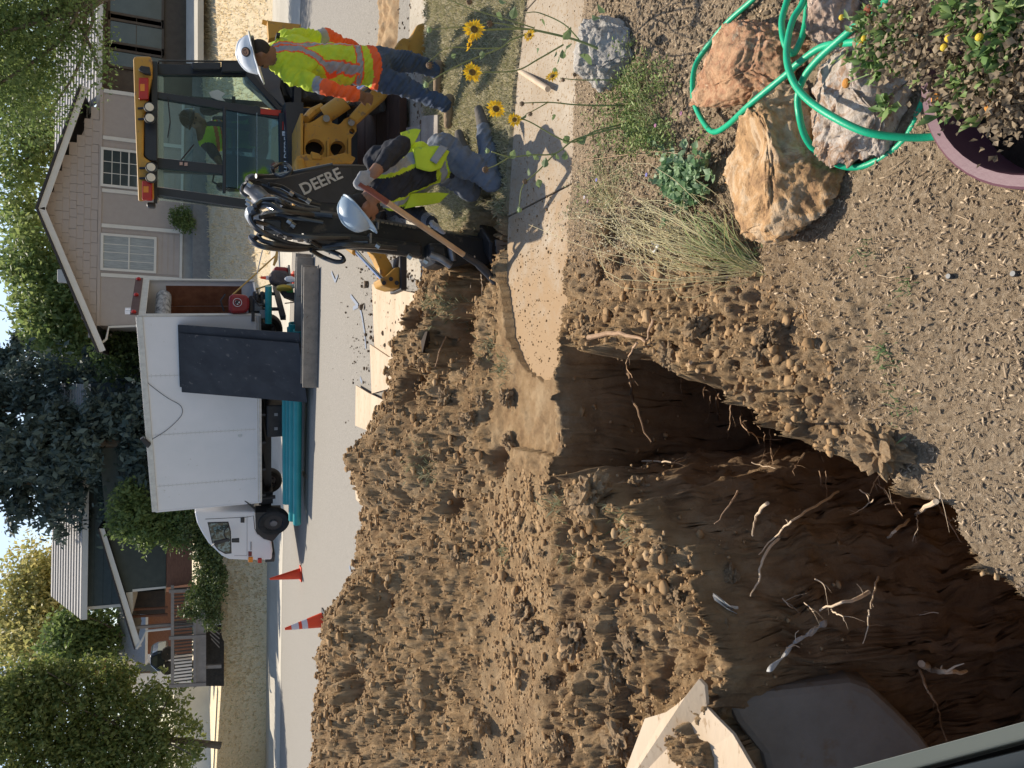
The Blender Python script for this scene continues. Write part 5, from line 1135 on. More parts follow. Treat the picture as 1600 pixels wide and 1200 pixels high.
# ================================================================ THE BACKHOE
YEL = pm('backhoe_yellow', (.50, .27, .045), (.42, .22, .04), 4, .55, .1, 40, spots=(.24, .15, .075), sscale=11, sthr=.59); CABM = pm('cab_dark', (.014, .018, .026), (.025, .03, .04), 4, .4)
BOOMM = pm('boom_black', (.016, .016, .018), (.032, .03, .028), 5, .45, .1, 40, spots=(.085, .068, .05), sscale=9, sthr=.60); CHROME = pm('chrome_rod', (.75, .77, .8), None, 4, .12, metal=1); FEND = pm('fender_grey', (.045, .055, .075), (.06, .07, .09), 3, .4, coat=.2)
CGL = glass('cab_glass', (.74, .90, .90), .0, .88); CGB = glass('blue_glass', (.30, .50, .64), .10, .55, (.35, .6, .85))
bhg = zs(2.7, 9)
bh = empty('backhoe_loader', (2.7, 9, bhg), 'yellow and black backhoe loader with a glazed cab and black boom', 'backhoe')
CV = Vector((.42, 1.65, 0))                                        # the cab runs away from the viewer
def bplate(name, mat, pxs, Y=9.0, vec=None, **k):
    m = M(); m.prism([P(x, y, Y) for x, y in pxs], vec if vec is not None else (0, .05, 0)); return m.build(name, mat, bh, **k)
bplate('roof', YEL, [(208, 93), (210, 88), (236, 88), (238, 104), (237.5, 120), (225, 178), (224, 245), (238, 255), (240, 313), (216, 315), (211, 191)], 8.82, CV*1.12, bevel=.02)
bplate('roof_visor', CABM, [(225, 188), (246, 188), (246, 252), (232, 250), (225, 243)], 8.87, (0, .12, 0), bevel=.01)
bplate('roof_rail', CABM, [(236, 96), (246, 96), (246, 318), (240, 318)], 8.95, CV)
def tail(y0, y1, x0, x1):
    o = bplate('tail_light', REDL, [(x0, y0), (x1, y0), (x1, y1), (x0, y1)], 8.78, (0, .06, 0), bevel=.008)
    m = M(); m.prism([P(x, y, 8.775) for x, y in ((x0+2, y0+(y1-y0)*.3), (x1-6, y0+(y1-y0)*.3), (x1-6, y0+(y1-y0)*.62), (x0+2, y0+(y1-y0)*.62))], (0, .01, 0)); m.build('amber_part', AMBER, o)
tail(121, 155, 217, 232); tail(282, 312, 222, 238)
CREAM = pm('lamp_lens', (.75, .66, .50), (.65, .57, .44), 20, .3)
for x, y in ((233.5, 167), (234, 184), (236, 261), (236, 277)):
    m = M(); c = P(x, y, 8.72); m.lathe(c, (0, 1, 0), [(.040, 0), (.052, .0), (.055, .03), (.035, .09), (0, .10)], 20); m.cyl(c+Vector((0, .06, .05)), c+Vector((0, .1, .11)), .012, 6); lo = m.build('work_lamp', BLK, bh, smooth_=True)
    m = M(); m.lathe(c, (0, 1, 0), [(0, -.004), (.041, -.001), (.041, .01)], 20); m.build('lamp_glass', CREAM, lo)
bplate('beacon', BLK, [(229, 315), (243, 316), (243, 324), (229, 323)], 8.9, (0, .1, 0), bevel=.02)
bplate('beacon', BLK, [(220, 102), (234, 104), (236, 116), (226, 114), (216, 108)], 8.75, (0, .06, 0), bevel=.01)
# pillars
def pil(name, p, Y=9.0, vec=(0, .07, 0)): return bplate(name, CABM, p, Y, vec, bevel=.006)
pil('pillar', [(244, 143), (244, 153), (440, 186), (440, 174), (385, 164)]); pil('pillar', [(244, 99), (244, 116), (384, 118), (386, 106)], 9.15)
pil('pillar', [(384, 106), (384, 118), (436, 174), (448, 178), (390, 108)], 9.1); pil('pillar', [(244, 246), (244, 262), (352, 272), (352, 258)]); pil('pillar', [(244, 292), (244, 304), (392, 326), (392, 312)], 9.02)
pil('window_bar', [(348, 166), (353, 166), (353, 300), (348, 300)], 8.98); pil('sill', [(436, 176), (458, 178), (460, 300), (438, 300)], 8.94, (0, .10, 0))
pil('front_pillar', [(246, 146), (246, 152), (436, 168), (436, 160)], 10.75); pil('front_pillar', [(246, 262), (246, 268), (420, 276), (420, 270)], 10.75); pil('front_bar', [(362, 150), (368, 150), (368, 275), (362, 275)], 10.75)
for y0, y1 in ((104, 108), (318, 322)):
    a = P(246, y0, 9.0); b = P(300, y0, 9.0)
def pane(pxs, Y, mat, name='pane'):
    m = M(); m.prism([P(x, y, Y) for x, y in pxs], (0, .006, 0)); return m.build(name, mat, bh)
pane([(247, 153), (348, 170), (348, 257), (247, 246)], 9.03, CGL); pane([(247, 117), (384, 119), (436, 172), (247, 143)], 9.12, CGL); pane([(247, 263), (350, 273), (388, 311), (247, 291)], 9.03, CGL)
pane([(353, 171), (436, 185), (438, 300), (353, 292)], 9.02, CGB, 'lower_pane'); pane([(245, 303), (385, 321), (390, 328), (248, 313)], 9.1, glass('side_glass', (.6, .66, .68), .12, .8), 'open_window')
for x in (371, 401): pane([(x, 176), (x+.8, 176), (x+.8, 296), (x, 294)], 8.995, pm('line_grey', (.3, .4, .45), None, 3, .5), 'glass_edge')
bplate('reflector', REDL, [(407, 170), (439, 172), (439, 181), (407, 178)], 8.985, (0, .01, 0))
m = M(); a, b = P(460, 130, 9.1), P(440, 300, 9.1); m.prism([a, b+Vector((0, 0, a.z-b.z)), b+Vector((0, 0, a.z-b.z))+CV, a+CV], (0, 0, -.08)); m.build('cab_floor', CABM, bh)
bplate('seat', BLK, [(330, 180), (330, 232), (420, 240), (420, 180)], 10.25, (.02, .12, 0), bevel=.04); bplate('seat_cushion', BLK, [(398, 176), (398, 240), (420, 240), (420, 176)], 9.8, (.02, .5, 0), bevel=.03)
bplate('control_console', BLK, [(352, 240), (352, 300), (430, 300), (430, 250)], 9.35, (.05, .2, 0), bevel=.03); m = M(); m.tube([P(352, 268, 9.35), P(335, 270, 9.35), P(332, 284, 9.35), P(348, 292, 9.35)], .012, 6); m.ball(P(345, 292, 9.3), .05, 10, 8); m.build('control_lever', BLK, bh)
m = M(); m.tube([P(262, 150, 8.93), P(266, 190, 8.93), P(262, 215, 8.93)], .006, 5); m.tube([P(283, 250, 8.95), P(303, 226, 8.95)], .007, 5); m.build('wiper', BLK, bh)
m = M(); m.tube([P(248, 99, 8.98), P(248, 95, 8.9), P(382, 96, 8.9), P(384, 104, 8.98)], .01, 6); m.build('grab_rail', BLK, bh)
for i, (x0, x1, y0, y1) in enumerate(((300, 345, 97, 108), (346, 384, 96, 112))): bplate('door_gear', CABM, [(x0, y0), (x1, y0), (x1, y1), (x0, y1)], 9.05, (0, .05, 0), bevel=.01)
m = M(); m.prism([P(x, y, 9.1) for x, y in ((326, 144), (340, 140), (352, 146), (346, 152), (352, 158), (340, 156), (330, 152))], (0, .01, 0)); m.build('decal_light', pm('sticker_pale', (.45, .5, .48), None, 5, .6), bh)
for x0, y0 in ((280.5, 253), (288, 254)): m = M(); m.prism([P(x, y, 8.985) for x, y in ((x0, y0), (x0+5, y0), (x0+5, y0+5), (x0, y0+5))], (0, .004, 0)); m.build('warning_label', pm('label_pink', (.55, .38, .32), (.3, .2, .18), 90, .6), bh)
# lettering under the rear window
ux, uy = P(447, 240, 8.93)-P(447, 260, 8.93), P(437, 250, 8.93)-P(447, 250, 8.93)
LET = pm('letter_white', (.75, .76, .78), None, 3, .5)
text_mesh('JOHN DEERE', .085, LET, 'lettering', P(448.5, 248, 8.925), ux, uy, bh, .003, .0008)
bplate('label_box', LET, [(441, 205), (451, 205), (451, 212), (441, 212)], 8.935, (0, .003, 0)); bplate('label_box', REDL, [(441, 190), (443, 190), (443, 203), (441, 203)], 8.935, (0, .003, 0)); 
text_mesh('L', .06, BLK, 'lettering', P(446, 208.5, 8.93), ux, uy, bh, .002); text_mesh('310', .05, LET, 'lettering', P(447.5, 197, 8.93), ux, uy, bh, .002) if False else None
for i in range(3): bplate('label_line', LET, [(444.5+i*2.4, 191), (445.6+i*2.4, 191), (445.6+i*2.4, 203), (444.5+i*2.4, 203)], 8.935, (0, .003, 0))
# fender, tyres, axle, body
bplate('fender', FEND, [(386, 100), (408, 103), (438, 103), (441, 112), (438, 138), (446, 160), (459, 172), (451, 176), (388, 119)], 9.18, (.3, 1.1, 0), bevel=.02)
bplate('fender', FEND, [(400, 322), (440, 322), (462, 312), (462, 300), (440, 305), (400, 312)], 9.18, (.3, 1.1, 0), bevel=.02)
TYREL = pm('lit_tyre', (.06, .056, .052), (.12, .11, .10), 6, .95, .5, 60)  # tyre colour lightened to stand in for light falling on the lugs
def ag_tyre(c, w, R, name='rear_wheel'):
    ax = Vector((.97, -.24, 0)).normalized(); c = Vector(c); m = M(); m.lathe(c, ax, [(R*.5, -w*.38), (R*.62, -w*.5), (R*.9, -w*.5), (R*.96, -w*.40), (R*.96, w*.40), (R*.9, w*.5), (R*.62, w*.5), (R*.5, w*.38)], 40); o = m.build(name, TYREL, bh, smooth_=True)
    u = Vector((0, 0, 1)); v = ax.cross(u); n = 20
    for i in range(n):
        for sd in (-1, 1):
            a0 = 2*PI*(i+(.5 if sd > 0 else 0))/n; pts = []
            for q, off in ((0.02, 0), (.5, .10), (.95, .24)):
                aa = a0+off; rr = R*.965; pts.append(c+(u*math.cos(aa)+v*math.sin(aa))*rr+ax*(sd*w*.5*q))
            m = M(); d0 = (pts[1]-pts[0]); 
            for p_, q_ in zip(pts[:-1], pts[1:]):
                dd = (q_-p_); nrm = (p_-c); nrm = (nrm-ax*nrm.dot(ax)).normalized(); sidev = dd.cross(nrm).normalized(); m.box((p_+q_)/2, (dd.length*1.08, .055, .085), (dd.normalized(), sidev, nrm))
            m.build('tread_lug', TYREL, o)
    m = M(); m.lathe(c, ax, [(0, -w*.2), (R*.3, -w*.2), (R*.5, -w*.36), (R*.52, -w*.40), (R*.52, w*.4), (R*.3, w*.2), (0, w*.2)], 28); m.build('rim', YEL, o, smooth_=True)
R_ = .66
cR = P(478, 112, 9.75); cR.z = bhg+R_; ag_tyre((3.62, 9.6, bhg+R_), .46, R_); ag_tyre((2.02, 9.95, bhg+R_), .46, R_)
m = M(); m.cyl((1.9, 9.95, bhg+R_), (3.7, 9.55, bhg+R_), .13, 12); m.box((2.85, 9.7, bhg+R_), (.5, .5, .45)); m.build('rear_axle', CABM, bh)
m = M(); m.box((3.15, 11.2, bhg+.85), (.9, 2.6, .7), (Vector((.97, -.24, 0)), Vector((.24, .97, 0)), Vector((0, 0, 1)))); m.build('engine_hood', YEL, bh, bevel=.06)
for x_, y_ in ((2.75, 12.3), (3.95, 12.0)): m = M(); m.lathe((x_, y_, bhg+.48), (.97, -.24, 0), [(.2, -.14), (.44, -.15), (.48, -.1), (.48, .1), (.44, .15), (.2, .14)], 28); m.build('front_wheel', TYRE, bh, smooth_=True)
m = M(); m.prism([(2.5, 13.2, bhg+.05), (2.5, 13.9, bhg+.02), (2.5, 13.4, bhg+.75), (2.5, 13.1, bhg+.75)], (2.2, -.55, 0)); m.build('loader_bucket', YEL, bh)
for x_ in (2.75, 4.1): m = M(); m.tube([(x_-.3, 10.9, bhg+1.3), (x_-.1, 12.0, bhg+1.2), (x_, 13.1, bhg+.45)], .09, 6); m.build('loader_arm', YEL, bh)
bplate('loader_part', YEL, [(410, 30), (418, 33), (420, 60), (432, 58), (470, 48), (470, 38), (418, 32)], 8.3, (0, .12, 0), bevel=.01)
m = M(); m.prism([P(x, y, 8.75) for x, y in ((446, 160), (452, 300), (476, 300), (474, 160))], (.1, .5, 0)); m.build('rear_frame', CABM, bh)
# the yellow swing frame with its openings
def holed(name, mat, outer, holes, Y, th, parent):
    bm = bmesh.new(); es = []
    def loop(pts):
        vs = [bm.verts.new(p) for p in pts]
        for i in range(len(vs)): es.append(bm.edges.new((vs[i], vs[(i+1) % len(vs)])))
    off = worldloc(parent); loop([P(x, y, Y)-off for x, y in outer])
    for (cx, cy_, r) in holes: loop([P(cx+r*math.cos(a), cy_+r*math.sin(a), Y)-off for a in np.linspace(0, 2*PI, 18, endpoint=False)])
    bmesh.ops.triangle_fill(bm, use_beauty=True, edges=es); bmesh.ops.recalc_face_normals(bm, faces=bm.faces)
    r = bmesh.ops.extrude_face_region(bm, geom=list(bm.faces)); bmesh.ops.translate(bm, verts=[v for v in r['geom'] if isinstance(v, bmesh.types.BMVert)], vec=(0, th, 0)); bmesh.ops.recalc_face_normals(bm, faces=bm.faces)
    me = bpy.data.meshes.new(name); bm.to_mesh(me); bm.free(); return link(name, me, mat, parent)
sf = [(476, 192), (484, 192), (492, 188), (504, 180), (510, 177), (514, 178), (517, 184), (519, 192), (528, 195), (534, 192), (540, 185), (547, 182), (553, 183), (557, 190), (557, 205), (552, 212), (544, 218), (544, 300), (474, 300)]
holed('swing_frame', YEL, sf, [(492, 232, 15), (528, 232, 12), (550, 205, 4.5)], 8.0, .10, bh)
holed('swing_frame', YEL, [(x-2, y+1) for x, y in sf], [(492, 232, 15), (528, 232, 12), (550, 205, 4.5)], 8.5, .10, bh)
for x, y, r in ((510, 185, .035), (549, 191, .035)): m = M(); m.cyl(P(x, y, 7.95), P(x, y, 8.65), r, 14); m.build('pin', STEEL, bh)
bplate('frame_flange', YEL, [(469, 177), (474, 177), (474, 300), (469, 300)], 7.92, (0, .7, 0), bevel=.008); bplate('frame_rib', YEL, [(511, 218), (515, 218), (515, 300), (511, 300)], 7.93, (0, .6, 0), bevel=.006); bplate('frame_rib', YEL, [(544, 215), (549, 215), (549, 300), (544, 300)], 7.93, (0, .6, 0), bevel=.006)
bplate('frame_back', BLK, [(474, 200), (544, 200), (544, 300), (474, 300)], 8.62, (0, .05, 0))
bplate('frame_bracket', YEL, [(463, 244), (480, 240), (505, 246), (540, 238), (556, 246), (553, 252), (530, 254), (505, 258), (470, 268), (463, 262)], 7.85, (0, .12, 0), bevel=.012); bplate('frame_bracket', YEL, [(486, 236), (500, 240), (504, 248), (488, 248)], 7.83, (0, .1, 0), bevel=.01)
bplate('kingpost', YEL, [(461, 245), (475, 245), (480, 268), (463, 268)], 7.8, (0, .25, 0), bevel=.03)
m = M(); m.tube([P(504, 165, 8.2), P(488, 176, 8.2), P(478, 186, 8.1)], [.03, .05, .04], 8); m.build('lift_hook', YEL, bh)
# stabilisers
m = M(); m.tube([P(508, 180, 8.05), P(540, 158, 7.95)], .085, 16); m.build('stabiliser_cylinder', YEL, bh, smooth_=True); m = M(); m.tube([P(540, 158, 7.95), P(640, 80, 7.7)], .04, 12); m.build('stabiliser_rod', CHROME, bh, smooth_=True)
bplate('stabiliser_arm', YEL, [(545, 182), (560, 190), (605, 150), (660, 72), (656, 50), (640, 60), (590, 130)], 7.9, (0, .16, 0), bevel=.02)
bplate('stabiliser_pad', YEL, [(618, 72), (624, 62), (642, 58), (652, 38), (664, 34), (666, 84), (640, 86)], 7.55, (0, .35, 0), bevel=.02)
for x, y in ((632, 68), (630, 76)): m = M(); m.cyl(P(x, y, 7.5), P(x, y, 7.9), .05, 12); m.build('pad_pin', YEL, bh)
m = M(); m.tube([P(540, 380, 7.9), P(556, 392, 7.8)], .05, 12); m.build('stabiliser_cylinder', YEL, bh, smooth_=True); m = M(); m.tube([P(556, 392, 7.8), P(598, 437, 7.6)], .022, 10); m.build('stabiliser_rod', CHROME, bh, smooth_=True)
bplate('stabiliser_arm', YEL, [(574, 384), (600, 393), (612, 412), (618, 430), (604, 440), (594, 432), (592, 418), (586, 404)], 7.7, (0, .16, 0), bevel=.015)
bplate('stabiliser_arm', YEL, [(560, 370), (600, 372), (604, 394), (576, 386), (556, 380)], 8.0, (0, .16, 0), bevel=.015)
bplate('stabiliser_pad', YEL, [(593, 436), (597, 446), (612, 451), (628, 450), (628, 416), (618, 418), (606, 430)], 7.55, (0, .32, 0), bevel=.015); bplate('pad_shoe', BLK, [(626, 398), (636, 398), (636, 453), (626, 453)], 7.5, (0, .45, 0), bevel=.01)
for x, y in ((600, 442), (611, 436), (620, 442)): m = M(); m.cyl(P(x, y, 7.52), P(x, y, 7.56), .022, 10); m.build('pad_bolt', BLK, bh)
# boom and dipper
bplate('boom', BOOMM, [(384, 282), (392, 272), (425, 273), (470, 266), (515, 257), (560, 257), (625, 262), (645, 290), (620, 325), (560, 340), (515, 336), (470, 324), (430, 306), (396, 298)], 6.75, (.10, .38, 0), bevel=.03)
bplate('boom_panel', pm('boom_decal_grey', (.045, .04, .037), (.06, .053, .05), 6, .6), [(428, 286), (440, 276), (505, 262), (548, 262), (556, 300), (530, 318), (500, 316), (460, 300)], 6.742, (0, .012, 0), bevel=.003)
ux, uy = P(550, 261, 6.7)-P(500, 283, 6.7), P(478, 233, 6.7)-P(500, 283, 6.7)
text_mesh('DEERE', .135, pm('letter_cream', (.62, .56, .48), (.55, .5, .43), 9, .6), 'lettering', P(502, 284, 6.735), ux, uy, bh, .003, .003)
m = M(); m.tube([P(388, 292, 6.7), P(414, 316, 6.6)], .075, 20); m.build('dipper_cylinder', pm('cylinder_grey', (.28, .28, .29), (.2, .2, .21), 5, .35, metal=.4), bh, smooth_=True)
m = M(); m.tube([P(414, 316, 6.6), P(470, 350, 6.2)], .035, 12); m.build('cylinder_rod', CHROME, bh, smooth_=True)
bplate('dipper', BOOMM, [(410, 336), (446, 328), (520, 334), (600, 346), (690, 362), (768, 374), (780, 405), (755, 420), (735, 412), (703, 421), (690, 414), (663, 407), (580, 388), (495, 376), (440, 366), (412, 362)], 5.95, (.08, .28, 0), bevel=.03)
bplate('dipper_cylinder', BOOMM, [(470, 362), (545, 364), (662, 380), (662, 402), (580, 392), (480, 378)], 5.84, (0, .10, 0), bevel=.03)
bplate('cylinder_clamp', STEEL, [(578, 364), (581, 364), (581, 388), (577, 388)], 5.83, (0, .10, 0)); bplate('cylinder_clamp', STEEL, [(590, 347), (592.5, 347), (592, 358), (590, 358)], 5.90, (0, .05, 0))
bplate('link_block', BOOMM, [(668, 378), (700, 380), (706, 416), (680, 412), (672, 400)], 5.82, (0, .35, 0), bevel=.04)
m = M(); m.cyl(P(704, 386, 5.80), P(708, 408, 5.80), .028, 12); m.tube(catmull([P(672, 398, 5.8), P(690, 405, 5.79), P(704, 415, 5.8)], 5), .03, 10); m.build('bucket_link', pm('worn_link', (.12, .12, .13), (.3, .3, .31), 7, .35, metal=.6), bh, smooth_=True)
m = M(); m.prism([P(766, 376, 5.8), P(790, 380, 5.8), P(796, 400, 5.8), P(798, 432, 5.8), P(776, 428, 5.8), P(764, 404, 5.8)], (.25, .35, 0)); bk = m.build('bucket', BOOMM, bh, bevel=.02)
for i in range(4): m = M(); a = P(775+i*1.0, 384+i*9, 5.78); m.prism([a, a+Vector((.05, 0, 0)), a+Vector((.035, -.02, -.12)), a+Vector((.015, -.02, -.12))], (0, .03, 0)); m.build('bucket_tooth', STEEL, bk)
# text-like worn marks on the stick
for i in range(11):
    x, y = 575+i*7.0, 341.5+i*1.25; m = M(); m.prism([P(x, y, 5.935), P(x+4.8, y+.9, 5.935), P(x+4.2, y+3.6, 5.935), P(x-.6, y+2.8, 5.935)], (0, .008, 0)); m.build('worn_mark', pm('cream_mark', (.32, .26, .18), (.04, .035, .03), 60, .7), bh)
# hoses
HOSE = pm('black_hose', (.012, .012, .013), (.03, .03, .03), 5, .28, spec=.6)
for pts, r in (([(404, 330), (392, 338), (396, 352), (412, 364), (450, 380), (500, 388), (560, 384), (620, 388)], .020), ([(400, 372), (392, 370), (398, 380), (418, 387), (460, 390), (500, 386), (540, 382), (600, 386)], .020),
               ([(412, 364), (404, 368), (410, 376), (430, 381), (470, 386), (520, 382), (575, 380)], .018), ([(486, 391), (505, 402), (525, 409), (537, 407), (530, 398), (505, 388), (485, 376)], .018),
               ([(388, 284), (380, 290), (378, 300), (388, 308)], .016), ([(386, 282), (410, 288), (432, 298), (450, 306), (470, 314), (500, 322)], .020), ([(420, 288), (440, 292), (458, 302), (478, 312), (482, 316)], .018),
               ([(398, 322), (410, 314), (430, 312), (440, 316), (460, 326), (500, 330)], .020), ([(396, 332), (405, 322), (420, 320), (445, 330), (490, 336)], .020), ([(406, 340), (430, 336), (460, 340), (505, 348)], .016), ([(440, 320), (470, 332), (520, 338)], .022),
               ([(398, 346), (420, 352), (450, 366), (500, 372), (560, 372)], .018), ([(425, 262), (428, 270), (440, 276), (455, 268), (450, 258), (438, 256), (426, 262)], .014), ([(400, 275), (430, 276), (470, 268), (520, 258)], .02)):
    m = M(); Yh = 6.55 if pts[0][1] < 320 else (5.85 if pts[0][0] > 390 else 6.4)
    m.tube(catmull([P(x, y, Yh+.05*math.sin(i*1.7)) for i, (x, y) in enumerate(pts)], 7), r, 8); m.build('hose', HOSE, bh, smooth_=True)
for x, y, Y in ((388, 312, 6.5), (455, 303, 6.5), (482, 314, 6.5), (442, 317, 6.4), (390, 288, 6.5), (452, 346, 5.9), (458, 352, 5.9), (388, 318, 6.5), (640, 401, 5.8), (665, 408, 5.8), (590, 384, 5.8)):
    m = M(); m.cyl(P(x-3, y-2, Y), P(x+3, y+2, Y), .022, 6); m.build('hose_fitting', pm('fitting_metal', (.5, .5, .48), (.3, .3, .3), 9, .3, metal=.8), bh)
bplate('valve_block', pm('steel_blue', (.02, .03, .045), None, 5, .35), [(411, 342), (440, 344), (440, 362), (411, 360)], 5.9, (0, .15, 0), bevel=.01)
m = M(); m.prism([P(x, y, 7.3) for x, y in ((382, 322), (386, 334), (393, 345), (401, 353), (410, 357), (414, 344), (412, 328), (398, 318))], (0, .25, 0)); m.build('boom_fairing', pm('pale_cap', (.36, .39, .42), (.3, .33, .36), 4, .45), bh, bevel=.04)
# operator at the window
op = empty('person', P(400, 205, 9.75), 'operator in black helmet and orange-yellow vest seated inside the backhoe cab', 'person')
oc = P(338, 212, 9.62); oh = P(400, 208, 9.68); u3 = (oc-oh).normalized(); r3 = Vector((1, 0, 0)); f3 = Vector((0, -1, 0)); A3 = (r3, Vector((0, 1, 0)), u3)
oS, oE, oW = P(322, 222, 9.68), P(338, 246, 9.45), P(349, 263, 9.3); oS2, oE2, oW2 = P(322, 172, 9.75), P(345, 168, 9.6), P(360, 178, 9.4)
P3 = [('e', tuple(oc), (.19, .12, .22), A3), ('e', tuple(oh+u3*.05), (.18, .14, .15), A3), ('c', tuple(oc), tuple(oh), .15, .15), ('c', tuple(oS), tuple(oE), .07, .055), ('c', tuple(oE), tuple(oW), .045, .034), ('c', tuple(oS2), tuple(oE2), .07, .055), ('c', tuple(oE2), tuple(oW2), .045, .034),
      ('c', tuple(oh+Vector((.09, 0, 0))), tuple(oh+Vector((.12, -.42, .02))), .09, .065), ('c', tuple(oh+Vector((-.09, 0, 0))), tuple(oh+Vector((-.12, -.42, .02))), .09, .065)]
ohc = P(305, 188, 9.52); ou = Vector((.18, -.1, 1)); of = Vector((-.35, -.8, -.35)); hp3, HA3 = head_prims(ohc, ou, of)
P3 += [('c', tuple(oc+u3*.15), tuple(ohc-HA3[2]*.05), .065, .06)]+hp3; n4 = len(P3)
P3 += hand_prims(oW, oW-oE, Vector((0, .3, -1)), Vector((1, 0, 0)))+hand_prims(oW2, oW2-oE2, Vector((0, .3, -1)), Vector((-1, 0, 0)))
def col3(p, k, t):
    s = (p-np.array(oh))@np.array(u3); l = (p-np.array(oh))@np.array(r3); mi = np.zeros(len(p), int); tor = k <= 2
    v = tor & (np.abs(l-.0) > .04); mi = np.where(v, 1, mi)
    for c, w, q in ((.40, .035, 2), (.40, .018, 3), (.30, .03, 2), (.30, .013, 3), (.48, .02, 2)): mi = np.where(v & (np.abs(s-c) < w), q, mi)
    mi = np.where((k == 4) | (k == 6), 4, mi); mi = np.where((k >= 9) & (k < n4), 4, mi); mi = np.where((k >= 7) & (k <= 8), 5, mi); mi = np.where(k >= n4, 4, mi)
    return mi, np.where(mi == 4, .15, 1)
figure(op, P3, [pm('dark_tee', (.06, .06, .075), (.08, .08, .095), 5, .85), pm('brightened_vest', (.70, .95, .06), None, 5, .7), pm('brightened_orange', (1, .25, .06), None, 5, .7), REFL, SKIN, JEANS], col3, .010, .008, 5)  # vest colours brightened to make up for the dim light in the cab
face_bits(op, ohc, HA3); helmet(op, ohc+HA3[2]*.045, ou, of, KHAT, False)
# rough timber mat and planks under and behind the machine
mt = empty('timber_mat', GS(595, 230), 'dark timber mat in the shade under the backhoe frame', 'timber mat')
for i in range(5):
    x0, x1 = 548+i*19, 548+(i+1)*19; a = [GS(x0+.5, 150)+Vector((0, 0, .05)), GS(x0+.5, 300)+Vector((0, 0, .05)), GS(x1-.5, 300)+Vector((0, 0, .05)), GS(x1-.5, 150)+Vector((0, 0, .05))]; m = M(); m.prism(a, (0, 0, .09)); m.build('board', pm('dark_timber', (.045, .022, .014), (.09, .045, .028), 5, .7, .4, 20), mt, bevel=.008)  # boards in a very dark red-brown
for lab, px4, z0 in (('short weathered plank on the verge between the two workers', [(664, 182), (664, 232), (690, 232), (690, 180)], .02), ('broken grey plank under the standing worker', [(640, 200), (640, 290), (662, 285), (662, 196)], .01)):
    m = M(); m.prism([G(x, y, z0) for x, y in px4], (0, 0, .04)); tag(m.build('plank', pm('weathered_plank', (.24, .21, .18), (.36, .32, .27), 5, .9, .5, 40), None, bevel=.006), lab, 'plank')
# ================================================================ LOOSE THINGS IN THE YARD
CAM = Vector((0, 0, H))
_ico = {}
def ico(sub):
    if sub not in _ico:
        bm = bmesh.new(); bmesh.ops.create_icosphere(bm, subdivisions=sub, radius=1); bm.verts.ensure_lookup_table()
        _ico[sub] = (np.array([v.co[:] for v in bm.verts]), np.array([[v.index for v in f.verts] for f in bm.faces])); bm.free()
    return _ico[sub]
def scatter_lumps(name, pts, sizes, mat, sub=1, flat=.75, sink=.25, label=None, cat=None, zf=None):
    Vb, Fb = ico(sub); nv, nf = len(Vb), len(Fb); n = len(pts); pts = np.asarray(pts); sizes = np.asarray(sizes)
    kk = rng.random(n)*99; Vn = Vb[None]*1.6+kk[:, None, None]; lo = vnoise(Vn[..., 0], Vn[..., 1], Vn[..., 2])[..., None]
    d = Vb[None]*(.45+.55*lo+.55*rng.random((n, nv, 1)))
    sc = np.stack([.75+.6*rng.random(n), .75+.6*rng.random(n), flat*(.7+.5*rng.random(n))], 1)[:, None]; a = rng.random(n)*2*PI; ca, sa = np.cos(a)[:, None], np.sin(a)[:, None]
    v = d*sc*sizes[:, None, None]; x = v[..., 0]*ca-v[..., 1]*sa; y = v[..., 0]*sa+v[..., 1]*ca; v = np.stack([x, y, v[..., 2]], -1)+pts[:, None]; v[..., 2] += (sizes*(flat-sink*1.4))[:, None]*.6
    F = (Fb[None]+(np.arange(n)*nv)[:, None, None]).reshape(-1, 3)
    return tag(link(name, npmesh(name, v.reshape(-1, 3), F, 3, False), mat), label, cat, kind='stuff')
def mask_at(arr, x, y):
    r = np.clip(np.log(np.maximum(y, .36)/.35)/math.log(9.4/.35)*(NR-1), 0, NR-1).astype(int); c = np.interp(x/(y*.9+1), ac, np.arange(NC)).astype(int); return arr[r, c]
def sample(n, cond, x0=-6, x1=5, y0=.8, y1=8.6):
    out = []
    while len(out) < n:
        y = y0+(y1-y0)*rng.random(n*2)**1.25; x = x0+(x1-x0)*rng.random(n*2); ok = cond(x, y)&(np.abs(x) < .60*(y*.9+.95)); out += list(zip(x[ok], y[ok]))
    return np.array(out[:n])
LO = 1-MU-GR
onw = lambda x, y: (y > fx(WALK_NEAR, x)) & (y < fx(WALK_FAR, x)) & (x > -.55)
def soilpts(n, **k):
    p = sample(n, lambda x, y: (mask_at(MU, x, y) < .5) & (mask_at(GR, x, y) < .5) & (mask_at(DP, x, y) < .6) & ~onw(x, y) & (y < 8.2), **k); return np.c_[p, mask_at(ZZ, p[:, 0], p[:, 1])]
CLOD = bpy.data.materials.new('clod'); N, L = nodes(CLOD); b = N['Principled BSDF']; b.inputs['Roughness'].default_value = .95; b.inputs['Specular IOR Level'].default_value = .12
g = N.new('ShaderNodeNewGeometry'); r = N.new('ShaderNodeValToRGB'); e = r.color_ramp.elements; e.new(.5); e.new(.85)
for q, (p_, c_) in zip(e, ((0, (.25, .155, .078)), (.5, (.34, .216, .108)), (.85, (.385, .25, .13)), (1, (.43, .30, .17)))): q.position = p_; q.color = lin(c_)
L.new(g.outputs['Random Per Island'], r.inputs[0]); L.new(r.outputs[0], b.inputs['Base Color'])
bp = N.new('ShaderNodeBump'); bp.inputs['Distance'].default_value = .006; nn = N.new('ShaderNodeTexNoise'); nn.inputs['Scale'].default_value = 120; nn.inputs['Detail'].default_value = 5; L.new(nn.outputs[0], bp.inputs['Height']); L.new(bp.outputs[0], b.inputs['Normal'])
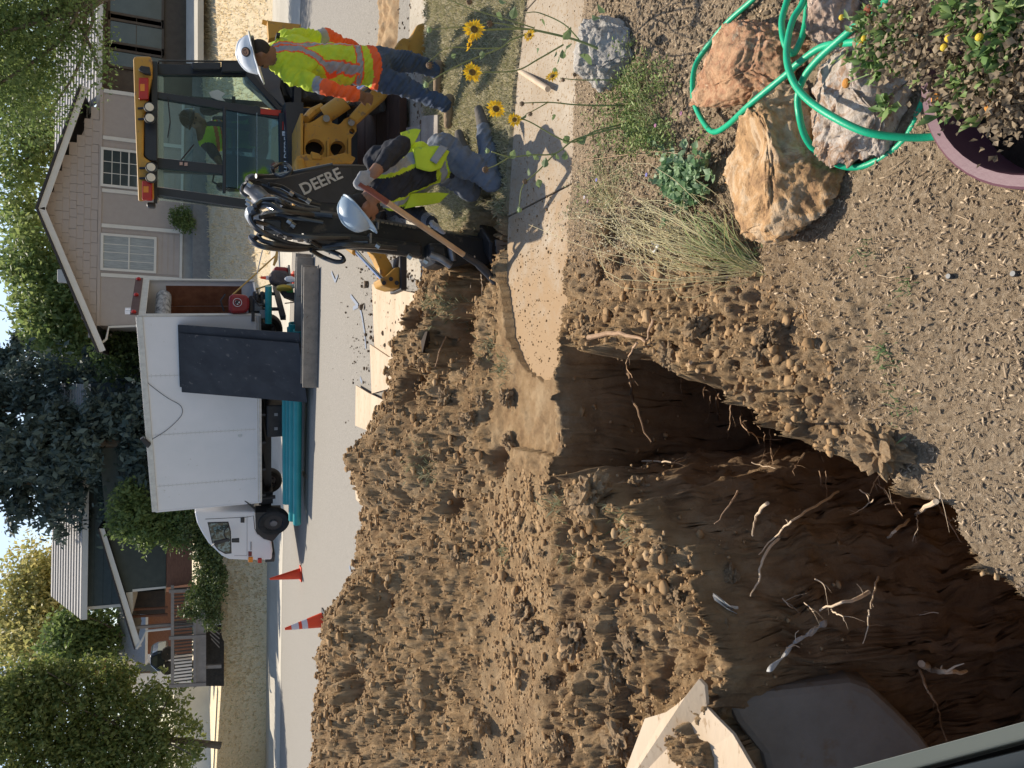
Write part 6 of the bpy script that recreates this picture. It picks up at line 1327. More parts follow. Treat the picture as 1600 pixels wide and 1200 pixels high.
p = soilpts(24000); s = .0032*np.exp(rng.normal(0, .5, len(p)))*(1+p[:, 1]*.22); scatter_lumps('soil_crumbs', p, np.clip(s, .003, .025), CLOD, 1, label='fine crumbs of dug soil over the spoil heap and trench banks', cat='soil')
p = soilpts(5000); p = p[fbm(p[:, 0]*1.3, p[:, 1]*1.3, 3, 91) > -.02][:3200]; s = .009*np.exp(rng.normal(0, .50, len(p)))*(1+p[:, 1]*.10); scatter_lumps('small_clods', p, np.clip(s, .008, .032), CLOD, 2, label='small clods of dug soil over the spoil heap and trench banks', cat='soil')
# crumbs on the walk, the street and the plywood
p = sample(2200, onw, x1=3); p = np.c_[p, np.zeros(len(p))]; scatter_lumps('walk_crumbs', p, .0022*np.exp(rng.normal(0, .5, len(p)))*(1.6-.8*smooth(.2, 2.2, p[:, 0])), CLOD, 1, label='soil crumbs scattered over the sidewalk', cat='soil')
q = []
for _ in range(1500):
    x = random.gauss(2.0, 1.5); y = 8+abs(random.gauss(0, 1.8)); q.append((x, y, zs(x, y)+.004))
for _ in range(500):
    x = random.gauss(.6, .8); y = 9.2+random.gauss(0, 1.0); q.append((x, y, zs(x, y)+.02))
scatter_lumps('street_crumbs', q, .010*np.exp(rng.normal(0, .5, len(q))), pm('dark_crumb', (.10, .075, .05), (.2, .14, .09), 9, .95), 1, label='dark soil crumbs dropped on the street and gutter', cat='soil')
# single large clods
Vb, Fb = ico(4); cm = []
for k in range(6):
    V = []
    for v in Vb:
        v = Vector(v); n = 1+.7*mnoise.noise(v*1.3+Vector((k*7, 0, 0)))+.5*mnoise.noise(v*3.3+Vector((0, k*5, 0)))+.32*mnoise.noise(v*8+Vector((0, k*5, 0)))+.2*mnoise.noise(v*19+Vector((0, k*5, 0))); V.append((v.x*n*1.1, v.y*n*.9, v.z*n*.75))
    mm = newmesh('soil_clod', V, [tuple(int(i) for i in f) for f in Fb], None, False); mm.materials.append(DIRT); cm.append(mm)
p = soilpts(190, y0=2.2); 
for i, (x, y, z) in enumerate(p):
    s = .020+.030*rng.random()**2.2; o = link('soil_clod', cm[i % 6], None, None, (x, y, z+s*.05)); o.scale = (s*random.uniform(.8, 1.3), s*random.uniform(.8, 1.3), s*random.uniform(.8, 1.1)); o.rotation_euler = (0, 0, random.random()*6)
    tag(o, 'rounded brown clod of dug soil lying loose on the spoil', 'soil clod', 'loose soil clods on the spoil heap')
big = [((735, 655), .07), ((800, 690), .06), ((905, 1000), .10), ((825, 955), .085), ((840, 985), .07), ((960, 1045), .07), ((985, 1015), .06), ((930, 770), .10), ((1000, 770), .07), ((1385, 700), .085), ((955, 360), .07), ((1120, 425), .065), ((668, 492), .11), ((1090, 510), .05), ((940, 425), .05), ((880, 1165), .06), ((760, 1130), .07), ((730, 1165), .06), ((620, 1145), .05), ((975, 1160), .08), ((1050, 560), .05), ((700, 620), .07), ((795, 620), .065), ((1190, 545), .04)]
bl = ['above the walk beside the sod', 'near the middle of the heap', 'in the big group below the heap middle', 'left of the big group', 'under the big group', 'close to the plywood', 'beside the plywood corner', 'on the tongue by the broken slab', 'on the tongue over the trench', 'hanging over the trench rim', 'beside the dry grass', 'beside the bent sage', 'at the end of the bare plywood', 'on the trench rim', 'beside the walk edge', 'low on the heap', 'at the foot of the heap', 'at the very foot of the heap', 'at the street edge of the heap', 'beside the plywood edge', 'on the far rim', 'beside the root hollow', 'at the walk edge by the heap', 'between rim and mulch']
for ((x, y), s), l in zip(big, bl):
    c = GT(x, y); o = link('large_clod', cm[random.randrange(6)], None, None, c+Vector((0, 0, s*.3))); o.scale = (s, s*.9, s); o.rotation_euler = (random.random(), 0, random.random()*6); tag(o, 'large clod of dug soil '+l, 'soil clod', 'large soil clods')
# wood-chip mulch
def chips(name, n, cond, smin, smax, mat, label, ratio=.35, **k):
    p = sample(n, cond, **k); z = mask_at(ZZ, p[:, 0], p[:, 1]); c = np.c_[p, z+.004]; m = n
    a = rng.random(m)*2*PI; t = rng.normal(0, .35, m); L_ = smin+(smax-smin)*rng.random(m)**3.2; W = L_*ratio*(.4+rng.random(m))
    u = np.stack([np.cos(a)*np.cos(t), np.sin(a)*np.cos(t), np.sin(t)], 1)*L_[:, None]; w = np.stack([-np.sin(a), np.cos(a), rng.normal(0, .3, m)], 1)*W[:, None]; h = np.array([0, 0, 1])*(.0012+.002*rng.random((m, 1)))
    V = np.stack([c-u-w*.5, c+u*.9-w, c+u+w*.6, c-u*.8+w, c-u-w*.5+h, c+u*.9-w+h, c+u+w*.6+h, c-u*.8+w+h], 1).reshape(-1, 3)
    B = np.array([(4, 5, 6, 7), (0, 1, 5, 4), (1, 2, 6, 5), (2, 3, 7, 6), (3, 0, 4, 7)]); Q = (B[None]+(np.arange(m)*8)[:, None, None]).reshape(-1, 4)
    return tag(link(name, npmesh(name, V, Q), mat), label, 'mulch', kind='stuff')
garden = lambda x, y: (mask_at(MU, x, y) > .4)
CHIP = leafm('wood_chip', (.22, .155, .095), (.54, .41, .265), 0, .85); CHIPD = leafm('dark_chip', (.10, .075, .05), (.28, .21, .145), 0, .9)
chips('mulch', 22000, garden, .0016, .010, CHIP, 'pale wood-chip mulch covering the garden bed', x0=-1.2, x1=3.6, y0=1.0, y1=4.3)
chips('dark_mulch', 8000, garden, .003, .010, CHIPD, 'dark bark bits among the garden mulch', x0=-1.2, x1=3.6, y0=1.0, y1=4.3)
chips('long_chips', 260, garden, .015, .04, CHIP, 'long splinters of wood lying on the garden mulch', .10, x0=-1.0, x1=2.6, y0=1.0, y1=4.2)
# grass on the verge, in tufts on the heap and beside the walk
p = sample(14000, lambda x, y: (mask_at(GR, x, y) > .3) & (mask_at(ZZ, x, y) > -.1), x0=-.2, x1=5, y0=4.9, y1=7.45)
vg = [(x, y, z) for (x, y), z in zip(p, mask_at(ZZ, p[:, 0], p[:, 1]))]
GRD = leafm('verge_grass', (.26, .26, .12), (.64, .56, .37), .35)
blades('verge_grass', vg, .035, .0035, GRD, 1.2, n=2, kind='stuff', label='short half-dry grass on the verge between walk and gutter', cat='grass')
def tuft(pts, n, sp, h, mat, name, label, cat='grass', lean=1.0, w=.003, kind='stuff'):
    q = []
    for (x, y) in pts:
        c = GT(x, y)
        for _ in range(n): a, b = c.x+random.gauss(0, sp), c.y+random.gauss(0, sp); q.append((a, b, Z(a, b)-.005))
    return blades(name, q, h, w, mat, lean, n=1, kind=kind, label=label, cat=cat)
tuft([(700, 475), (720, 465), (745, 490), (755, 500), (705, 470), (672, 470), (770, 540), (785, 575), (870, 790), (665, 745), (672, 720), (790, 860), (975, 815), (905, 865), (780, 390), (765, 350), (785, 330)], 90, .06, .045, leafm('sod_grass', (.16, .19, .09), (.45, .44, .28), .3), 'sod_grass', 'grey-green tufts of sod turned up on the soil', lean=1.3, w=.0022)
tuft([(1380, 550), (1395, 565), (1420, 445), (1350, 390), (1405, 635), (1180, 395)], 26, .03, .03, leafm('weed_green', (.16, .27, .10), (.35, .45, .22), .3), 'weeds', 'tiny green weeds in the bare garden soil', 'weed', 1.2)

# boulders
def boulder(label, px, py, zc, rad, rot, cols, seed, spots=None, sc=7, sub=6):
    Vb, Fb = ico(sub); c = G(px, py, zc); V = []
    ca, sa = math.cos(rot), math.sin(rot)
    rs = random.Random(seed); cuts = []
    for _ in range(22):
        cn = Vector((rs.gauss(0, 1), rs.gauss(0, 1), rs.gauss(0, .8)+.25)).normalized(); cuts.append((cn, rs.uniform(.60, .90)))
    for v in Vb:
        v = Vector(v)*1.12; q = v*1.15+Vector((seed*3.1, seed, 0))
        wob = .05*mnoise.noise(q*3)
        for cn, cd in cuts:
            e_ = v.dot(cn)-cd-wob
            if e_ > 0: v = v-cn*e_*.92
        n = 1+.12*mnoise.noise(q)-.10*abs(mnoise.noise(q*2.6))+.07*mnoise.noise(q*5.3)-.07*abs(mnoise.noise(q*9))+.035*mnoise.noise(q*22)+.02*mnoise.noise(q*50)
        n += .010*math.sin((v.x*.6+v.z)*22+7*mnoise.noise(q*1.6))*max(0, mnoise.noise(q*1.1)+.3)
        w = Vector((v.x*rad[0], v.y*rad[1], v.z*rad[2]))*n
        w *= 1.22; V.append((w.x*ca-w.y*sa, w.x*sa+w.y*ca, w.z))
    me = newmesh('boulder', V, [tuple(int(i) for i in f) for f in Fb], None, True)
    mt = bpy.data.materials.new('boulder_stone'); N, L = nodes(mt); b = N['Principled BSDF']; b.inputs['Roughness'].default_value = .85; b.inputs['Specular IOR Level'].default_value = .25
    tc = N.new('ShaderNodeTexCoord'); n1 = N.new('ShaderNodeTexNoise'); n1.inputs['Scale'].default_value = sc; n1.inputs['Detail'].default_value = 9; n1.inputs['Roughness'].default_value = .68; n1.inputs['Distortion'].default_value = .9; L.new(tc.outputs['Object'], n1.inputs['Vector'])
    r = N.new('ShaderNodeValToRGB'); e = r.color_ramp.elements
    while len(e) < len(cols): e.new(.5)
    for i, (q, c_) in enumerate(zip(e, cols)): q.position = .30+.42*i/(len(cols)-1); q.color = lin(c_)
    L.new(n1.outputs[0], r.inputs[0]); L.new(r.outputs[0], b.inputs['Base Color'])
    n2 = N.new('ShaderNodeTexNoise'); n2.inputs['Scale'].default_value = 55; n2.inputs['Detail'].default_value = 8; n2.inputs['Roughness'].default_value = .7; L.new(tc.outputs['Object'], n2.inputs['Vector']); bp = N.new('ShaderNodeBump'); bp.inputs['Distance'].default_value = .012; bp.inputs['Strength'].default_value = 1; L.new(n2.outputs[0], bp.inputs['Height']); L.new(bp.outputs[0], b.inputs['Normal'])
    o = link('boulder', me, mt, None, c); return tag(o, label, 'boulder', 'boulders in the garden bed')
ORC = [(.15, .09, .05), (.34, .20, .10), (.50, .30, .14), (.58, .42, .26), (.38, .23, .115), (.52, .36, .20)]
boulder('long golden-brown boulder under the hose loops, nearest the trench', 1213, 275, .06, (.31, .29, .17), .38, ORC, 3)
boulder('red-orange boulder inside the widest hose loop', 1165, 105, .06, (.19, .27, .14), -.35, [(.18, .09, .05), (.38, .19, .10), (.52, .32, .18), (.44, .22, .12), (.58, .42, .27), (.34, .17, .09)], 8)
boulder('grey and rust streaked quartz boulder beside the flower pot', 1350, 150, .06, (.215, .21, .15), .2, [(.17, .11, .075), (.40, .31, .23), (.55, .48, .41), (.32, .19, .11), (.50, .41, .33), (.24, .16, .11)], 14, sc=9)
boulder('small rusty boulder at the picture edge behind the quartz one', 1300, 18, .05, (.13, .10, .10), .2, [(.30, .18, .12), (.55, .42, .33), (.62, .54, .46)], 19)
boulder('pale grey speckled boulder beside the sunflower stems', 955, 82, .05, (.20, .19, .14), .25, [(.17, .155, .135), (.36, .33, .29), (.50, .465, .41), (.25, .23, .2)], 24, sc=16)
boulder('small buried orange stone next to the golden-brown boulder', 1305, 335, -.01, (.05, .035, .03), 0, [(.5, .33, .2), (.62, .45, .3), (.55, .4, .28)], 31, sub=4)
# hose: one thing, its loops as visible
hs = empty('garden_hose', G(1250, 180), 'bright green rubber garden hose looped over the boulders', 'garden hose')
HG = pm('green_hose', (.004, .40, .20), (.006, .35, .175), 40, .38, .5, 260, spec=.5)
def hose(pts, zz):
    q = catmull([G(x, y, z) for (x, y), z in zip(pts, zz)], 9); m = M(); m.tube(q, .0118, 12); m.build('hose_run', HG, hs, smooth_=True)
hose([(1196, -22), (1176, 0), (1135, 37), (1097, 84), (1084, 112), (1083, 150), (1092, 178), (1112, 205), (1135, 197), (1172, 163), (1229, 116), (1247, 99), (1285, 73), (1332, 66), (1375, 62), (1420, 58), (1470, 70)], [.05, .05, .05, .06, .08, .09, .09, .11, .15, .20, .20, .20, .20, .22, .22, .2, .18])
hose([(1236, -30), (1230, 0), (1222, 30), (1223, 55), (1230, 76), (1240, 83), (1250, 66), (1258, 40), (1262, 0), (1263, -30)], [.12, .13, .15, .17, .17, .15, .13, .12, .12, .12])
hose([(1265, -30), (1254, 5), (1240, 28), (1232, 56), (1229, 85), (1233, 110), (1244, 135), (1266, 159), (1304, 184), (1352, 206), (1403, 214), (1455, 214), (1500, 205)], [.14, .15, .17, .2, .235, .25, .25, .25, .24, .2, .14, .08, .05])
hose([(1400, -10), (1352, 28), (1319, 56), (1281, 90), (1257, 120), (1247, 150), (1249, 180), (1258, 213), (1277, 238), (1310, 257), (1340, 261), (1372, 250), (1405, 227), (1422, 205), (1437, 172), (1450, 140)], [.2, .22, .23, .23, .22, .21, .20, .15, .1, .06, .03, .02, .02, .02, .02, .02])
# pot with its plant
rp = [G(x, y, .34) for x, y in ((1437, 145), (1445, 195), (1470, 238), (1520, 277), (1600, 300))]
A = np.array([[2*p_.x, 2*p_.y, 1] for p_ in rp]); bb_ = np.array([p_.x**2+p_.y**2 for p_ in rp]); sol = np.linalg.lstsq(A, bb_, rcond=None)[0]; pc = Vector((sol[0], sol[1], 0)); pr = math.sqrt(sol[2]+sol[0]**2+sol[1]**2)
pr = min(max(pr, .2), .36)
mid = rp[2]; dirc = (pc-Vector((mid.x, mid.y, 0))).normalized(); pc = Vector((mid.x, mid.y, 0))+dirc*pr
pot = empty('flower_pot', pc, 'large round plum-brown plastic pot cut by the picture corner', 'flower pot')
m = M(); m.lathe(pc, (0, 0, 1), [(pr*.72, 0), (pr*.78, .02), (pr*.93, .27), (pr*.93, .28), (pr*.985, .285), (pr, .30), (pr, .335), (pr*.985, .34), (pr*.915, .34), (pr*.90, .33), (pr*.88, .20)], 56); m.build('pot_wall', pm('plum_plastic', (.105, .045, .06), (.14, .065, .08), 5, .42, .05, 60, spots=(.22, .15, .14), sscale=22, sthr=.68), pot, smooth_=True)
m = M(); m.lathe(pc, (0, 0, 1), [(0, .19), (pr*.5, .20), (pr*.9, .19)], 30); m.build('potting_soil', pm('potting_soil', (.02, .014, .01), (.05, .035, .025), 30, .95, .8, 60), pot)
pl = empty('bedding_plant', pc+Vector((0, 0, .2)), 'straggly half-dry bedding plant with orange and yellow buds spilling from the pot', 'plant')
def leafy(name, root, centres, spread, n, size, mat, up=.3, wid=.35):
    C = np.array(centres); i = rng.integers(0, len(C), n); c = C[i]+rng.normal(size=(n, 3))*np.array(spread); a = rng.normal(size=(n, 3)); a[:, 2] = np.abs(a[:, 2])*up; a /= np.linalg.norm(a, axis=1)[:, None]
    b = np.cross(a, rng.normal(size=(n, 3))); b /= np.linalg.norm(b, axis=1)[:, None]; s = size*(.5+rng.random((n, 1))); nrm = np.cross(a, b)*s*.15
    V = np.stack([c, c+a*s*.5+b*s*wid+nrm, c+a*s+nrm*-.5, c+a*s*.5-b*s*wid+nrm, c+a*s*.5-nrm], 1).reshape(-1, 3); B = np.array([(0, 1, 4), (1, 2, 4), (2, 3, 4), (3, 0, 4)]); Q = (B[None]+(np.arange(n)*5)[:, None, None]).reshape(-1, 3)
    return tag(link(name, npmesh(name, V-np.array(worldloc(root)), Q, 3), mat, root), kind='stuff')
DEADL = leafm('dead_leaf', (.09, .065, .04), (.40, .31, .20), .3, .85); PG = leafm('pot_leaf', (.10, .20, .05), (.30, .40, .14), .35)
cen = [tuple(G(x, y, z)) for x, y, z in ((1490, 20, .42), (1540, 40, .45), (1590, 60, .45), (1440, 30, .40), (1400, 20, .36), (1480, 80, .42), (1540, 110, .42), (1590, 120, .42), (1430, 90, .38), (1390, 60, .34), (1500, 130, .40), (1570, 0, .45), (1580, 170, .42), (1550, 150, .40), (1620, 90, .45))]
leafy('dead_leaves', pl, cen, (.035, .035, .03), 4600, .016, DEADL, .5, .4)
gc = [tuple(G(x, y, z)) for x, y, z in ((1375, 60, .34), (1395, 85, .34), (1360, 40, .33), (1345, 90, .3), (1380, 105, .32), (1530, 20, .47), (1545, 75, .46), (1560, 95, .46), (1510, 125, .42), (1500, 10, .46), (1570, 60, .48), (1400, 40, .38), (1590, 10, .48))]
leafy('green_leaves', pl, gc, (.022, .022, .02), 900, .030, PG, .8, .22)
leafy('low_shoots', pl, [tuple(G(x, y, z)) for x, y, z in ((1385, 165, .22), (1440, 118, .34), (1475, 175, .36), (1500, 165, .36), (1525, 180, .38))], (.010, .010, .008), 60, .040, PG, .8, .25)
for i, (x, y, z, c) in enumerate(((1315, 27, .30, 0), (1350, 60, .36, 0), (1355, 73, .36, 0), (1345, 70, .35, 0), (1482, 60, .50, 0), (1475, 74, .49, 0), (1530, 58, .52, 0), (1322, 130, .28, 1), (1356, 16, .36, 2), (1463, 155, .40, 1), (1545, 168, .44, 1), (1295, 210, .2, 9))):
    if c == 9: continue
    q = G(x, y, z); m = M(); m.ball(q, (.009, .009, .008) if c == 0 else (.016, .014, .009), 10, 6); m.build('flower_bud', (pm('bud_yellow', (.65, .45, .03), (.5, .35, .03), 9, .7), pm('petal_orange', (.60, .25, .04), (.4, .18, .04), 30, .8, .8, 90), pm('bud_rust', (.25, .07, .03), None, 9, .8))[c], pl)
    e = Vector((pc.x, pc.y, .25)).lerp(q, .35); m = M(); m.tube(catmull([e, e.lerp(q, .6)+Vector((0, 0, .04)), q], 5), .0018, 5); m.build('flower_stalk', PG, pl)
# sunflowers
SG = leafm('sunflower_leaf', (.10, .17, .06), (.26, .33, .16), .4); STEM = pm('green_stem', (.20, .24, .09), (.28, .30, .13), 9, .7)
PET = leafm('sunflower_petal', (.82, .50, .02), (.88, .60, .03), .35); DISC = pm('sunflower_disc', (.09, .05, .015), (.22, .13, .03), 60, .9, .8, 200); DISCB = pm('sepal_green', (.22, .30, .12), (.30, .36, .18), 30, .8)
def flower(root, c, d, r, kind):
    c, d = Vector(c), Vector(d).normalized(); u = d.cross(Vector((0, 0, 1))).normalized(); w = u.cross(d); m = M()
    if kind in 'fb':
        for ring in (0, 1):
            n = 13
            for i in range(n):
                a = 2*PI*(i+.5*ring)/n+random.uniform(-.1, .1); o = u*math.cos(a)+w*math.sin(a); s = -u*math.sin(a)+w*math.cos(a); L_ = r*random.uniform(.85, 1.1); dr = d*random.uniform(-.25, .15)*r
                m.add([c+o*r*.28, c+o*L_*.65+s*r*.14+dr*.4+d*.002, c+o*L_+dr, c+o*L_*.65-s*r*.14+dr*.4+d*.002], [(0, 1, 2, 3)])
        m.build('petals', PET, root)
        m = M(); m.ball(c, (r*.33, r*.33, r*.13), 14, 8, (u, w, d)); m.build('disc', DISC, root, smooth_=True)
        m = M(); m.ball(c-d*r*.10, (r*.30, r*.30, r*.14), 10, 6, (u, w, d)); m.build('sepals', DISCB, root, smooth_=True)
    else:
        m.ball(c, (r*.5, r*.5, r*.45), 10, 7, (u, w, d))
        for i in range(10):
            a = 2*PI*i/10; o = u*math.cos(a)+w*math.sin(a); s = -u*math.sin(a)+w*math.cos(a); m.add([c+o*r*.3+s*r*.15, c+o*r*.3-s*r*.15, c+o*r*.75+d*r*.5], [(0, 1, 2)])
        m.build('bud' if kind == 'g' else 'seed_head', DISCB if kind == 'g' else pm('dry_head', (.12, .075, .045), (.22, .15, .09), 40, .9), root)
def sunflower(label, stems, flowers, leaves):
    b = stems[0][0][0]; base = P(*b); t = empty('sunflower', base, label, 'sunflower', 'wild sunflowers beside the walk')
    for pts, r in stems:
        m = M(); q = catmull([P(*p_) for p_ in pts], 6); m.tube(q, [r*(1-.45*i/(len(q)-1)) for i in range(len(q))], 7); m.build('stem', STEM, t, smooth_=True)
    for (x, y, Y, d, r, k) in flowers: flower(t, P(x, y, Y), d, r, k)
    for (x, y, Y, s) in leaves:
        c = P(x, y, Y); a = Vector((random.uniform(-1, 1), random.uniform(-.6, .6), random.uniform(-.7, .5))).normalized(); bq = a.cross(Vector((random.uniform(-1, 1), random.uniform(-1, 1), .3))).normalized(); n = a.cross(bq); m = M(); sh = [(0, 0), (.18, .30), (.42, .38), (.72, .22), (1.05, 0)]
        V = [c]+[c+a*s*p_+bq*s*w_+n*s*.12 for p_, w_ in sh[1:-1]]+[c+a*s*1.05]+[c+a*s*p_-bq*s*w_+n*s*.12 for p_, w_ in sh[-2:0:-1]]+[c+a*s*.3-n*0, c+a*s*.7]
        m.add(V, [(0, 1, 8), (1, 2, 8), (2, 9, 8), (2, 3, 9), (3, 4, 9), (4, 5, 9), (5, 6, 9), (6, 8, 9), (6, 7, 8), (7, 0, 8)]); m.build('leaf', SG, t)
    return t
Y1 = 3.55
sunflower('tallest sunflower with three open blooms reaching over the verge beside the grey boulder',
    [([(1002, 106, 3.5), (955, 85, 3.55), (905, 64, 3.6), (850, 50, 3.62), (817, 45, 3.62), (775, 46, 3.6), (745, 48, 3.55)], .0075), ([(905, 62, 3.6), (880, 37, 3.62), (842, 20, 3.65), (822, 20, 3.65)], .004), ([(880, 70, 3.6), (842, 92, 3.58), (807, 110, 3.55), (752, 113, 3.5), (740, 114, 3.5)], .0045),
     ([(840, 48, 3.62), (800, 62, 3.6), (782, 75, 3.6), (730, 96, 3.55), (690, 116, 3.5), (668, 132, 3.5)], .0042), ([(782, 75, 3.6), (745, 76, 3.6), (700, 75, 3.6), (670, 96, 3.55)], .0035), ([(817, 45, 3.62), (773, 36, 3.6), (720, 42, 3.55), (676, 46, 3.5)], .0035), ([(835, 44, 3.62), (797, 32, 3.6), (740, 15, 3.6), (696, -3, 3.6)], .0035)],
    [(741, 46, 3.52, (.1, -1, .25), .056, 'f'), (733, 70, 3.55, (-.3, -.4, -.8), .036, 'f'), (738, 113, 3.45, (.1, -1, .2), .050, 'f'), (737, 100, 3.5, (-.2, -.8, -.4), .022, 'd'), (827, 55, 3.5, (.2, -.6, .8), .034, 'f'), (671, 47, 3.5, (0, -.2, 1), .026, 'g'), (670, 102, 3.5, (-.2, -.6, -.6), .030, 'd'), (666, 133, 3.5, (0, -.2, 1), .028, 'g'), (765, 37, 3.55, (-.3, -.7, 0), .030, 'd'), (733, 3, 3.6, (0, -1, 0), .030, 'd')],
    [(880, 62, 3.55, .07), (885, 72, 3.5, .09), (925, 100, 3.5, .09), (868, 105, 3.55, .05), (800, 30, 3.6, .06), (845, 30, 3.6, .04), (755, 80, 3.55, .04), (790, 60, 3.6, .045), (775, 20, 3.6, .05), (865, 90, 3.55, .04), (705, 90, 3.5, .03), (840, 82, 3.55, .04), (880, 92, 3.55, .045), (935, 30, 3.5, .06), (945, 20, 3.5, .06), (790, 5, 3.6, .05)])
sunflower('short sunflower bloom with a dark centre low over the slab beside the shovel handle', [([(1000, 128, 3.5), (950, 125, 3.52), (905, 125, 3.53), (875, 122, 3.5)], .004)], [(863, 119, 3.45, (.5, -.6, .7), .038, 'f'), (880, 125, 3.5, (0, -.3, 1), .02, 'd'), (898, 117, 3.5, (0, -1, .3), .02, 'd')], [(870, 100, 3.5, .04), (928, 122, 3.5, .04)])
sunflower('sunflower with two open blooms and dry heads leaning over the slab edge',
    [([(975, 165, 3.5), (905, 164, 3.53), (860, 160, 3.53), (818, 161, 3.5)], .0045), ([(990, 190, 3.48), (930, 205, 3.5), (890, 222, 3.52), (827, 190, 3.5), (808, 186, 3.48)], .005), ([(856, 160, 3.53), (835, 172, 3.5), (822, 178, 3.5)], .003), ([(827, 190, 3.5), (800, 178, 3.48), (778, 171, 3.45)], .003)],
    [(775, 170, 3.42, (.15, -1, .2), .050, 'f'), (804, 187, 3.45, (.1, -.9, .4), .036, 'f'), (816, 162, 3.48, (-.4, -.6, .5), .022, 'd'), (829, 178, 3.48, (-.4, -.6, .5), .02, 'd')], [(882, 212, 3.5, .06), (905, 225, 3.5, .05), (865, 178, 3.5, .04), (815, 185, 3.48, .04)])
sunflower('budding sunflower leaning toward the kneeling worker over the slab',
    [([(985, 195, 3.46), (925, 210, 3.5), (895, 220, 3.5), (867, 240, 3.5), (830, 242, 3.5), (797, 245, 3.48), (768, 237, 3.46)], .005), ([(797, 245, 3.48), (775, 258, 3.45), (762, 263, 3.44)], .0035), ([(867, 240, 3.5), (840, 268, 3.48), (817, 290, 3.46), (811, 322, 3.45)], .004)],
    [(762, 236, 3.45, (0, -.2, 1), .022, 'g'), (758, 265, 3.43, (-.3, -.8, -.3), .030, 'd'), (812, 328, 3.44, (0, -.2, 1), .024, 'g'), (820, 284, 3.46, (0, -1, 0), .024, 'd'), (914, 214, 3.5, (0, -1, .3), .018, 'g')], [(798, 248, 3.47, .05), (822, 238, 3.48, .04), (868, 248, 3.48, .05), (882, 250, 3.48, .045), (840, 280, 3.46, .05), (850, 262, 3.46, .05), (825, 275, 3.46, .04), (835, 250, 3.48, .05), (905, 215, 3.5, .05)])
# garden plants
def curved(root_, name, base, tips, r, mat, sag=.3):
    m = M()
    for tp_ in tips:
        b_, t_ = Vector(base)+Vector((random.gauss(0, .018), random.gauss(0, .018), 0)), Vector(tp_); ln_ = (t_-b_).length; md = b_.lerp(t_, .5)+Vector((random.gauss(0, .10)*ln_, random.gauss(0, .05)*ln_, ln_*sag*random.uniform(-.1, 1.2)))
        m.tube(catmull([b_, md, t_], 4), r, 3, cap=False)
    o = m.build(name, mat, root_); return tag(o, kind='stuff')
t = empty('dry_grass_clump', GT(1193, 428), 'pale dry clump of fine grass leaning from the golden boulder over the dug soil', 'grass clump')
tips = [G(random.gauss(1020, 62), random.gauss(352, 30), random.uniform(.01, .20)) for _ in range(150)]
curved(t, 'stalks', GT(1190, 425), tips, .0013, leafm('dry_stalk', (.56, .50, .27), (.80, .73, .48), .5), .22)
tips = [G(random.gauss(1090, 30), random.gauss(352, 18), random.uniform(.05, .16)) for _ in range(60)]
curved(t, 'green_stalks', GT(1175, 412), tips, .0014, leafm('green_stalk', (.32, .42, .16), (.56, .60, .30), .45), .25)
leafy('seed_heads', t, [tuple(v) for v in [G(random.gauss(985, 55), random.gauss(345, 28), random.uniform(.02, .16)) for _ in range(90)]], (.03, .03, .02), 1700, .010, leafm('seed_head', (.45, .40, .24), (.68, .60, .42), .3))
t = empty('columbine', GT(1070, 290), 'round clump of broad blue-green lobed leaves beside the golden boulder', 'plant')
cc = [tuple(G(x, y, random.uniform(.04, .11))) for x, y in [(random.gauss(1065, 22), random.gauss(285, 20)) for _ in range(90)]]
leafy('leaves', t, cc, (.008, .008, .008), 620, .034, leafm('columbine_leaf', (.14, .27, .12), (.36, .48, .28), .4), .4, .42)
curved(t, 'stems', GT(1070, 290), [Vector(c_) for c_ in cc[:40]], .0012, STEM, .1)
t = empty('feathery_plant', GT(990, 210), 'soft green feathery plant between the walk and the red-orange boulder', 'plant')
cc = [tuple(G(random.gauss(1000, 26), random.gauss(212, 12), random.uniform(.02, .12))) for _ in range(60)]+[tuple(G(random.gauss(1000, 22), random.gauss(130, 22), random.uniform(.02, .10))) for _ in range(60)]+[tuple(G(random.gauss(975, 25), random.gauss(180, 18), random.uniform(.02, .10))) for _ in range(50)]
leafy('feathery_leaves', t, cc, (.025, .025, .02), 4200, .020, leafm('feather_leaf', (.17, .27, .07), (.42, .48, .20), .35), .8, .06)
curved(t, 'stems', GT(1040, 200), [Vector(c_) for c_ in cc[::4]], .0012, STEM, .15)
t = empty('low_herb', GT(930, 300), 'sparse low herb with tiny blue flowers at the edge of the walk', 'plant')
cc = [tuple(G(random.gauss(935, 22), random.gauss(305, 22), random.uniform(.01, .07))) for _ in range(60)]+[tuple(G(random.gauss(960, 20), random.gauss(265, 18), random.uniform(.01, .06))) for _ in range(30)]
leafy('leaves', t, cc, (.02, .02, .015), 1500, .014, leafm('herb_leaf', (.20, .26, .10), (.46, .46, .26), .3), .8, .12)
curved(t, 'stems', GT(960, 320), [Vector(c_) for c_ in cc[::2]], .0011, leafm('dry_stalk', (.56, .50, .27), (.80, .73, .48), .5), .12)
BLU = pm('small_blue_flower', (.30, .28, .60), None, 5, .7); PNK = pm('small_pink_flower', (.55, .25, .38), None, 5, .7)
for x, y, mt_, z in ((1010, 273, BLU, .10), (932, 281, BLU, .08), (913, 308, pm('small_white_flower', (.7, .62, .6), None, 5, .7), .08), (918, 314, PNK, .07), (1024, 196, PNK, .08), (1064, 177, PNK, .06), (1098, 363, PNK, .10), (1136, 432, PNK, .05)):
    m = M(); c = G(x, y, z)
    for i in range(5): a = 2*PI*i/5; m.ball(c+Vector((math.cos(a)*.006, math.sin(a)*.006, 0)), (.005, .005, .003), 6, 4)
    m.build('blossom', mt_, t)
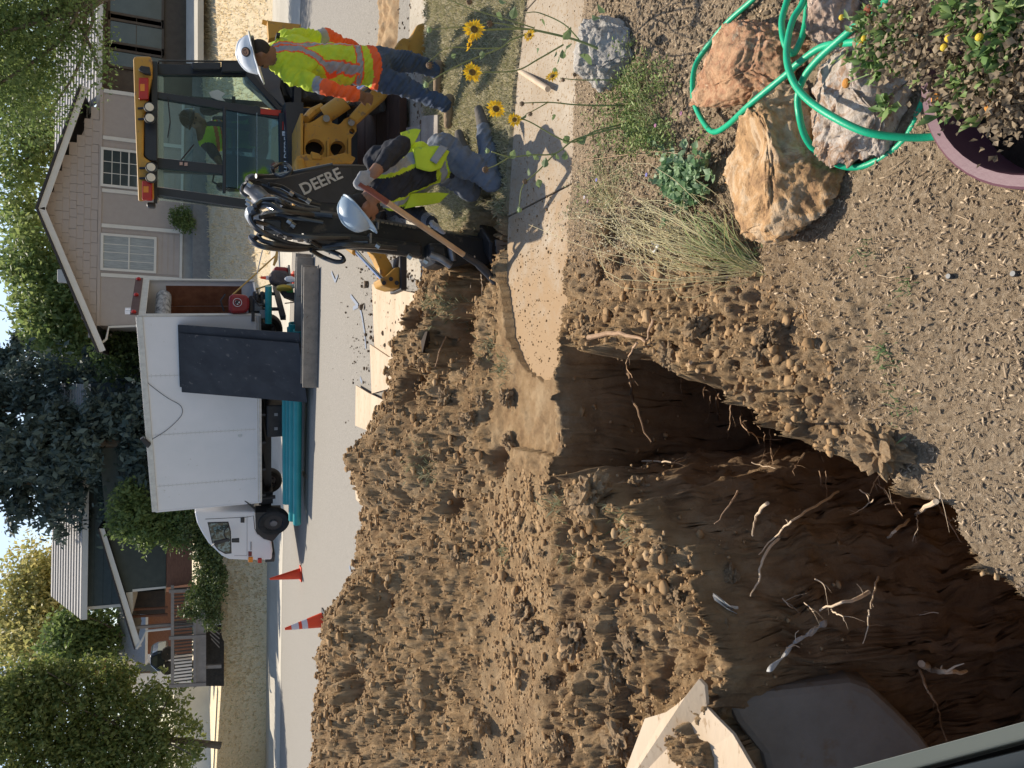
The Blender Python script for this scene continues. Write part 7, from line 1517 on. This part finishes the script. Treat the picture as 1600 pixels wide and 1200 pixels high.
# a long dry stem crossing the bed
m = M(); m.tube(catmull([GT(1132, 247)+Vector((0, 0, .02)), G(1060, 240, .10), G(1010, 238, .10), G(905, 252, .02)], 6), .0022, 5); tag(m.build('fallen_flower_stalk', leafm('brown_stalk', (.30, .19, .10), (.4, .26, .14), .1), None), 'long brown dry flower stem lying across the bed toward the walk', 'flower stalk')
# litter of fallen leaves in the bed by the pebbles
chips('leaf_litter', 2600, garden, .010, .020, DEADL, 'curled dry leaves littered round the boulders', .6, x0=.6, x1=2.6, y0=2.3, y1=3.9)
# roots
ROOT = pm('root_bark', (.34, .21, .12), (.50, .33, .20), 30, .85, .4, 90); ROOTP = pm('pale_root', (.58, .42, .27), (.68, .54, .38), 30, .8, .3, 90)
def root(label, pts, r, mat=ROOT, near=.965, forks=2):
    q = []
    for x, y in pts: g_ = GT(x, y); q.append(CAM+(g_-CAM)*(near+.01*random.random()))
    c = catmull(q, 5); c = [v+Vector((mnoise.noise(v*25), mnoise.noise(v*25+Vector((9, 0, 0))), mnoise.noise(v*25+Vector((0, 9, 0)))))*.010 for v in c]; t = empty('root', c[0], label, 'root', 'torn roots in the trench')
    m = M(); m.tube(c, [r*(1-.6*i/(len(c)-1)) for i in range(len(c))], 7); m.build('root_stem', mat, t, smooth_=True)
    for _ in range(forks):
        i = random.randrange(2, len(c)-1); d = (c[i]-c[i-1]).normalized()+Vector((random.uniform(-.9, .9), random.uniform(-.3, .3), random.uniform(-.9, .3))); m = M(); L_ = random.uniform(.03, .09); a = c[i]; m.tube([a, a+d*L_*.5+Vector((.006, 0, 0)), a+d*L_], [r*.3, r*.22, r*.1], 5); m.build('rootlet', mat, t)
root('thick bark-covered root lying along the trench lip by the slab', [(920, 527), (955, 521), (975, 523), (995, 528), (1010, 534)], .014, ROOT, .985)
root('short root joining the thick one at the trench lip', [(1021, 494), (1015, 515), (1010, 534)], .009, ROOT, .985, 0)
root('forked root dropping from the lip beside the slab corner', [(997, 535), (985, 552), (978, 568), (988, 590)], .006, ROOT, .955)
root('long brown root running down the wall below the slab', [(972, 570), (985, 592), (987, 615), (997, 642), (1007, 672), (1017, 690)], .011, pm('dark_root', (.15, .09, .05), (.22, .14, .08), 30, .9))
root('pair of hanging pale roots below the lip, upper one', [(1077, 567), (1071, 592), (1067, 626)], .008, ROOT, .955)
root('thin root hanging next to the paired pale ones', [(1066, 580), (1064, 600), (1068, 624)], .004, ROOT, .955)
root('straight dark root stuck in the shaded wall', [(1120, 620), (1121, 655), (1122, 685)], .008, pm('dark_root', (.15, .09, .05)))
root('hairy branching root hanging from the lip over deep shade', [(1172, 610), (1164, 632), (1158, 654), (1166, 672), (1194, 685), (1220, 687)], .005, ROOT, .925, 6)
root('zigzag rootlet hanging from the lip beside green weeds', [(1237, 660), (1244, 679), (1275, 697), (1287, 721)], .004, ROOT, .955, 3)
root('thin root hanging below the overhanging clod', [(1372, 757), (1391, 779), (1409, 807)], .004, ROOT, .955, 2)
root('stout pale root jutting from the lip down across the shade', [(1463, 782), (1431, 804), (1400, 829), (1386, 843), (1384, 854)], .009, ROOTP, .965, 2)
root('short crooked root beside the stout pale one', [(1466, 791), (1484, 816), (1502, 847)], .005, ROOT, .965, 2)
root('longest thin root curving up the trench floor', [(1308, 769), (1275, 791), (1237, 813), (1212, 838), (1186, 866)], .006, ROOTP, .925, 1)
root('long wavy root parallel to the longest one', [(1220, 836), (1194, 869), (1184, 907), (1173, 932)], .007, ROOTP, .925, 2)
root('pale forked stub on the trench wall', [(1198, 786), (1181, 807), (1175, 836)], .008, ROOTP, .925, 1)
root('small crooked root above the dirt tongue', [(1153, 769), (1143, 785), (1119, 819)], .005, ROOT, .92, 1)
root('pale broken root lying level on the floor', [(1358, 925), (1335, 937), (1311, 944), (1281, 952)], .009, ROOTP, .925, 1)
root('upright pale rootlet beside the broken level root', [(1373, 899), (1368, 915), (1360, 950)], .006, ROOTP, .925, 1)
root('bright splintered root stub near the window side', [(1440, 1038), (1458, 1046), (1480, 1050), (1512, 1050)], .016, ROOTP, .92, 3)
root('thin wavy root below the splintered stub', [(1437, 1047), (1450, 1080), (1465, 1107), (1478, 1156)], .006, ROOT, .92, 1)
root('spindly root over the dirt tongue', [(1005, 720), (1040, 722), (1062, 722), (1082, 710)], .006, ROOTP, .97, 2)
root('loose root poking from the heap above the hollow', [(700, 520), (688, 545), (680, 575), (668, 595)], .008, ROOT, .985, 1)
root('pale root ends in the pit wall behind the walk', [(742, 400), (738, 425), (735, 450)], .006, ROOTP, .97, 0)
root('thin root ends in the pit wall beside the others', [(752, 428), (753, 445), (752, 462)], .004, ROOTP, .97, 0)
for k in range(26):
    x, y = [(random.uniform(1090, 1300), 0), (random.uniform(1150, 1540), 0)][k % 2]; y = 575+(x-1080)*.72+random.uniform(0, 25) if k % 2 == 0 else random.uniform(720, 1000)
    L_ = random.uniform(20, 55); a = random.uniform(.8, 2.3) if k % 2 == 0 else random.uniform(0, 3.1)
    root(('thin rootlet hanging from the trench lip', 'thin pale rootlet lying against the trench wall')[k % 2], [(x, y), (x+L_*.5*math.cos(a)+random.uniform(-5, 5), y+L_*.5*math.sin(a)), (x+L_*math.cos(a), y+L_*math.sin(a))], random.uniform(.0022, .004), (ROOT, ROOTP)[k % 2], .93, 2)
# scraps, plywood, slab, blocks, caps
def ragged(name, label, cat, px, mat, dn=.97, th=.0015):
    q = [P(x, y, dn)+Vector((0, random.uniform(-.03, .03), 0)) if dn > 1 else CAM+(GT(x, y)-CAM)*(dn+.005*random.random()) for x, y in px]; n0 = len(q); qq = []
    for i in range(n0): qq += [q[i], q[i].lerp(q[(i+1) % n0], .5)+Vector((random.gauss(0, .006), random.gauss(0, .012), random.gauss(0, .006)))]
    q = qq; m = M(); n = len(q); c = sum(q, Vector())/n; inn = [v.lerp(c, .5)+Vector((0, random.gauss(0, .018), 0)) for v in q]; m.add(q+inn+[c], [(i, (i+1) % n, n+(i+1) % n, n+i) for i in range(n)]+[(n+i, n+(i+1) % n, 2*n) for i in range(n)]); o = m.build(name, mat, None); s = o.modifiers.new('solid', 'SOLIDIFY'); s.thickness = th; return tag(o, label, cat)
SCR = pm('grey_plastic', (.34, .33, .31), (.5, .49, .46), 30, .55, .5, 60)
ragged('plastic_scrap', 'torn grey plastic sheet hanging at the trench edge', 'plastic scrap', [(1110, 925), (1128, 940), (1150, 946), (1158, 958), (1166, 954), (1180, 978), (1188, 1000), (1178, 996), (1164, 980), (1150, 962), (1135, 952), (1118, 938)], pm('pale_plastic', (.42, .39, .34), (.58, .55, .5), 30, .6, .5, 60), 2.66)
sp_ = catmull([P(x, y, 2.5-.02*k) for k, (x, y) in enumerate(((1292, 972), (1270, 988), (1246, 1001), (1228, 1021), (1200, 1050)))], 8)
m = M(); V = []
for k, q in enumerate(sp_): a_ = k*.45; w_ = .011+.006*mnoise.noise(q*20); V += [q+Vector((math.cos(a_)*w_, math.sin(a_)*w_, .006*math.sin(a_*2))), q-Vector((math.cos(a_)*w_, math.sin(a_)*w_, 0))]
m.add(V, [(2*k, 2*k+1, 2*k+3, 2*k+2) for k in range(len(sp_)-1)]); o = m.build('plastic_strip', SCR, None, smooth_=True); sd = o.modifiers.new('solid', 'SOLIDIFY'); sd.thickness = .002; tag(o, 'twisted grey plastic strip with clinging rootlets in the trench', 'plastic scrap')
for k in range(7):
    q = sp_[8+k*3]; m = M(); e_ = Vector((random.uniform(-.05, .05), 0, random.uniform(-.09, .0))); m.tube(catmull([q, q+e_*.5+Vector((.01, 0, .01)), q+e_], 4), .0016, 4); m.build('rootlet', ROOTP, o)
ragged('paper_scrap', 'small white paper scrap on the soil beside the dry grass', 'paper', [(1018, 376), (1028, 380), (1026, 390), (1019, 393), (1015, 388)], WPAINT, .995)
m = M(); v = [G(x, y, z) for x, y, z in ((1097, 1060, .10), (1106, 1070, .08), (1109, 1104, .05), (1122, 1118, .04), (1150, 1146, .02), (1205, 1240, .0), (960, 1260, .12), (1012, 1122, .12), (1045, 1112, .11), (1062, 1100, .11), (1075, 1088, .11))]
m.prism(v, (0, 0, .016)); tag(m.build('plywood_sheet', PLY, None, bevel=.001), 'splintered plywood sheet with dirt on it beside the concrete footing', 'plywood')
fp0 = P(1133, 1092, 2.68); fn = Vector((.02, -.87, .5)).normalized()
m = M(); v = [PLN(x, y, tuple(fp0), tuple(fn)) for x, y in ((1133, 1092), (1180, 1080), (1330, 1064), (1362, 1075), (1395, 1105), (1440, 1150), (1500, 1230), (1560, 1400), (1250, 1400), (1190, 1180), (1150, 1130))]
m.prism(v, -fn*.25); tag(m.build('concrete_footing', pm('footing_concrete', (.16, .125, .09), (.235, .19, .145), 3, .85, .5, 40, spots=(.19, .13, .08), sscale=5, sthr=.57), None, bevel=.035), 'smooth grey concrete footing in the shade beside the plywood', 'footing')  # dark grey-brown concrete with brown dirt spots
for i, (px, l) in enumerate((([636, 643], 'uppermost cut wood block in the spoil'), ([622, 667], 'middle cut wood block in the spoil'), ([606, 695], 'lowest cut wood block in the spoil nearest the street'))):
    c = GT(*px); a = (Vector((.6, .75, .1)).normalized(), Vector((-.75, .6, .1)).normalized()); up_ = a[0].cross(a[1]); m = M(); m.box(c+Vector((0, 0, .05)), (.11, .22, .12), (a[0], a[1], up_)); tag(m.build('wood_block', PLY, None, bevel=.004), l, 'wood block', 'cut wood blocks in the spoil')
m = M(); v = [GT(x, y)+Vector((0, 0, .03)) for x, y in ((664, 520), (668, 552), (680, 552), (676, 518))]; m.prism(v, (0, 0, .015)); tag(m.build('dark_board', pm('dark_board_wood', (.05, .035, .025), None, 5, .9), None), 'dark board end half buried by the largest plywood sheet', 'board')
for x, y, l in ((1487, 432, 'black round irrigation cap in the bare soil'), (1588, 428, 'black irrigation cap at the edge of the mulch by the window')):
    c = GT(x, y); m = M(); m.lathe(c, (0, 0, 1), [(.0085, -.01), (.0085, .014), (.0075, .016), (0, .016)], 20); tag(m.build('irrigation_cap', pm('cap_black', (.04, .05, .06), None, 5, .4), None, smooth_=True), l, 'irrigation cap', 'irrigation caps')
# soil row on the street by the gutter, at the far side of the standing worker
gxs = np.linspace(3.3, 7.0, 150); gys = np.linspace(8.6, 10.9, 80); GX, GY = np.meshgrid(gxs, gys, indexing='ij')
prof = np.exp(-((GY-(9.75-.12*(GX-4)))/.42)**4)*smooth(3.4, 3.9, GX); hz = -.15+prof*(.10+.05*fbm(GX*4, GY*4, 3, 7)+.5*lumps(GX*7, GY*7, 3, .7)/7+.5*lumps(GX*18, GY*18, 4, .8)/18)-.02*(1-prof)+np.array([[0]]) ; zz_ = np.array([[zs(a, b) for b in gys] for a in gxs]); hz = hz+.15+zz_-.012
ix_ = np.arange(150*80).reshape(150, 80); o = link('soil_row', npmesh('soil_row', np.stack([GX, GY, hz], -1).reshape(-1, 3), np.stack([ix_[:-1, :-1], ix_[1:, :-1], ix_[1:, 1:], ix_[:-1, 1:]], -1).reshape(-1, 4), 4, True), DIRT); tag(o, kind='stuff'); tag(o, 'low row of brown soil on the street beyond the gutter', 'soil')
# blue utility paint marks on the street
BP = pm('blue_spray_paint', (.20, .26, .36), (.28, .28, .29), 40, .9)
for k, pts in enumerate((((518, 425), (524, 440), (528, 430)), ((548, 462), (560, 478), (552, 482)), ((562, 478), (566, 495), (570, 520), (572, 545)), ((563, 590), (566, 598)), ((563, 700), (560, 720)), ((546, 884), (548, 893)), ((542, 925), (543, 935)))):
    m = M(); q = [GS(x, y)+Vector((0, 0, .005)) for x, y in pts]; w = .03
    for a, b in zip(q[:-1], q[1:]):
        d = (b-a).normalized(); n = Vector((-d.y, d.x, 0))*w; m.add([a-n, b-n, b+n, a+n], [(0, 1, 2, 3)])
    m.build('street_marking', BP, kind='structure')
# window frame of the house the picture was taken from
wf = empty('window_frame', P(1450, 1180, .24), 'grey vinyl jamb of the window the view looks out of', 'window frame')
def jamb(name, pA, pB, Y, th, mat):
    (xa, ya0, ya1), (xb, yb0, yb1) = pA, pB; m = M(); m.prism([P(xa, ya0, Y), P(xb, yb0, Y), P(xb, yb1, Y), P(xa, ya1, Y)], Vector((-.62, .75, -.35)).normalized()*th); return m.build(name, mat, wf, bevel=.0015)
L_ = lambda y0, x: y0+(1200-y0)*0
def ln(x, xa, ya, xb, yb): return ya+(yb-ya)*(x-xa)/(xb-xa)
X0, X1 = 1150, 1760
for nme, l1, l2, Y, th, mt_ in (('jamb_face', (1330, 1200, 1600, 1127), (1427, 1200, 1600, 1154), .24, .030, pm('grey_vinyl', (.30, .33, .30), (.34, .37, .34), 3, .5)), ('jamb_groove', (1427, 1200, 1600, 1154), (1482, 1200, 1600, 1171), .262, .012, BLK), ('jamb_inner', (1482, 1200, 1600, 1171), (1560, 1230, 1640, 1205), .24, .030, pm('blue_grey_vinyl', (.10, .13, .16), None, 3, .5)), ('jamb_frame', (1560, 1230, 1640, 1205), (1500, 1400, 1640, 1360), .235, .04, BLK)):
    jamb(nme, (X0, ln(X0, *l1), ln(X0, *l2)), (X1, ln(X1, *l1), ln(X1, *l2)), Y, th, mt_)
